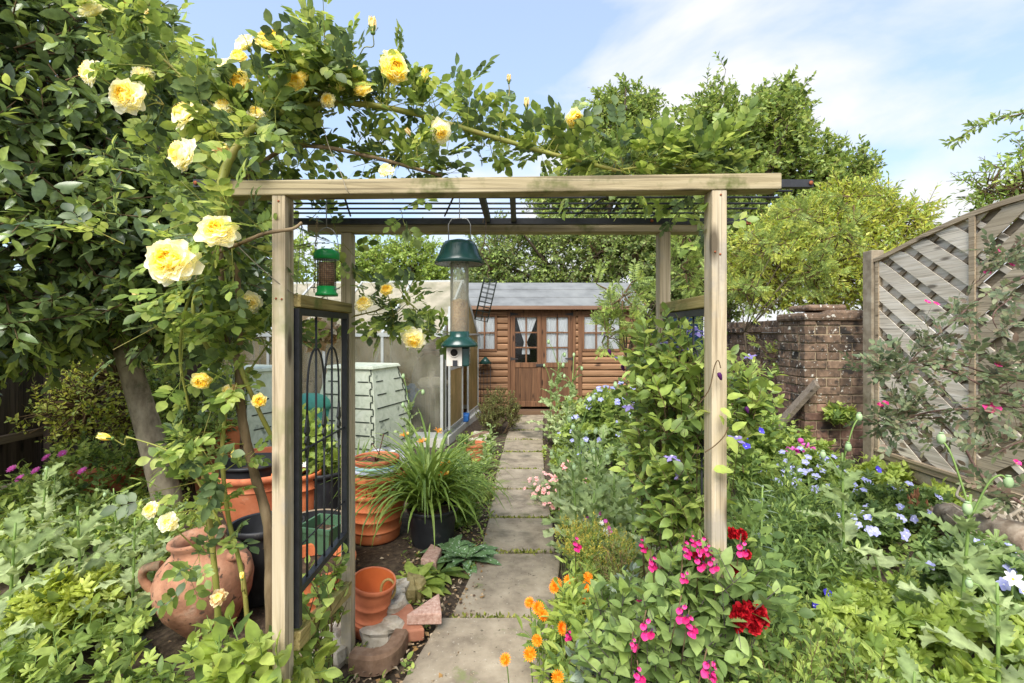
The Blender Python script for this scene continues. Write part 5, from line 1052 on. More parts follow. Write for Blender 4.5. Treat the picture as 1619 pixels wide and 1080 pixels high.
# ---------------------------------------------------------------- generic plant builders
def limbs(mb, base, targets, r0, n=8, sag=.2, fork=.35):
    base = Vector(base)
    for tpt in targets:
        tpt = Vector(tpt); d = tpt - base; m1 = base + d * .4 + Vector((rnd.uniform(-.1, .1) * d.length, rnd.uniform(-.1, .1) * d.length, sag * d.length * .3)); pts = spline([base, m1, tpt], 5)
        mb.tube(pts, [r0 * (1 - .85 * i / (len(pts) - 1)) for i in range(len(pts))], n)
def tree(name, label, base, ells, ntw, L, m, tmpl, size, mat, r0, mats2=None, rough=.2, inner=.4, trunk_top=None, cat='tree', limb_n=14, up=.6, twigr=.006, bark=None, frac2=.25, droop=0, ang=.9, group=None):
    t = thing(name, label, cat, tuple(base), group); bark = bark or BARKD
    pos, od = crown(ells, ntw, rough, inner)
    d = od * .6 + rdir(ntw) * .7 + np.array([0, 0, .18 - droop]); b_ = pos - nrm(d) * L * .5
    lv = LV(); pp, yd, zd, s_ = sprays(b_, d, L * rng.uniform(.7, 1.3, ntw), m, ang, up, .35, .1 + droop)
    sz = size * rng.uniform(.7, 1.2, len(pp)) * (1.1 - .35 * s_); mi = ((s_ > .7) & (rng.random(len(s_)) < frac2 * 3)).astype(int) if mats2 else 0
    lv.add(tmpl, pp, yd, zd, sz, mi); lv.twigs(b_, d, L, twigr, 2); k = rng.choice(ntw, min(ntw, 500), replace=False)
    cen = np.array(ells)[:, :3]; near = cen[np.argmin(((pos[k][:, None, :] - cen[None]) ** 2).sum(-1), 1)]; q_ = b_[k] * .35 + near * .65; dd = b_[k] - q_; lv.twigs(q_, dd, np.linalg.norm(dd, axis=1), twigr * 2, 2); lv.build('foliage', [mat, mats2 or mat, TWIG], t)
    mb = MB(); base = Vector(base); tt = Vector(trunk_top) if trunk_top else base + Vector((0, 0, max(.3, (min(e[2] for e in ells) - base.z))))
    pts = spline([base - Vector((0, 0, .05)), base.lerp(tt, .5) + Vector((rnd.uniform(-.06, .06), 0, 0)), tt], 6); mb.tube(pts, [r0 * (1.15 - .35 * i / (len(pts) - 1)) for i in range(len(pts))], 12)
    tg = [Vector(e[:3]) for e in ells] + [Vector(pos[i]) for i in rng.choice(ntw, limb_n)]
    limbs(mb, tt, tg, r0 * .7); mb.build('trunk', bark, t)
    return t
def clump(name, label, cat, base, ells, ntw, L, m, tmpl, size, mat, up=.8, ang=.95, inner=.6, rough=.15, stem_r=.003, mats2=None, sag=.1, stems=True, group=None, rise=.5, frac=.3, smat=None):
    """herbaceous mass: leafy shoots rising through a volume"""
    t = thing(name, label, cat, tuple(base), group); pos, od = crown(ells, ntw, rough, inner)
    d = od * .45 + rdir(ntw) * .4 + np.array([0, 0, rise]); b_ = pos - nrm(d) * L * .6; b_[:, 2] = np.maximum(b_[:, 2], .0)
    lv = LV(); pp, yd, zd, s_ = sprays(b_, d, L * rng.uniform(.7, 1.25, ntw), m, ang, up, .35, sag); pp[:, 2] = np.maximum(pp[:, 2], .01)
    tms = tmpl if isinstance(tmpl, list) else [tmpl]; w = rng.integers(0, len(tms), len(pp)); mi = ((rng.random(len(pp)) < frac) & (s_ > .4)).astype(int) if mats2 else np.zeros(len(pp), int)
    for i, tm in enumerate(tms): k = w == i; lv.add(tm, pp[k], yd[k], zd[k], size * rng.uniform(.65, 1.25, k.sum()) * (1.12 - .35 * s_[k]), mi[k])
    lv.twigs(b_, d, L, stem_r, 2); lv.build('foliage', [mat, mats2 or mat, smat or STEM], t)
    if stems:
        lv = LV(); lo = np.array(base)[None, :] + rng.normal(size=(ntw, 3)) * np.array([.06, .06, 0]); lo[:, :2] += (b_[:, :2] - lo[:, :2]) * .5; lo[:, 2] = 0
        kk = rng.random(ntw) < min(.5, 45 / ntw); lo = lo[kk]; dd = b_[kk] - lo; lv.twigs(lo, dd, np.linalg.norm(dd, axis=1), stem_r * 1.2); lv.build('stem', smat or STEM, t)
    return t
def surf(t, ells, me, n, size, zmin=-9, cam_bias=.5, name='flower', up=.5):
    """flowers on the outside of a clump"""
    k = 0; pts = []
    while k < n:
        p, d = crown(ells, 40, .1, .05)
        for a, b in zip(p, d):
            if k >= n: break
            if b[1] > .35 or b[2] < -.1 or a[2] < zmin: continue
            flower(t, me, a + b * .02, Vector(b) * .6 + Vector((0, -cam_bias, up)), size * rnd.uniform(.8, 1.2), name); k += 1
# ================================================================ big evergreen at the left
def Q(px, py, Y): return tuple(P(px, py, Y))
def ell(px, py, Y, rx, ry, rz): p = P(px, py, Y); return (p.x, p.y, p.z, rx, ry, rz)
tb = G(272, 805)
tree('evergreen_shrub', 'large glossy dark leaved evergreen shrub filling the left side', tb,
     [ell(20, 60, 3.5, .95, .9, .85), ell(130, 215, 3.5, .8, .8, .7), ell(60, 360, 3.4, .95, .85, .65), ell(255, 330, 3.8, .7, .6, .75), ell(90, 490, 3.6, .8, .8, .32), ell(300, 460, 4.1, .5, .5, .55), ell(250, 190, 3.9, .5, .5, .4), ell(345, 330, 4.2, .35, .4, .45), ell(-60, 500, 3.4, .6, .6, .4)],
     2600, .34, 13, leaf_t(.4, 4, .22, .2, .45), .125, L_GLOSS, .098, L_YOUNG, .25, .4, tuple(P(195, 545, 3.9)), limb_n=26, cat='shrub', bark=BARK, ang=.95, frac2=.22)
tree('yellow_shrub', 'small variegated yellow green shrub in front of the dark fence under the evergreen', (-4.55, 5.2, 0), [ell(140, 640, 5.0, .5, .4, .42), ell(190, 600, 5.1, .45, .4, .5), ell(225, 650, 5.1, .35, .3, .4)], 420, .2, 10, OV, .05, L_YELL, .03, L_WEED, limb_n=5, cat='shrub')

# ================================================================ trees and shrubs beyond
T2 = leaf_t(.46, 2, .2, .15)
tree('tall_tree', 'tall olive green tree to the right, rising highest against the sky above the arch beam', (5.3, 12.2, 0), [ell(1140, 250, 12, 1.25, 1.2, 1.5), ell(1215, 220, 12, 1.0, 1.0, 1.25), ell(1290, 300, 12, 1.0, 1.0, 1.3), ell(1335, 330, 12.2, .8, .8, .9), ell(1180, 380, 12, 1.7, 1.3, 1.0), ell(1130, 195, 12.3, .7, .7, .6), ell(1240, 165, 12, .45, .5, .5), ell(1085, 330, 12, .6, .7, 1.2), ell(1360, 265, 12, .3, .4, .3)],
     3300, .45, 11, SIMPLE, .16, L_TREE, .2, L_TREEB, .3, .55, (5.5, 12.2, 3.2), limb_n=22, frac2=.1, twigr=.008)
tree('olive_tree', 'rounded olive green tree behind the rose, left of the tallest tree', (2.3, 13, 0), [ell(985, 215, 13, .85, .8, 1.1), ell(940, 260, 13, .9, .8, 1.0), ell(1020, 290, 13, .85, .8, 1.1), ell(960, 170, 13, .5, .5, .5), ell(1015, 165, 13.1, .45, .5, .45), ell(900, 330, 13, .9, .8, .9), ell(1000, 380, 12.8, 1.2, .9, .9)],
     2000, .5, 11, SIMPLE, .15, L_TREE, .16, L_TREEB, .3, .5, limb_n=16, frac2=.12, twigr=.008)
tree('dark_tree', 'dense dark tree spreading right behind the summerhouse roof', (1.3, 12, 0), [ell(800, 420, 11.8, 1.0, .8, .95), ell(870, 405, 12, 1.1, .8, 1.0), ell(950, 405, 11.8, 1.1, .8, 1.0), ell(1010, 420, 11.5, .9, .8, 1.2), ell(840, 470, 11.6, 1.8, .6, .9), ell(985, 480, 11.5, 1.4, .6, 1.0)],
     2400, .4, 11, SIMPLE, .11, L_TREED, .15, L_TREEB, .25, .5, limb_n=16, frac2=.2, twigr=.006)
tree('dark_tree', 'dark leafy tree right of the summerhouse, behind the right rear arch post', (4.3, 11, 0), [ell(1100, 400, 11, .9, .8, 1.1), ell(1160, 430, 11, .9, .8, .9), ell(1060, 450, 10.8, .5, .6, 1.0), ell(1120, 330, 11.3, .8, .7, .8)],
     1300, .4, 10, SIMPLE, .12, L_TREED, .13, L_TREE, .25, .5, limb_n=10, frac2=.2)
tree('bright_tree', 'bright green tree seen over the greenhouse roof', (-3.2, 14, 0), [ell(590, 420, 14, 1.0, .9, .75), ell(650, 410, 14, .8, .8, .8), ell(690, 440, 14, .5, .6, .6), ell(545, 440, 14, .9, .8, .7), ell(620, 470, 13.8, 1.6, .7, .6)],
     1500, .42, 11, SIMPLE, .13, L_TREEB, .14, L_TREE, .25, .5, limb_n=12, frac2=.2)
tree('bright_tree', 'light green tree at the far left behind the evergreen shrub', (-8.5, 14, 0), [ell(330, 380, 14, 1.6, 1.2, 1.3), ell(440, 420, 14, 1.3, 1.0, 1.1), ell(250, 300, 14, 1.6, 1.0, 1.3)], 1000, .5, 9, SIMPLE, .16, L_TREEB, .16, L_TREE, .25, .5, limb_n=8)
tree('sapling', 'slim bright green tree between the seed feeder and the summerhouse roof edge', (-.5, 13.5, 0), [ell(775, 430, 13.5, .5, .5, .6), ell(750, 455, 13.5, .5, .5, .4)], 330, .4, 10, SIMPLE, .12, L_TREEB, .07, L_TREED, limb_n=6)
tree('yellow_green_shrub', 'large yellow green shrub behind the brick wall', (5.1, 8, 0), [ell(1390, 380, 8, .85, .7, .75), ell(1300, 420, 8, 1.0, .8, .8), ell(1220, 420, 8.2, .8, .7, .75), ell(1340, 330, 8.2, .6, .5, .5), ell(1420, 440, 7.6, .7, .6, .6), ell(1270, 350, 8.3, .5, .5, .5), ell(1440, 350, 7.9, .25, .3, .3)],
     2100, .36, 12, leaf_t(.36, 2, .2, .15), .108, L_YELL, .08, L_TREEB, .25, .45, limb_n=16, cat='shrub', up=.4)
tree('hedge_tree', 'leafy branch end of a tree reaching in at the top right corner', (7.6, 6.5, 0), [ell(1620, 290, 5.6, .42, .45, .42), ell(1560, 300, 5.6, .28, .3, .3), ell(1680, 240, 5.7, .5, .5, .6), ell(1590, 340, 5.5, .4, .3, .2), ell(1700, 330, 5.7, .6, .5, .5)], 260, .3, 11, OVL, .085, L_TREEB, .09, L_TREE, .15, .6, (7.2, 6.2, 2.6), limb_n=9)
mb = MB(); t = thing('overhanging_twig', 'single leafy twig hanging into the sky at the upper right edge', 'twig', Q(1640, 175, 5.2)); br = spline([P(1660, 165, 5.2), P(1615, 180, 5.2), P(1570, 190, 5.2), P(1540, 202, 5.2), P(1512, 222, 5.2)], 5); mb.tube(br, [.008 * (1 - .8 * i / len(br)) for i in range(len(br))], 6); mb.build('branch', TWIG, t)
lv = LV(); b_ = np.array([tuple(p) for p in br])[3:]; d_ = np.gradient(b_, axis=0); pp, yd, zd, s_ = sprays(np.repeat(b_, 2, 0), np.repeat(nrm(d_), 2, 0) + rdir(2 * len(b_)) * .6, .1, 4, .8); lv.add(OVL, pp, yd, zd, rng.uniform(.06, .09, len(pp))); lv.build('foliage', L_TREE, t)
rw = [ell(1215, 390, 6.4, .35, .3, .3), ell(1290, 430, 6.3, .4, .3, .25), ell(1330, 370, 6.3, .4, .3, .3), ell(1180, 460, 6.3, .3, .3, .25), ell(1260, 340, 6.4, .35, .3, .25), ell(1350, 310, 6.4, .3, .2, .2), ell(1235, 560, 6.2, .3, .2, .3)]
tree('rowan_sapling', 'rowan sapling with feathery leaves in front of the brick wall', (3.1, 6.3, 0), rw, 95, .22, 5, ROWAN, .2, L_ROW, .014, L_YELL, .2, .7, (3.05, 6.3, 1.5), limb_n=3, bark=BARKD, cat='sapling')
tree('rowan_sapling', 'feathery leaved rowan sapling with orange berries in front of the summerhouse window', (.95, 4.2, 0), [ell(985, 470, 4.2, .22, .2, .2), ell(960, 525, 4.2, .12, .2, .14), ell(1020, 530, 4.1, .18, .2, .2), ell(1085, 430, 4.3, .22, .2, .25), ell(1085, 370, 4.3, .2, .2, .2), ell(1080, 510, 4.1, .2, .2, .25)], 66, .16, 5, ROWAN, .17, L_ROW, .011, L_LIME, .2, .7, (1.0, 4.2, 1.3), limb_n=3, bark=BARKD, cat='sapling')

# ================================================================ climbing rose
rose = thing('climbing_rose', 'climbing rose with large pale yellow blooms trained over the garden arch', 'climbing rose', (P(430, 0, 1.72).x, 1.75, 0))
def cane(name, pts, r0, r1, mat, n=9):
    pp = spline([P(*p) for p in pts], 7); k = len(pp); mb = MB(); mb.tube(pp, [(r0 + (r1 - r0) * i / (k - 1)) * (1 + .07 * math.sin(i * 1.7)) for i in range(k)], n)
    for i in range(2, k - 1, 5):
        d = Vector((rnd.uniform(-1, 1), rnd.uniform(-1, 1), rnd.uniform(-.5, .5))).normalized(); mb.tube([pp[i] + d * r0 * .6, pp[i] + d * (r0 + .008) - Vector((0, 0, .003))], [.003, .0004], 4)
    mb.build(name, mat, rose); return pp
C = []
C.append(cane('cane', [(432, 1180, 1.72), (428, 960, 1.74), (424, 830, 1.78), (402, 745, 1.8), (384, 665, 1.8), (379, 600, 1.8), (376, 562, 1.8)], .019, .015, CANEB))
C.append(cane('cane', [(376, 565, 1.8), (356, 528, 1.82), (350, 440, 1.85), (352, 370, 1.85), (370, 320, 1.85), (392, 280, 1.8), (448, 236, 1.78), (505, 232, 1.78), (575, 245, 1.8), (640, 262, 1.82), (698, 278, 1.85)], .012, .006, CANEB))
C.append(cane('cane', [(380, 545, 1.8), (378, 480, 1.78), (376, 410, 1.75), (380, 350, 1.72), (384, 310, 1.74)], .011, .009, CANEB))
C.append(cane('cane', [(470, 900, 1.9), (448, 740, 1.86), (410, 650, 1.8), (388, 600, 1.78), (380, 575, 1.78)], .008, .009, CANE))
C.append(cane('cane', [(352, 345, 1.6), (350, 300, 1.56), (362, 255, 1.58), (395, 208, 1.64), (455, 175, 1.72), (545, 163, 1.8), (640, 176, 1.84), (740, 205, 1.86), (850, 237, 1.88), (930, 258, 1.88), (990, 274, 1.88)], .0155, .007, CANE))
C.append(cane('cane', [(330, 1180, 1.65), (345, 1000, 1.66), (338, 880, 1.68), (324, 760, 1.7), (312, 690, 1.7)], .0115, .008, CANE))
C.append(cane('cane', [(400, 1180, 1.7), (388, 940, 1.72), (362, 820, 1.74), (352, 720, 1.75), (358, 640, 1.75)], .009, .007, CANE))
C.append(cane('cane', [(335, 560, 1.75), (312, 520, 1.72), (306, 485, 1.72), (314, 450, 1.72)], .008, .006, CANE))
C.append(cane('cane', [(320, 400, 1.65), (345, 398, 1.62), (385, 383, 1.56), (420, 369, 1.55), (462, 362, 1.55), (478, 352, 1.56)], .0075, .005, CANEB))
C.append(cane('cane', [(384, 215, 1.62), (335, 165, 1.64), (260, 95, 1.66), (200, 45, 1.68), (165, 15, 1.7)], .006, .003, CANE))
C.append(cane('cane', [(430, 170, 1.7), (440, 140, 1.7), (480, 100, 1.72), (520, 70, 1.74)], .005, .003, CANE))
C.append(cane('cane', [(560, 500, 2.2), (600, 490, 2.2), (640, 475, 2.18), (690, 520, 2.1)], .004, .002, CANE))
C.append(cane('cane', [(352, 345, 1.6), (340, 420, 1.62), (300, 470, 1.64), (285, 560, 1.66), (300, 650, 1.7)], .006, .004, CANE))
C.append(cane('cane', [(350, 830, 1.66), (300, 740, 1.62), (260, 710, 1.6), (200, 690, 1.6)], .004, .002, CANE))
C.append(cane('cane', [(392, 590, 1.8), (440, 525, 1.85), (480, 490, 1.95), (545, 450, 2.1)], .004, .002, CANE))
lv = LV(); base, dr_, Ls, mk = [], [], [], []
def shoots(pp, n, L, bias, sp=.6, a=0, b=1):
    for _ in range(int(n * .62)):
        i = rnd.randint(int(a * (len(pp) - 1)), max(0, int(b * (len(pp) - 1)))); base.append(tuple(pp[i])); d = np.array(bias, float) + rng.normal(size=3) * sp; dr_.append(d); Ls.append(L * rnd.uniform(.6, 1.3))
shoots(C[4], 128, .18, (0, .35, .75), .55, .3, 1); shoots(C[4], 14, .12, (0, .1, -.2), .5, .4, 1); shoots(C[4], 10, .16, (-.4, .3, .3), .5, 0, .3)
shoots(C[1], 44, .14, (0, 0, .6), .7, .45, 1); shoots(C[1], 18, .15, (0, -.2, 0), .8, 0, .45); shoots(C[2], 12, .15, (0, -.3, 0), .8); shoots(C[0], 9, .14, (0, -.3, 0), .7, .5, 1); shoots(C[5], 14, .16, (0, -.2, .2), .8, .35, 1)
shoots(C[6], 8, .15, (0, -.2, .2), .8, .3, 1); shoots(C[7], 8, .16, (-.3, -.2, 0), .7); shoots(C[8], 16, .13, (0, -.1, .3), .7, 0, .6); shoots(C[9], 60, .13, (0, 0, .2), .8); shoots(C[10], 34, .15, (.2, 0, .4), .7); shoots(C[12], 15, .18, (-.2, -.1, .1), .8); shoots(C[13], 6, .12, (0, -.1, .2), .7); shoots(C[14], 12, .12, (0, 0, .2), .8); shoots(C[11], 26, .13, (.2, -.1, -.1), .7)
hang = spline([P(985, 268, 1.88), P(1040, 262, 1.88), P(1100, 268, 1.88), P(1150, 275, 1.88)], 6); shoots(hang, 62, .14, (.2, -.05, .5), .55)
mb = MB(); mb.tube(hang, [.005 * (1 - .6 * i / len(hang)) for i in range(len(hang))], 6); mb.build('cane', CANE, rose)
for cx_, cy_, Y, n, s_ in ((270, 310, 1.98, 24, .17), (280, 430, 1.85, 14, .14), (300, 215, 1.98, 18, .14), (250, 215, 1.7, 16, .12), (490, 120, 1.9, 22, .12), (400, 120, 1.9, 22, .11), (570, 130, 1.92, 18, .1), (450, 280, 2.05, 14, .08), (640, 300, 2.0, 10, .08), (1080, 300, 1.95, 16, .06), (1100, 335, 1.75, 10, .04), (520, 385, 2.05, 14, .07), (640, 520, 2.15, 10, .05), (335, 880, 1.6, 5, .06)):
    c = np.array(P(cx_, cy_, Y))
    for _ in range(int(n * .42)): base.append(tuple(c + rng.normal(size=3) * s_ * np.array([1, .7, .8]))); dr_.append(rng.normal(size=3) * .7 + np.array([0, -.1, .2])); Ls.append(rnd.uniform(.08, .16))
base, dr_, Ls = np.array(base), np.array(dr_), np.array(Ls)
pp, yd, zd, s_ = sprays(base, dr_, Ls, 4, .85, .75, .3, .15); k = rng.random(len(pp)) < .55; k2 = rng.random(len(pp)) < .28
sz = rng.uniform(.075, .125, len(pp)); lv.add(PIN5, pp[k], yd[k], zd[k], sz[k], k2[k].astype(int)); k3 = rng.random(len(pp)) < .25; lv.add(PINC, pp[k3] + .01, yd[k3], zd[k3], sz[k3], k2[k3].astype(int)); lv.add(PIN7, pp[~k], yd[~k], zd[~k], sz[~k] * 1.15, k2[~k].astype(int)); lv.twigs(base, dr_, Ls, .0022, 2); lv.build('foliage', [L_ROSE, L_ROSED, CANE], rose)
FL = [(152, 22, 1.68, 48, 4, (-.2, -.5, .5)), (432, 74, 1.7, 52, 3, (.1, -.8, .5)), (392, 75, 1.74, 40, 4, (-.4, -.5, .6)), (150, 118, 1.66, 46, 0, (-.6, -.6, .1)), (206, 155, 1.62, 58, 1, (.1, -1, .0)), (228, 122, 1.68, 36, 4, (.4, -.6, .5)), (384, 132, 1.72, 44, 3, (-.2, -1, -.2)), (356, 170, 1.7, 36, 0, (.2, -.6, .4)), (300, 186, 1.66, 54, 2, (-.4, -.7, .5)), (296, 246, 1.6, 58, 0, (-.5, -.8, .1)), (352, 238, 1.68, 30, 4, (.3, -.6, .6)), (275, 416, 1.5, 82, 1, (.15, -1, .18)), (345, 369, 1.52, 62, 2, (.35, -.8, .35)), (621, 115, 1.8, 54, 3, (.5, -.8, .1)), (622, 98, 1.82, 40, 1, (.4, -.6, .5)), (575, 148, 1.84, 36, 3, (-.1, -.6, .5)), (480, 130, 1.76, 34, 3, (-.3, -.5, .6)), (490, 95, 1.8, 40, 1, (.3, -.5, .6)), (560, 118, 1.86, 34, 0, (.1, -.5, .6)), (696, 208, 1.82, 38, 0, (.2, -.7, -.5)), (612, 272, 1.8, 28, 4, (.0, -.8, .5)), (905, 188, 1.9, 36, 3, (.4, -.6, -.3)), (612, 460, 2.1, 24, 3, (.0, -.8, .4)), (577, 482, 2.1, 32, 1, (-.1, -.7, .6)), (655, 535, 2.05, 40, 0, (.1, -.8, -.4)), (395, 478, 1.85, 38, 4, (.6, -.7, -.1)), (322, 600, 1.72, 34, 3, (.2, -.8, -.3)), (411, 634, 1.75, 26, 3, (.3, -.8, .1)), (346, 945, 1.62, 26, 4, (.2, -.7, .5)), (240, 806, 1.6, 26, 0, (.0, -.8, .5)), (268, 826, 1.6, 32, 4, (.2, -.8, .4)), (405, 182, 1.72, 30, 1, (.2, -.7, .4)), (535, 140, 1.82, 30, 3, (.2, -.6, .5)), (360, 110, 1.74, 36, 4, (-.5, -.6, .4)), (380, 95, 1.72, 30, 3, (.1, -.7, .5)), (470, 135, 1.74, 36, 3, (.1, -.8, .2)), (520, 160, 1.8, 26, 1, (.0, -.8, .0))]
CP = [p for c in C for p in c] + [Vector(b) for b in base]
def stalk(p, n, size):
    n = Vector(n).normalized(); a = p - n * size * .16; q_ = min(CP, key=lambda v: (v - (p - n * .06 - Vector((0, 0, .05)))).length)
    if (q_ - a).length < .5: mb = MB(); mb.tube(spline([a, a - n * .03 - Vector((0, 0, .012)), a.lerp(q_, .65), q_], 4), .0021, 5); mb.build('flower_stalk', CANE, rose)
for i, (px, py, Y, s, k, n) in enumerate(FL):
    k = 5 if i % 6 == 4 and k in (0, 4) else k; p = P(px, py, Y - .07); flower(rose, ROSES[k], p, n, s / F * Y * .93); stalk(p, n, s / F * Y)
for px, py, Y, s, n, m_ in ((590, 50, 1.82, 26, (0, -.2, 1), BUDF), (672, 132, 1.82, 26, (.1, -.3, 1), BUD), (195, 12, 1.7, 26, (.2, -.2, 1), BUDF), (232, 36, 1.68, 24, (.5, -.3, .7), BUDF), (176, 693, 1.6, 22, (-.6, -.4, .3), BUD), (216, 474, 1.7, 20, (0, -.2, 1), BUDF), (383, 915, 1.62, 14, (.1, -.2, 1), BUD), (370, 712, 1.75, 14, (.1, -.3, -.6), BUD), (210, 45, 1.7, 22, (.2, -.4, .8), BUDF), (833, 170, 1.88, 18, (0, -.3, 1), BUDF), (805, 130, 1.88, 14, (0, -.3, 1), BUDF), (650, 215, 1.8, 16, (-.4, -.3, .6), BUDF), (1100, 240, 1.9, 18, (.1, -.3, 1), BUDF), (365, 622, 1.74, 34, (-.1, -.6, .5), ROSES[5])): flower(rose, m_, P(px, py, Y), n, s / F * Y, 'bud'); stalk(P(px, py, Y), n, s / F * Y)

# ================================================================ clematis on the right side of the arch
ce = [ell(1075, 830, 1.85, .13, .2, .14), ell(1065, 740, 1.88, .17, .25, .2), ell(1060, 640, 1.9, .16, .26, .22), ell(1035, 680, 2.1, .11, .22, .22), ell(1065, 560, 1.9, .14, .24, .14), ell(1030, 590, 2.1, .1, .16, .14), ell(1172, 640, 1.9, .04, .12, .2), ell(1030, 740, 2.2, .1, .2, .18)]
t = clump('clematis', 'dense green clematis with nodding violet flowers climbing the right side of the arch', 'clematis', (.68, 1.95, 0), ce, 500, .15, 6, [OVH, leaf_t(.66, 5, .2, .22, .4), OV], .056, L_CLEM, mats2=L_LIME, frac=.22, inner=.6, stem_r=.0018, smat=TWIG)
mb = MB()
for k in range(14):
    x, y = rnd.uniform(.6, .76), rnd.uniform(1.7, 2.15); pts = [(x + rnd.uniform(-.03, .03), y, 0)]
    for z in (.3, .6, .9, 1.25): pts.append((x + rnd.uniform(-.1, .06), y + rnd.uniform(-.08, .08), z))
    mb.tube(spline(pts, 4), .003, 5)
mb.build('vine', TWIG, t)
for px, py, Y in ((985, 563, 1.95), (1030, 548, 2.0), (1082, 520, 1.95), (1100, 516, 1.9), (1072, 545, 1.95), (1063, 720, 1.68), (1090, 550, 1.85), (1105, 525, 1.85), (1078, 750, 1.7), (1165, 690, 1.75), (1184, 560, 2.0), (1055, 540, 2.0), (995, 640, 2.0)): flower(t, CLEMF, P(px, py, Y), (rnd.uniform(-.3, .3), rnd.uniform(-.4, -.1), 1), rnd.uniform(.055, .07))
for px, py, Y in ((1137, 580, 1.55), (1030, 535, 1.9), (984, 570, 1.95), (1180, 635, 1.75), (963, 545, 2.0)):
    mb = MB(); c = P(px, py, Y); mb.lathe([(0, .026), (.004, .022), (.008, .008), (.006, 0), (0, -.002)], c - Vector((0, 0, .02)), 8, rot=Matrix.Rotation(RAD(160), 3, 'Y')); mb.build('bud', P_DUSK, t)
mb = MB(); mb.tube(spline([P(1105, 640, 1.6), P(1122, 615, 1.57), P(1130, 580, 1.555), P(1136, 570, 1.55), P(1140, 582, 1.55)]), .0018, 5); mb.tube(spline([P(1115, 715, 1.57), P(1130, 705, 1.56), P(1145, 690, 1.55), P(1152, 675, 1.55)]), .002, 5); mb.build('tendril', TWIG, t)
lv = LV(); q_ = [P(1150, 630, 1.55), P(1140, 645, 1.55), P(1150, 690, 1.55), P(1158, 680, 1.55), P(1145, 672, 1.55), P(1128, 742, 1.56)]; lv.add(OVH, np.array([tuple(p) for p in q_]), [(.6, -.3, .3), (.3, -.5, -.3), (.3, -.5, -.6), (.5, -.3, .5), (-.3, -.3, .7), (.7, -.4, .1)], [(0, -.6, .8)] * 6, [.05, .045, .06, .05, .04, .06]); lv.build('tendril_leaf', L_LIME, t)
# ================================================================ poppies: one plant of each habit, then copies
POD = M('poppy pod', [lin(138, 164, 116), lin(168, 190, 142)], 14, rough=.6)
def poppy(seed, h, n, LL, heads, spread=1.0):
    r = random.Random(seed); t = thing('poppy_plant', '', 'poppy'); lv = LV()
    tip = Vector((r.uniform(-.05, .05) * h, r.uniform(-.05, .05) * h, h)); st = spline([(0, 0, 0), (tip.x * .2, tip.y * .2 + .01, h * .4), tip], 6)
    mb = MB(); mb.tube(st, [.008 - .004 * i / (len(st) - 1) for i in range(len(st))], 8)
    for i in range(n):
        u = (i + .5) / n; z = h * (.06 + .86 * u); a = i * 2.4 + r.uniform(-.4, .4); L_ = LL * (1.1 - .62 * u) * r.uniform(.8, 1.15); el = .35 + .55 * u
        y = (math.cos(a) * math.cos(el) * spread, math.sin(a) * math.cos(el) * spread, math.sin(el)); lv.add(LOBES[(seed + i) % 4], [(tip.x * u * .8, tip.y * u * .8, z)], [y], [(-y[0] * .5, -y[1] * .5, 1)], [L_])
    hd = []
    for i in range(heads):
        a = i * 2.1 + seed; b0 = Vector((tip.x * .9, tip.y * .9, h * (.82 + .06 * i))); e = b0 + Vector((math.cos(a) * .08, math.sin(a) * .08, .1 + .05 * (i % 3))) * h / .7; ns = spline([b0, b0.lerp(e, .6) + Vector((0, 0, .03)), e] + ([e + Vector((math.cos(a) * .02, math.sin(a) * .02, -.02))] if i % 2 else []), 5); m3 = MB(); m3.tube(ns, .0032, 6); hd.append((m3, 'flower_stalk', STEM))
        m2 = MB(); s_ = .0125 * h / .6; m2.lathe([(0, -1.3 * s_), (s_ * .6, -1.1 * s_), (s_ * .85, -.3 * s_), (s_ * .85, .3 * s_), (s_ * .6, 1.0 * s_), (s_ * .25, 1.25 * s_), (s_ * .5, 1.32 * s_), (s_ * .5, 1.45 * s_), (0, 1.5 * s_)], ns[-1], 12); hd.append((m2, 'seed_head', POD))
    mb.build('stem', STEM, t); lv.build('foliage', L_POP, t)
    for m2, nm, mt in hd: m2.build(nm, mt, t)
    return t
PP = [poppy(1, .72, 13, .26, 3), poppy(2, .6, 12, .24, 1), poppy(3, .5, 11, .27, 0), poppy(4, .9, 16, .24, 3, .8)]
GL_, GR_, GC_ = 'poppy plants in the left bed', 'poppy plants in the right bed', 'poppy plants along the path'
used = set()
def place(protos, i, x, y, rz, sc, label, group):
    o = protos[i]
    if i in used and protos is PP or getattr(place, 'u', {}).get((id(protos), i)): return dup(o, (x, y, 0), rz, sc, label, group)
    if protos is PP: used.add(i)
    place.__dict__.setdefault('u', {})[(id(protos), i)] = 1
    o.location = (x, y, 0); o.rotation_euler = (0, 0, rz); o.scale = (sc,) * 3; o['label'] = label; o['group'] = group; return o
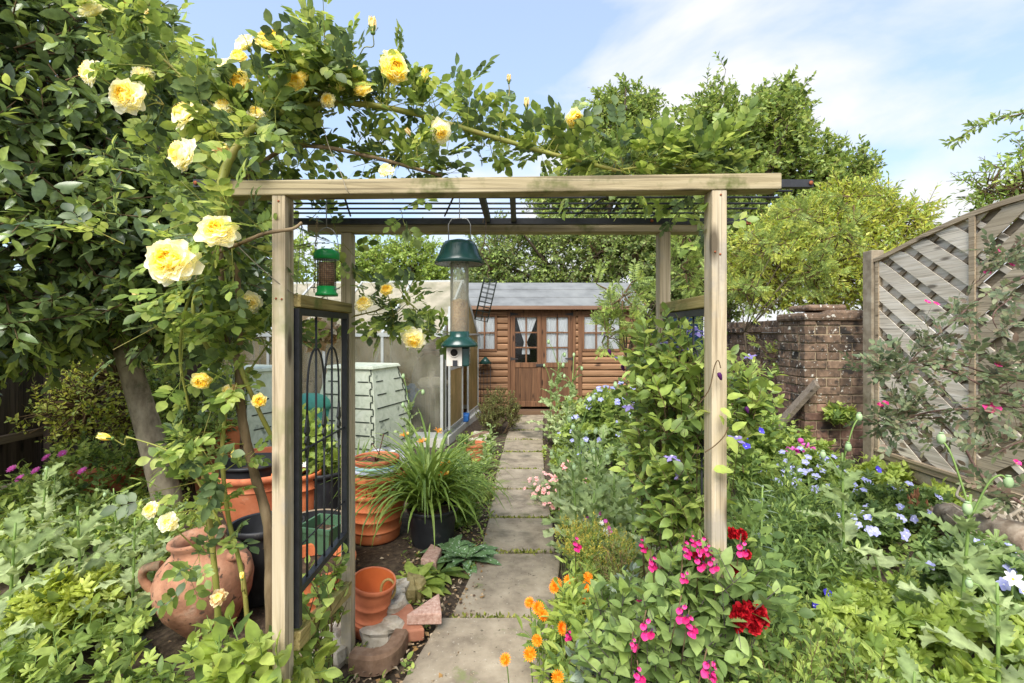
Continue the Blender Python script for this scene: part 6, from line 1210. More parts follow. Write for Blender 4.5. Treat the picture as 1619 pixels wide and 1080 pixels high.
for i, px, Y, rz, sc, lb, gr in (
    (0, 1340, 2.62, 1.2, 1.0, 'tall grey-green poppy with toothed leaves in the middle of the right bed', GR_),
    (0, 1512, 1.92, 2.9, 1.02, 'big grey-green poppy with nodding buds at the front right, nearest the camera', GR_),
    (1, 1590, 1.62, .5, .9, 'low broad leaved poppy in the bottom right corner', GR_),
    (2, 1440, 1.55, 2.2, .7, 'low poppy leaves under the big front right poppy', GR_),
    (1, 60, 2.9, .3, .95, 'grey-green poppy at the left edge below the dark fence', GL_),
    (1, 190, 3.0, 2.6, .75, 'grey-green poppy in front of the terracotta trough, left end', GL_),
    (1, 245, 2.75, 4.0, .72, 'grey-green poppy between the jar and the terracotta trough', GL_),
    (2, 130, 2.45, 1.0, 1.05, 'wide grey-green poppy left of the old jar', GL_),
    (2, 20, 2.3, 3.3, 1.0, 'grey-green poppy rosette at the far left edge', GL_),
    (1, 205, 2.35, 5.2, .85, 'leafy poppy just left of the old jar', GL_),
    (1, 90, 3.5, 1.9, .7, 'poppy in front of the dark fence, left of the tree trunk', GL_),
    (2, 275, 3.4, .7, .5, 'poppy in front of the foot of the grey tree trunk', GL_),
    (2, -20, 1.9, .2, .9, 'poppy leaves at the lower left picture edge', GL_),
    (3, 650, 4.35, .4, .95, 'tall poppy rising above the daylily in front of the greenhouse', GC_),
    (1, 710, 4.1, 2.1, .8, 'pale green poppy right of the daylily', GC_),
    (2, 735, 4.4, 4.1, .8, 'low poppy between the daylily and the small terracotta pot', GC_),
    (1, 778, 5.9, 1.4, .6, 'small poppy on the left path edge before the dark shrub', GC_),
    (1, 768, 5.1, 3.4, .55, 'small poppy on the left path edge beside the small terracotta pot', GC_),
    (3, 880, 6.3, 1.1, 1.0, 'tall pale poppy on the right of the path near the summerhouse', GC_),
    (0, 905, 6.1, 2.4, 1.1, 'pale poppy with bushy leaves right of the path before the summerhouse', GC_),
    (0, 868, 6.6, 4.4, .95, 'pale poppy at the right path edge in front of the double doors', GC_),
    (1, 892, 5.7, 5.5, 1.0, 'leafy poppy at the right path edge behind the pink flowers', GC_),
    (0, 925, 3.35, .9, .95, 'pale poppy right of the path behind the yellow stonecrop', GC_),
    (1, 960, 3.2, 2.0, 1.0, 'pale poppy between the path and the clematis', GC_),
    (0, 985, 3.6, 3.6, 1.0, 'pale poppy close to the clematis foot', GC_),
    (1, 905, 3.7, 4.6, 1.0, 'pale poppy just behind the pink edging flowers', GC_),
    (2, 940, 2.85, 1.6, .9, 'low pale poppy right of the path, nearest the arch', GC_),
    (1, 915, 3.0, 2.7, .95, 'pale poppy at the right path edge just behind the yellow stonecrop', GC_),
    (0, 945, 3.05, 5.6, .8, 'pale poppy with buds between the stonecrop and the clematis', GC_),
    (1, 890, 3.55, 1.9, .85, 'pale poppy at the path edge next to the pink edging flowers', GC_),
    (2, 975, 3.0, .6, 1.0, 'broad pale poppy leaves in front of the clematis, left of the post', GC_),
    (2, 1000, 2.8, 5.0, .95, 'low poppy leaves below the clematis', GC_),
    (1, 950, 3.9, .1, .95, 'poppy behind the other pale poppies right of the path', GC_)):
    place(PP, i, (px - CX) / F * Y, Y, rz, sc * (1.18 if gr != GC_ else 1.25 if px > 850 else 1.05), lb, gr)

# ================================================================ daylily and strap-leaved plants
def straps(name, label, cat, c, n, L, w, mat, z0=0, bend=1.2, spread=1.0, parent=None):
    c = Vector(c); t = parent or thing(name, label, cat, tuple(c)); V = []; lp = []; tot = []; k = 8
    for i in range(n):
        a = rnd.uniform(0, 6.28); L_ = L * rnd.uniform(.55, 1.15); th = rnd.uniform(.05, .5) * spread; bd = bend * rnd.uniform(.5, 1.25); p = c + Vector((rnd.uniform(-.05, .05), rnd.uniform(-.05, .05), z0)); b0 = len(V); s_ = Vector((-math.sin(a), math.cos(a), 0))
        for j in range(k + 1):
            u = j / k; ww = w * (1 - u ** 2.2) * (.75 + .5 * u) / 2 + .0008; d = Vector((math.cos(a) * math.sin(th), math.sin(a) * math.sin(th), math.cos(th)))
            up = Vector((-math.cos(a) * math.cos(th), -math.sin(a) * math.cos(th), math.sin(th))); V += [tuple(p - s_ * ww + up * ww * .35), tuple(p), tuple(p + s_ * ww + up * ww * .35)]
            p = p + d * L_ / k; th = min(th + bd / k * (.3 + 1.5 * u), 2.9); p.z = max(p.z, .01)
        for j in range(k): q_ = b0 + j * 3; lp += [q_, q_ + 1, q_ + 4, q_ + 3, q_ + 1, q_ + 2, q_ + 5, q_ + 4]; tot += [4, 4]
    mesh_np('leaf_blades', np.array(V), np.array(lp), np.array(tot), None, mat, t); return t
dl = P(676, 0, 3.42); t = straps('daylily', 'daylily fountain of long bright green strap leaves with orange flowers beside the path', 'daylily', (dl.x, 3.42, 0), 260, .78, .026, L_LILY, .22, 2.5, 1.6)
straps('', '', '', (dl.x, 3.4, 0), 90, .6, .026, L_LILY, .26, 2.0, 2.6, t)
for px, py, Y in ((692, 684, 3.5), (705, 735, 3.35), (703, 752, 3.3), (640, 690, 3.6), (668, 700, 3.5)):
    a = P(px, py, Y); mb = MB(); mb.tube(spline([(dl.x, 3.42, .26), Vector((dl.x, 3.42, .26)).lerp(a, .5) + Vector((0, 0, .06)), a]), .004, 6); mb.build('flower_stalk', STEM, t); flower(t, LILYF, a, (rnd.uniform(-.5, .5), -.3, .9), .062); flower(t, BUD, a + Vector((.02, 0, .01)), (.4, -.2, 1), .03, 'bud')
straps('strap_leaf_plant', 'second strap leaved plant arching onto the path beside the daylily', 'daylily', (P(725, 0, 3.75).x, 3.8, 0), 70, .5, .022, L_LILY, .02, 1.9)
straps('strap_leaf_plant', 'broad strap leaves at the lower left corner of the bed', 'strap plant', G(95, 1020) + Vector((0, 0, 0)), 16, .42, .075, L_DEEP, 0, 1.0, 1.4)
straps('iris_clump', 'grassy dark blade leaves between the two big poppies of the right bed', 'iris', (1.95, 2.45, 0), 34, .5, .014, L_DEEP, 0, 1.3, 1.8)
straps('grass_tuft', 'loose grass tuft with straw stems at the bottom right of the pink sage', 'grass', (1.02, 1.62, 0), 60, .45, .006, L_GRASS, 0, 1.3, 1.4)
straps('grass_tuft', 'tuft of grass at the path edge beside the daylily', 'grass', (P(770, 0, 4.3).x, 4.3, 0), 60, .26, .007, L_GRASS, 0, 1.2, 1.6)

# ================================================================ flower clumps of the right bed
e = [ell(880, 790, 4.2, .17, .22, .14), ell(860, 775, 4.35, .13, .2, .12), ell(905, 760, 4.4, .14, .2, .14)]
t = clump('pink_edging_plant', 'low mound of pale pink flowers spilling over the right path edge', 'flower clump', (.4, 4.3, 0), e, 260, .1, 9, NARROW, .03, L_DEEP, stem_r=.0014); surf(t, e, PINKF, 95, .042, .05, .4)
e = [ell(930, 690, 4.9, .26, .3, .2), ell(965, 650, 4.8, .25, .3, .2), ell(915, 720, 4.8, .18, .2, .14), ell(985, 700, 4.6, .2, .3, .22)]
t = clump('geranium', 'lilac blue geranium between the pale poppies and the clematis', 'geranium', (.75, 4.8, 0), e, 240, .16, 5, [PAL, PAL7], .1, L_WEED, mats2=L_LIME, stem_r=.002); surf(t, e, GERAN, 46, .066, .3)
e = [ell(1000, 600, 4.9, .22, .25, .16), ell(960, 655, 5.0, .2, .25, .14)]; t = clump('geranium', 'far lilac geranium below the rowan leaves by the summerhouse wall', 'geranium', (1.15, 5.1, 0), [ell(990, 655, 5.4, .3, .3, .26)], 130, .16, 5, PAL, .09, L_WEED, stem_r=.002); surf(t, [ell(985, 645, 5.4, .3, .3, .24)], GERAN, 24, .062, .4)
clump('blue_grey_plant', 'bluish grey small leaved plant between the pink flowers and the geranium', 'plant', (.55, 4.75, 0), [ell(920, 725, 4.7, .16, .2, .12), ell(935, 705, 4.7, .14, .2, .12)], 180, .1, 9, NARROW, .034, L_GREY, stem_r=.0015)
t = clump('stonecrop', 'mustard yellow flowered stonecrop mound beside the path under the arch', 'stonecrop', (.3, 2.5, 0), [ell(935, 858, 2.55, .13, .13, .12), ell(975, 870, 2.5, .11, .12, .12), ell(905, 848, 2.7, .1, .12, .1)], 420, .06, 12, OV, .012, L_LIME, stem_r=.001, rise=1.0, mats2=LM('mustard floret', [lin(178, 168, 50), lin(198, 186, 66), lin(168, 160, 62)], .7, .2, .2), frac=1.0)
t = clump('rosemary', 'brownish narrow leaved stems under the yellow stonecrop', 'herb', (.42, 2.35, 0), [ell(980, 915, 2.3, .13, .12, .12), ell(950, 930, 2.3, .1, .1, .1)], 110, .13, 16, leaf_t(.12, 3, .2, .1), .032, L_GRASS, mats2=LM('brown leaf', [lin(132, 106, 66), lin(158, 130, 84)], .7, .2), frac=.3, stem_r=.0016, smat=TWIG)
se = [ell(1090, 930, 1.62, .16, .13, .12), ell(1050, 985, 1.62, .15, .13, .12), ell(1110, 1010, 1.55, .16, .14, .14), ell(1000, 970, 1.75, .14, .14, .12), ell(1150, 930, 1.55, .12, .12, .12), ell(1120, 1080, 1.55, .22, .16, .14), ell(1010, 1060, 1.65, .18, .15, .12), ell(1160, 1010, 1.6, .1, .12, .13)]
t = clump('pink_sage', 'bright pink flowered sage bush in front of the right arch post', 'sage', (.6, 1.62, 0), se, 300, .14, 6, [leaf_t(.62, 5, .25, .2, .38), leaf_t(.55, 4, .25, .2, .4)], .066, L_SALV, stem_r=.0022, smat=M('dark sage stem', [lin(70, 56, 66), lin(100, 90, 88)], 20), inner=.8, mats2=L_CLEM, frac=.25)
for px, py, Y, s in ((1030, 890, 1.75, 24), (1083, 876, 1.6, 40), (1107, 868, 1.6, 40), (1107, 895, 1.58, 40), (1127, 897, 1.55, 36), (1029, 895, 1.66, 34), (1080, 915, 1.6, 30), (1078, 975, 1.5, 46), (1090, 998, 1.5, 46), (1022, 1000, 1.56, 48), (1001, 1022, 1.6, 30), (1118, 1060, 1.45, 46), (1172, 872, 1.6, 38), (1015, 868, 1.9, 32), (910, 866, 2.2, 34), (896, 1008, 1.9, 28), (1008, 1075, 1.5, 42), (1010, 955, 1.8, 24), (1024, 918, 1.75, 18), (1125, 1072, 1.42, 36), (1120, 873, 1.56, 28), (1095, 860, 1.62, 28)):
    p = P(px, py, Y - .06); flower(t, SALVF, p, (rnd.uniform(-.25, .25), rnd.uniform(-.3, .1), 1), s / F * Y * .52, spin=rnd.uniform(-2.4, -.7))
    mb = MB(); mb.tube([p - Vector((rnd.uniform(-.03, .03), -.03, .12)), p + Vector((0, 0, s / F * Y * .7))], .002, 5); mb.build('flower_stalk', TWIG, t)
e = [ell(985, 1000, 1.9, .16, .16, .1), ell(940, 1040, 1.85, .16, .14, .1), ell(1010, 950, 2.0, .16, .16, .1), ell(960, 985, 2.1, .12, .12, .1)]
clump('grey_sage', 'grey-green leafy sage low beside the orange marigolds', 'sage', (.4, 1.9, 0), e, 150, .11, 6, leaf_t(.55, 5, .25, .2, .42), .055, L_GREY, stem_r=.002, mats2=L_SALV, frac=.5, smat=TWIG)
rr_ = clump('red_rose', 'small bush rose with deep red double blooms right of the right arch post', 'rose', (.8, 1.72, 0), [ell(1185, 930, 1.66, .08, .1, .14), ell(1200, 1000, 1.62, .1, .1, .12), ell(1170, 860, 1.72, .06, .1, .1)], 44, .12, 3, PIN5, .1, L_DEEP, stem_r=.003)
for px, py, Y, s in ((1170, 972, 1.56, 48), (1182, 968, 1.57, 44), (1196, 970, 1.56, 44), (1165, 985, 1.55, 36), (1205, 980, 1.58, 34), (1157, 843, 1.7, 26), (1172, 846, 1.68, 28), (1180, 876, 1.68, 22), (1158, 905, 1.66, 30), (1105, 880, 1.68, 26), (1192, 990, 1.55, 34)): flower(rr_, REDR, P(px, py, Y - .09), (rnd.uniform(-.2, .5), -.8, rnd.uniform(.1, .6)), s / F * Y * .74)
cal = [ell(905, 965, 2.15, .12, .16, .09), ell(868, 1015, 2.0, .07, .12, .06), ell(930, 935, 2.3, .12, .14, .09), ell(898, 1050, 1.9, .11, .13, .08), ell(925, 985, 2.05, .12, .12, .1)]
t = clump('marigold', 'orange marigolds on fresh green leaves at the right path edge', 'marigold', (.25, 2.1, 0), cal, 150, .13, 6, leaf_t(.3, 4, .25, .3, .6), .075, L_LIME, stem_r=.0022, mats2=L_WEED, frac=.6)
for px, py, Y, n in ((880, 923, 2.3, (.0, -.7, .7)), (900, 918, 2.3, (-.2, -.7, .7)), (930, 912, 2.25, (0, -.5, .8)), (928, 925, 2.2, (.3, -.8, .3)), (877, 929, 2.25, (-.4, -.7, .3)), (924, 947, 2.15, (.2, -.7, .6)), (838, 953, 2.15, (-.4, -.6, .6)), (851, 961, 2.1, (.1, -.8, .5)), (859, 973, 2.05, (.2, -.7, .6)), (888, 993, 1.95, (.5, -.6, .4)), (850, 1012, 1.9, (-.3, -.8, .3)), (838, 1034, 1.85, (0, -.8, .5)), (882, 1070, 1.7, (0, -.9, .4)), (800, 1043, 1.85, (-.3, -.6, .6))):
    p = P(px, py, Y); flower(t, CALEN, p, n, rnd.uniform(.046, .058)); mb = MB(); mb.tube([(p.x + .02, p.y + .06, 0.02), tuple(p + (Vector((p.x + .02, p.y + .06, 0)) - p) * .4 + Vector((0, 0, .03))), tuple(p - Vector(n).normalized() * .006)], .0025, 5); mb.build('flower_stalk', STEM, t)
e = [ell(1275, 745, 4.4, .26, .25, .16), ell(1225, 775, 4.2, .22, .25, .18), ell(1330, 770, 4.1, .22, .25, .14)]
t = clump('geranium', 'pale blue geranium drift behind the tall right bed poppy', 'geranium', (2.7, 4.3, 0), e, 230, .15, 5, [PAL, CUT], .09, L_WEED, mats2=L_LIME, stem_r=.002); surf(t, e, GERAN, 60, .062, .15)
e = [ell(1400, 800, 3.7, .3, .25, .12), ell(1370, 830, 3.3, .22, .2, .12), ell(1440, 790, 3.9, .2, .2, .1)]
t = clump('geranium', 'lilac blue geranium sprawling before the logs below the lattice fence', 'geranium', (2.9, 3.6, 0), e, 170, .14, 5, [PAL7, PAL], .09, L_DEEP, mats2=L_WEED, stem_r=.002); surf(t, e, GERAN, 26, .062, .1)
e = [ell(1520, 885, 2.4, .2, .16, .1), ell(1560, 905, 2.2, .16, .16, .1)]; t = clump('geranium', 'geranium with a few lilac flowers beside the big front poppy', 'geranium', (2.25, 2.3, 0), e, 60, .13, 5, PAL7, .1, L_DEEP, stem_r=.002); surf(t, e, GERAN, 8, .05, .2)
for px, py, n_ in ((1340, 836, 1.0), (1383, 840, .9), (1376, 840, .8)): flower(t, GERAN, P(px, py, 3.0), (0, -.7, .7), .07)
e = [ell(1210, 850, 2.6, .24, .25, .2), ell(1260, 830, 2.9, .26, .25, .2), ell(1200, 900, 2.3, .2, .2, .18), ell(1280, 900, 2.5, .25, .2, .16), ell(1240, 790, 3.2, .26, .25, .22)]
t = clump('phlox', 'dark green lance leaved mass right of the right arch post', 'phlox', (1.55, 2.7, 0), e, 420, .2, 11, [NARROW, OVL], .062, L_DEEP, mats2=L_WEED, frac=.4, stem_r=.0022, rise=.9, inner=.7)
t = thing('lily_stalk', 'upright grey-green stalk with whorls of narrow leaves right of the arch post', 'lily', (.92, 1.8, 0)); mb = MB(); s0, s1 = Vector((.9, 1.8, 0)), P(1206, 770, 1.82); mb.tube([s0, s0.lerp(s1, .5) + Vector((.01, 0, 0)), s1], [.006, .005, .003], 7); mb.build('stem', STEM, t)
lv = LV(); us = np.linspace(.35, 1, 60); an = us * 90; ps = np.array(s0)[None] + (np.array(s1 - s0))[None] * us[:, None]; lv.add(leaf_t(.16, 4, .2, .3), ps, np.stack([np.cos(an), np.sin(an), .35 + 0 * an], 1), [(0, 0, 1)] * 60, .075 * (1.2 - .5 * us)); lv.build('foliage', L_GREY, t)
e = [ell(1400, 985, 2.1, .26, .2, .1), ell(1330, 1000, 2.1, .2, .2, .1), ell(1370, 940, 2.4, .22, .2, .1), ell(1450, 960, 2.3, .2, .2, .12), ell(1560, 1000, 1.9, .3, .2, .1), ell(1440, 1050, 1.75, .3, .2, .1), ell(1600, 960, 2.2, .2, .2, .1)]
clump('cut_leaf_plant', 'fresh green cut leaved plants covering the soil below the right poppies', 'plant', (1.6, 2.1, 0), e, 300, .11, 4, [CUT, PAL], .085, L_LIME, mats2=L_WEED, frac=.5, stem_r=.002)
e = [ell(1240, 1010, 1.75, .2, .16, .12), ell(1280, 1060, 1.65, .2, .16, .1), ell(1220, 1075, 1.5, .2, .16, .12), ell(1330, 1075, 1.6, .16, .16, .08)]
clump('small_leaf_plant', 'small leaved wiry plants at the bottom right of the sage', 'plant', (.95, 1.6, 0), e, 260, .15, 10, [OVL, OV], .035, L_WEED, mats2=L_LIME, frac=.3, stem_r=.0014, smat=TWIG, rise=.8)
for nm, lb, (px, py, Y), me, sz, n_, cat in (('pansy', 'dark purple pansies low in the right bed by the tall poppy', (1306, 945, 2.35), VIOF, .05, 3, 'pansy'), ('foxglove', 'pink foxglove bells in front of the brick pier', (1262, 712, 4.9), FOXF, .1, 3, 'foxglove')):
    c = P(px, py, Y); e = [(c.x, c.y, c.z - .12, .14, .12, .1)]; t = clump(nm, lb, cat, (c.x, c.y, 0), e, 40, .13, 5, OV, .08, L_DEEP, stem_r=.002)
    for k in range(n_): flower(t, me, c + Vector(((k - 1) * .1 + rnd.uniform(-.02, .02), -.04, rnd.uniform(-.04, .06))), (rnd.uniform(-.4, .4), -.8 if nm == 'pansy' else -.2, .5 if nm == 'pansy' else 1), sz * (1 if nm == 'pansy' else 1.5))
e = [ell(1215, 690, 3.6, .14, .16, .16), ell(1185, 740, 3.4, .14, .16, .14)]
t = clump('bindweed', 'violet blue trumpet flowers among green leaves right of the arch post', 'morning glory', (1.85, 3.6, 0), e, 90, .13, 5, OVH, .06, L_WEED, mats2=L_LIME, stem_r=.002)
for px, py, Y in ((1202, 682, 3.5), (1177, 693, 3.4), (1180, 706, 3.3), (1172, 685, 3.5), (1387, 743, 4.4), (1408, 770, 4.2), (1255, 735, 4.6), (1412, 776, 4.2)): flower(t, VIOF, P(px, py, Y), (rnd.uniform(-.4, .3), -.8, .5), .06 * (1 if Y < 4 else 1.25))
for px, py, lb in ((1236, 747, 'single orange flower right of the arch post among blue geraniums'), (1300, 738, 'pair of peach orange flowers at the foot of the brick pier')):
    c = P(px, py, 4.5); t = thing('poppy_flower', lb, 'flower', (c.x, c.y, 0)); mb = MB(); mb.tube([(c.x, c.y + .03, 0), c], .003, 5); mb.build('stem', STEM, t); flower(t, CALEN, c, (0, -.8, .5), .07); flower(t, CALEN, c + Vector((.05, 0, .02)), (.3, -.7, .5), .05); 
    lv = LV(); lv.add(OV, np.array([tuple(c)] * 6) * (1, 1, .5), rdir(6), rdir(6) + (0, 0, 1), .08); lv.build('foliage', L_WEED, t)
c = P(1602, 916, 2.0); t = thing('white_flower', 'white cosmos flower at the right edge beside the logs', 'cosmos', (c.x, c.y, 0)); mb = MB(); mb.tube([(c.x + .03, c.y + .05, 0), c], .003, 5); mb.build('stem', STEM, t); flower(t, WHITEF, c, (-.3, -.7, .5), .072); flower(t, WHITEF, P(1618, 935, 1.95), (.3, -.6, .5), .064)
for px, py, Y in ((952, 827, 2.7), (925, 820, 3.0), (958, 833, 2.65), (1072, 930, 1.75)): pass
t = thing('rocket_flower', 'small white and lilac flowers among the pale poppies by the path', 'flower', (.45, 2.75, 0)); 
for px, py, Y in ((952, 827, 2.75), (957, 838, 2.7), (925, 822, 3.0), (945, 815, 2.9), (960, 845, 2.7), (1033, 970, 1.85)):
    c = P(px, py, Y); flower(t, WHITEF, c, (rnd.uniform(-.3, .3), -.7, .6), .032); flower(t, LYCH, c + Vector((.02, 0, .01)), (rnd.uniform(-.3, .3), -.7, .6), .028); mb = MB(); mb.tube([(c.x, c.y + .05, 0), c], .0018, 5); mb.build('stem', STEM, t)

# Rosa glauca reaching in from the right
t = thing('plum_leaf_rose', 'arching plum grey rose with a few bright pink flowers before the lattice fence', 'rose', (3.2, 2.6, 0)); base, dr_, Ls = [], [], []
mb = MB()
for pts, r0, n in (([(1640, 430, 3.0), (1560, 465, 3.0), (1500, 515, 3.05), (1450, 560, 3.1), (1420, 600, 3.15)], .009, 46), ([(1660, 610, 2.9), (1560, 590, 2.95), (1480, 560, 3.0)], .008, 22), ([(1670, 630, 2.8), (1580, 620, 2.85), (1500, 585, 2.95), (1430, 580, 3.05), (1372, 588, 3.1)], .009, 34), ([(1660, 640, 2.8), (1570, 645, 2.85), (1480, 650, 2.95), (1420, 665, 3.0), (1390, 672, 3.05)], .01, 74), ([(1660, 820, 2.6), (1560, 760, 2.8), (1520, 700, 2.9), (1480, 660, 3.0)], .012, 16), ([(1640, 400, 2.9), (1590, 410, 2.95), (1540, 450, 3.0)], .007, 22), ([(1650, 560, 2.8), (1600, 600, 2.85), (1560, 625, 2.9)], .008, 26), ([(1660, 690, 2.6), (1610, 700, 2.65), (1570, 720, 2.7)], .007, 10), ([(1600, 470, 2.9), (1570, 500, 2.9), (1590, 540, 2.9)], .005, 10)):
    pp = spline([P(*p) for p in pts], 6); mb.tube(pp, [r0 * (1 - .75 * i / len(pp)) for i in range(len(pp))], 7)
    for _ in range(int(n * .43)): i = rnd.randint(len(pp) // 6, len(pp) - 1); base.append(tuple(pp[i])); dr_.append(rng.normal(size=3) * .6 + np.array([-.35, -.15, .3])); Ls.append(rnd.uniform(.08, .16))
mb.build('branch', M('plum branch', [lin(84, 62, 56), lin(124, 98, 86)], 20, rough=.7), t); base, dr_ = np.array(base), np.array(dr_)
lv = LV(); lv.twigs(base, dr_, np.array(Ls), .002, 1); pp, yd, zd, s_ = sprays(base, dr_, np.array(Ls), 4, .85, .7); lv.add(pinnate(3, leaf_t(.5, 4, .2, .12), True, 1.0, .36, .3), pp, yd, zd, rng.uniform(.09, .15, len(pp))); lv.build('foliage', [L_GLAUCA, TWIG], t)
for px, py, Y in ((1466, 478, 3.0), (1480, 481, 3.0), (1561, 432, 2.95), (1568, 648, 2.75), (1563, 650, 2.74), (1578, 578, 2.85), (1392, 641, 3.05), (1608, 732, 2.6), (1575, 398, 2.95), (1400, 638, 3.05), (1600, 420, 2.9)): flower(t, GLF, P(px, py, Y), (rnd.uniform(-.4, .2), -.6, .7), .042 if px != 1568 else .09)
for nm, lb, ee in (('fern_leaf_plant', 'cut leaved plant on the brick pier corner', [ell(1330, 655, 5.2, .14, .08, .1)]), ('creeping_plant', 'bright green creeper on the soil at the pier foot below the fence', [ell(1400, 745, 4.6, .25, .2, .1), ell(1500, 790, 4.0, .3, .2, .07), ell(1350, 745, 4.9, .2, .2, .1)]), ('leafy_plant', 'dark leafy plant below the leaning plank', [ell(1240, 700, 5.2, .3, .2, .22), ell(1290, 720, 5.0, .2, .15, .16)]), ('tall_leafy_plant', 'tall leafy stems before the brick wall right of the arch post', [ell(1185, 620, 4.2, .2, .3, .3), ell(1180, 690, 3.8, .25, .3, .25)])):
    clump(nm, lb, 'plant', (ee[0][0], ee[0][1], 0), ee, (30 if nm == 'fern_leaf_plant' else 90) if nm != 'tall_leafy_plant' else 170, .13, 5, [PAL, OV] if nm != 'tall_leafy_plant' else [OVL, OV], .09, L_LIME if nm in ('creeping_plant',) else L_WEED, mats2=L_LIME, frac=.4, stem_r=.002, stems=nm != 'fern_leaf_plant')

# ================================================================ beside the path, left, and the pots
e = [ell(790, 640, 7.3, .26, .25, .26), ell(775, 655, 7.0, .2, .25, .2), ell(812, 655, 7.2, .12, .2, .2)]
clump('box_shrub', 'small dark olive shrub at the left path edge before the summerhouse', 'shrub', (-.25, 7.2, 0), e, 520, .12, 12, OVL, .032, L_BOX, mats2=L_WEED, frac=.2, stem_r=.003, smat=TWIG)
clump('pot_plant', 'dark trailing plant in the small terracotta pot by the path', 'plant', (P(752, 0, 5.5).x, 5.5, 0), [ell(735, 700, 5.5, .14, .12, .05)], 30, .08, 6, OV, .035, L_DEEP, stem_r=.0015, stems=False)
def rosette(name, label, c, n, L, tm, mat, el=(.2, .9), cat='plant', group=None):
    c = Vector(c); t = thing(name, label, cat, tuple(c), group); lv = LV(); a = np.arange(n) * 2.4 + rng.normal(size=n) * .2; u = (np.arange(n) + .5) / n; ev = el[0] + (el[1] - el[0]) * u
    yd = np.stack([np.cos(a) * np.cos(ev), np.sin(a) * np.cos(ev), np.sin(ev)], 1); lv.add(tm, np.array(c)[None] + yd * .02 + (0, 0, .015), yd, np.stack([-np.cos(a) * .4, -np.sin(a) * .4, np.ones(n)], 1), L * rng.uniform(.75, 1.15, n) * (1.1 - .4 * u)); lv.build('foliage', mat, t); return t
SP = leaf_t(.42, 6, .2, .35, .5, 0, .01)
rosette('leafy_rosette', 'bright green leafy rosette in front of the daylily pot', G(655, 935), 22, .2, leaf_t(.34, 5, .25, .4, .6), L_LIME)
rosette('leafy_rosette', 'smaller green rosette right of the pale stones by the path', G(690, 915), 16, .17, leaf_t(.36, 5, .25, .4, .55), L_WEED)
t = rosette('lungwort', 'white spotted lungwort leaves at the path edge under the daylily', G(735, 890), 22, .22, SP, None, (.15, .8))
spm = M('white spotted leaf', [lin(84, 114, 72), lin(108, 138, 88)], 9, rough=.5, spots=[(lin(206, 216, 196), 70, .6, .03)]); t.children[0].data.materials[0] = spm
rosette('lungwort', 'second spotted lungwort clump nearer the black daylily pot', G(712, 878), 14, .18, SP, spm, (.2, .8))
e = [ell(490, 690, 3.9, .18, .15, .2), ell(520, 720, 3.9, .14, .15, .16), ell(475, 740, 3.95, .12, .15, .14)]
t = clump('pot_plant', 'leafy light green plant in the black pot seen through the trellis', 'plant', (P(508, 0, 3.9).x, 3.9, .35), e, 70, .2, 6, OVH, .1, L_LIME, mats2=L_WEED, frac=.5, stem_r=.003); flower(t, WHITEF, P(483, 735, 3.7), (0, -.7, .6), .05)
straps('pot_grass', 'short bright grass blades behind the terracotta pot stack', 'plant', (P(560, 0, 4.5).x, 4.6, 0), 40, .5, .03, L_LILY, 0, .8, .9)
clump('climber_stems', 'young leafy climber with brown stems growing at the rear left post foot', 'climber', (-.8, 1.95, 0), [ell(500, 1010, 1.9, .08, .08, .22), ell(525, 930, 2.1, .08, .05, .18), ell(510, 960, 1.8, .08, .06, .12)], 46, .13, 4, [OVH, OV], .062, L_CLEM, mats2=L_LIME, frac=.4, stem_r=.003, smat=TWIG, rise=1.2)
clump('foreground_plant', 'big leaved plant at the bottom left beside the front arch post', 'plant', (-1.0, 1.5, 0), [ell(380, 1060, 1.55, .15, .12, .12), ell(480, 1050, 1.7, .06, .08, .1)], 34, .14, 5, OVH, .08, L_LIME, mats2=L_WEED, frac=.5, stem_r=.003)
fw = [ell(110, 830, 3.6, .45, .4, .1), ell(60, 780, 4.0, .5, .4, .2), ell(30, 860, 3.1, .4, .4, .12), ell(250, 720, 4.6, .4, .3, .3), ell(150, 730, 4.6, .5, .3, .25)]
t = clump('campion', 'leafy plants with small mauve flowers along the dark fence', 'campion', (-3.6, 4.0, 0), fw, 520, .2, 8, [OV, OVL], .075, L_WEED, mats2=L_LIME, frac=.4, stem_r=.0025)
for px, py in ((33, 757), (58, 745), (75, 724), (100, 718), (132, 745), (20, 742)): flower(t, LYCH, P(px, py, 3.9), (rnd.uniform(-.3, .3), -.6, .7), .075)
fe = [ell(90, 960, 2.3, .18, .16, .12), ell(130, 950, 2.35, .16, .16, .12), ell(75, 985, 2.2, .14, .14, .1)]
clump('feverfew', 'yellow green cut leaved feverfew low in the left bed', 'feverfew', (P(100, 0, 2.3).x, 2.3, 0), fe, 130, .1, 5, CUT, .075, LM('golden leaf', [lin(138, 160, 50), lin(160, 180, 66), lin(178, 194, 88)], .5, .4, .3), stem_r=.0018)
fw = [ell(60, 950, 2.6, .4, .3, .1), ell(200, 960, 2.6, .3, .3, .08), ell(-20, 1040, 2.0, .3, .3, .12), ell(60, 1070, 1.8, .35, .2, .14), ell(200, 1060, 1.85, .25, .2, .1), ell(150, 1000, 2.05, .2, .2, .1), ell(300, 1060, 1.9, .2, .2, .1), ell(230, 840, 3.1, .35, .3, .2)]
clump('leafy_ground_plant', 'mixed broad leaved plants filling the near left bed', 'plant', (-2.2, 2.2, 0), fw, 240, .15, 6, [OVH, OVL, CUT], .07, L_WEED, mats2=L_LIME, frac=.4, stem_r=.0025)
e = [ell(300, 700, 4.3, .3, .3, .3), ell(330, 640, 4.6, .3, .3, .3), ell(270, 620, 4.7, .3, .3, .3)]
clump('leafy_shrub', 'leafy green shrub behind the grey tree trunk', 'shrub', (-3.0, 4.6, 0), e, 300, .2, 8, OV, .065, L_WEED, mats2=L_LIME, frac=.3, stem_r=.003, smat=TWIG)
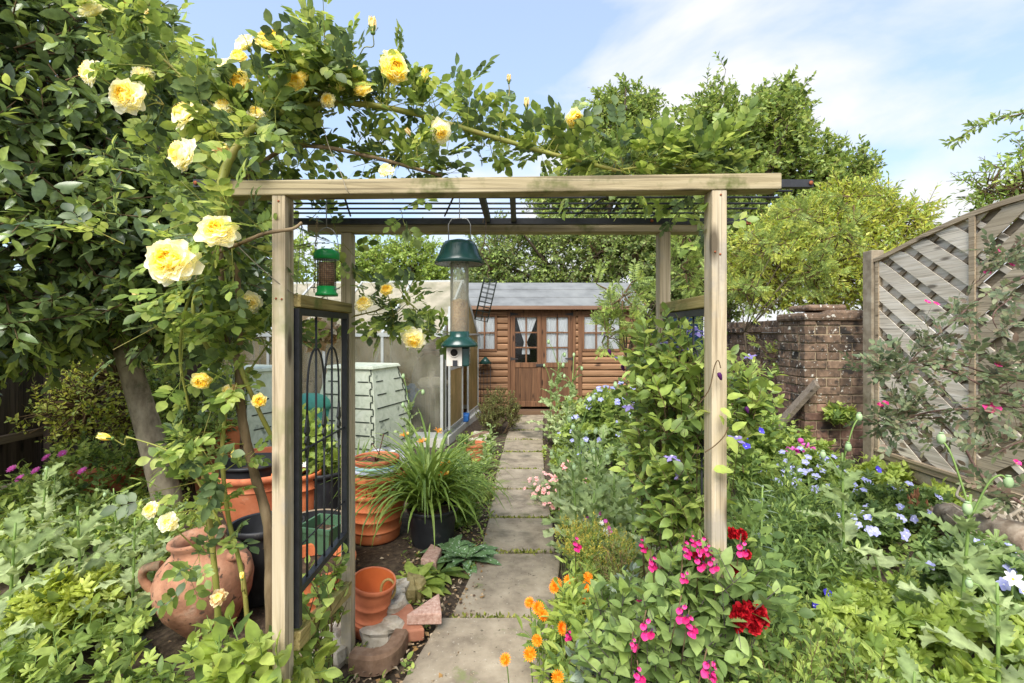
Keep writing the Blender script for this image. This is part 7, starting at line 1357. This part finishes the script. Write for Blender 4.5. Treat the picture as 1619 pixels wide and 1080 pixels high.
t = clump('border_plant', 'fresh green border plants at the summerhouse base behind the right hand poppies', 'plant', (1.1, 8.2, 0), [ell(935, 645, 8.2, .5, .2, .2), ell(985, 640, 8.2, .3, .2, .25), ell(900, 650, 8.3, .2, .2, .15)], 200, .2, 7, OVL, .09, L_LIME, mats2=L_WEED, frac=.4)

# ================================================================ low mass of weeds and litter on the soil
def litter(name, label, n, cols, size, area, z=.006, kind_cat='litter'):
    lv = LV(); pts = []
    while len(pts) < n:
        x0, x1, y0, y1 = area[rnd.randrange(len(area))]; x, y = rnd.uniform(x0, x1), rnd.uniform(y0, y1)
        if abs(x - (.05 + .03 * y)) < .27 and rnd.random() < .86: continue
        pts.append((x, y, z + rnd.uniform(0, .02)))
    lv.add(SIMPLE, np.array(pts), rdir(n) * (1, 1, .25), rdir(n) * .4 + (0, 0, 1), size * rng.uniform(.5, 1.3, n)); tag(lv.build(name, LM(name, cols, .8, .15, .2)), label, kind_cat, kind='stuff')
AREAS = [(-4.8, -.3, .3, 1.5), (.35, 3.7, .3, 1.5), (-4.8, -.2, 1.3, 5.5), (-.7, -.15, 2, 6.5), (.3, 3.7, 1.3, 5.2), (.3, 3.7, 4, 8.5)]
litter('leaf_litter', 'fallen petals, dry leaves and chippings on the bare soil', 8500, [lin(112, 92, 62), lin(176, 156, 116), lin(84, 62, 44), lin(196, 180, 148), lin(150, 120, 60)], .027, AREAS + AREAS[3:4])
lv = LV(); n = 3000; pts = []
while len(pts) < n:
    x0, x1, y0, y1 = ((-4.9, -1.5, 1.3, 4.9), (.75, 3.7, 1.2, 5.2), (.55, 3.8, 3.5, 8.6), (-.65, -.25, 3.6, 6.6), (.35, .8, 1.9, 6), (-4.9, -.6, .3, 1.3), (.5, 3.7, .3, 1.3))[rnd.choice((0, 0, 0, 1, 1, 1, 1, 2, 2, 3, 4, 5, 6))]; x, y = rnd.uniform(x0, x1), rnd.uniform(y0, y1)
    if math.sin(x * 3.3 + 1) * math.sin(y * 3.9) > .55: continue
    if abs(x + 1.4) < .45 and abs(y - 2.55) < .5: continue
    pts.append((x, y, .0))
pts = np.array(pts); hh = .06 + .1 * rng.random(n) * (1 + .6 * np.sin(pts[:, 0] * 2.2) * np.cos(pts[:, 1] * 1.7)); d = rdir(n) * .35 + np.array([0, 0, 1]); pp, yd, zd, s_ = sprays(pts, d, hh, 6, 1.15, .9, .35)
w = np.repeat(rng.integers(0, 5, n), 6); c4 = np.repeat((np.sin(pts[:, 0] * 1.9) + np.cos(pts[:, 1] * 2.3 + pts[:, 0]) + rng.normal(size=n) * .5 > .4).astype(int), 6)
for i, tm in enumerate((OV, OVL, PAL, CUT, ROUND)): k = w == i; lv.add(tm, pp[k], yd[k], zd[k], rng.uniform(.025, .065, k.sum()) * (1.25 if i in (2, 3) else 1), c4[k])
ns = 420; sp_ = np.stack([rng.uniform(-.75, -.1, ns), rng.uniform(1.95, 6.2, ns), np.zeros(ns)], 1); sp_ = sp_[np.abs(sp_[:, 0] - (.05 + .03 * sp_[:, 1])) > np.where(sp_[:, 1] < 2.95, .55, .34)]; pp, yd, zd, s_ = sprays(sp_, rdir(len(sp_)) * .4 + (0, 0, 1), .04, 4, 1.3, .9, .35); lv.add(OV, pp, yd, zd, rng.uniform(.018, .042, len(pp)), rng.integers(0, 2, len(pp)))
tag(lv.build('ground_cover', [L_WEED, L_LIME]), 'low mixed weeds and seedlings covering the soil of both beds', 'ground cover', kind='stuff')
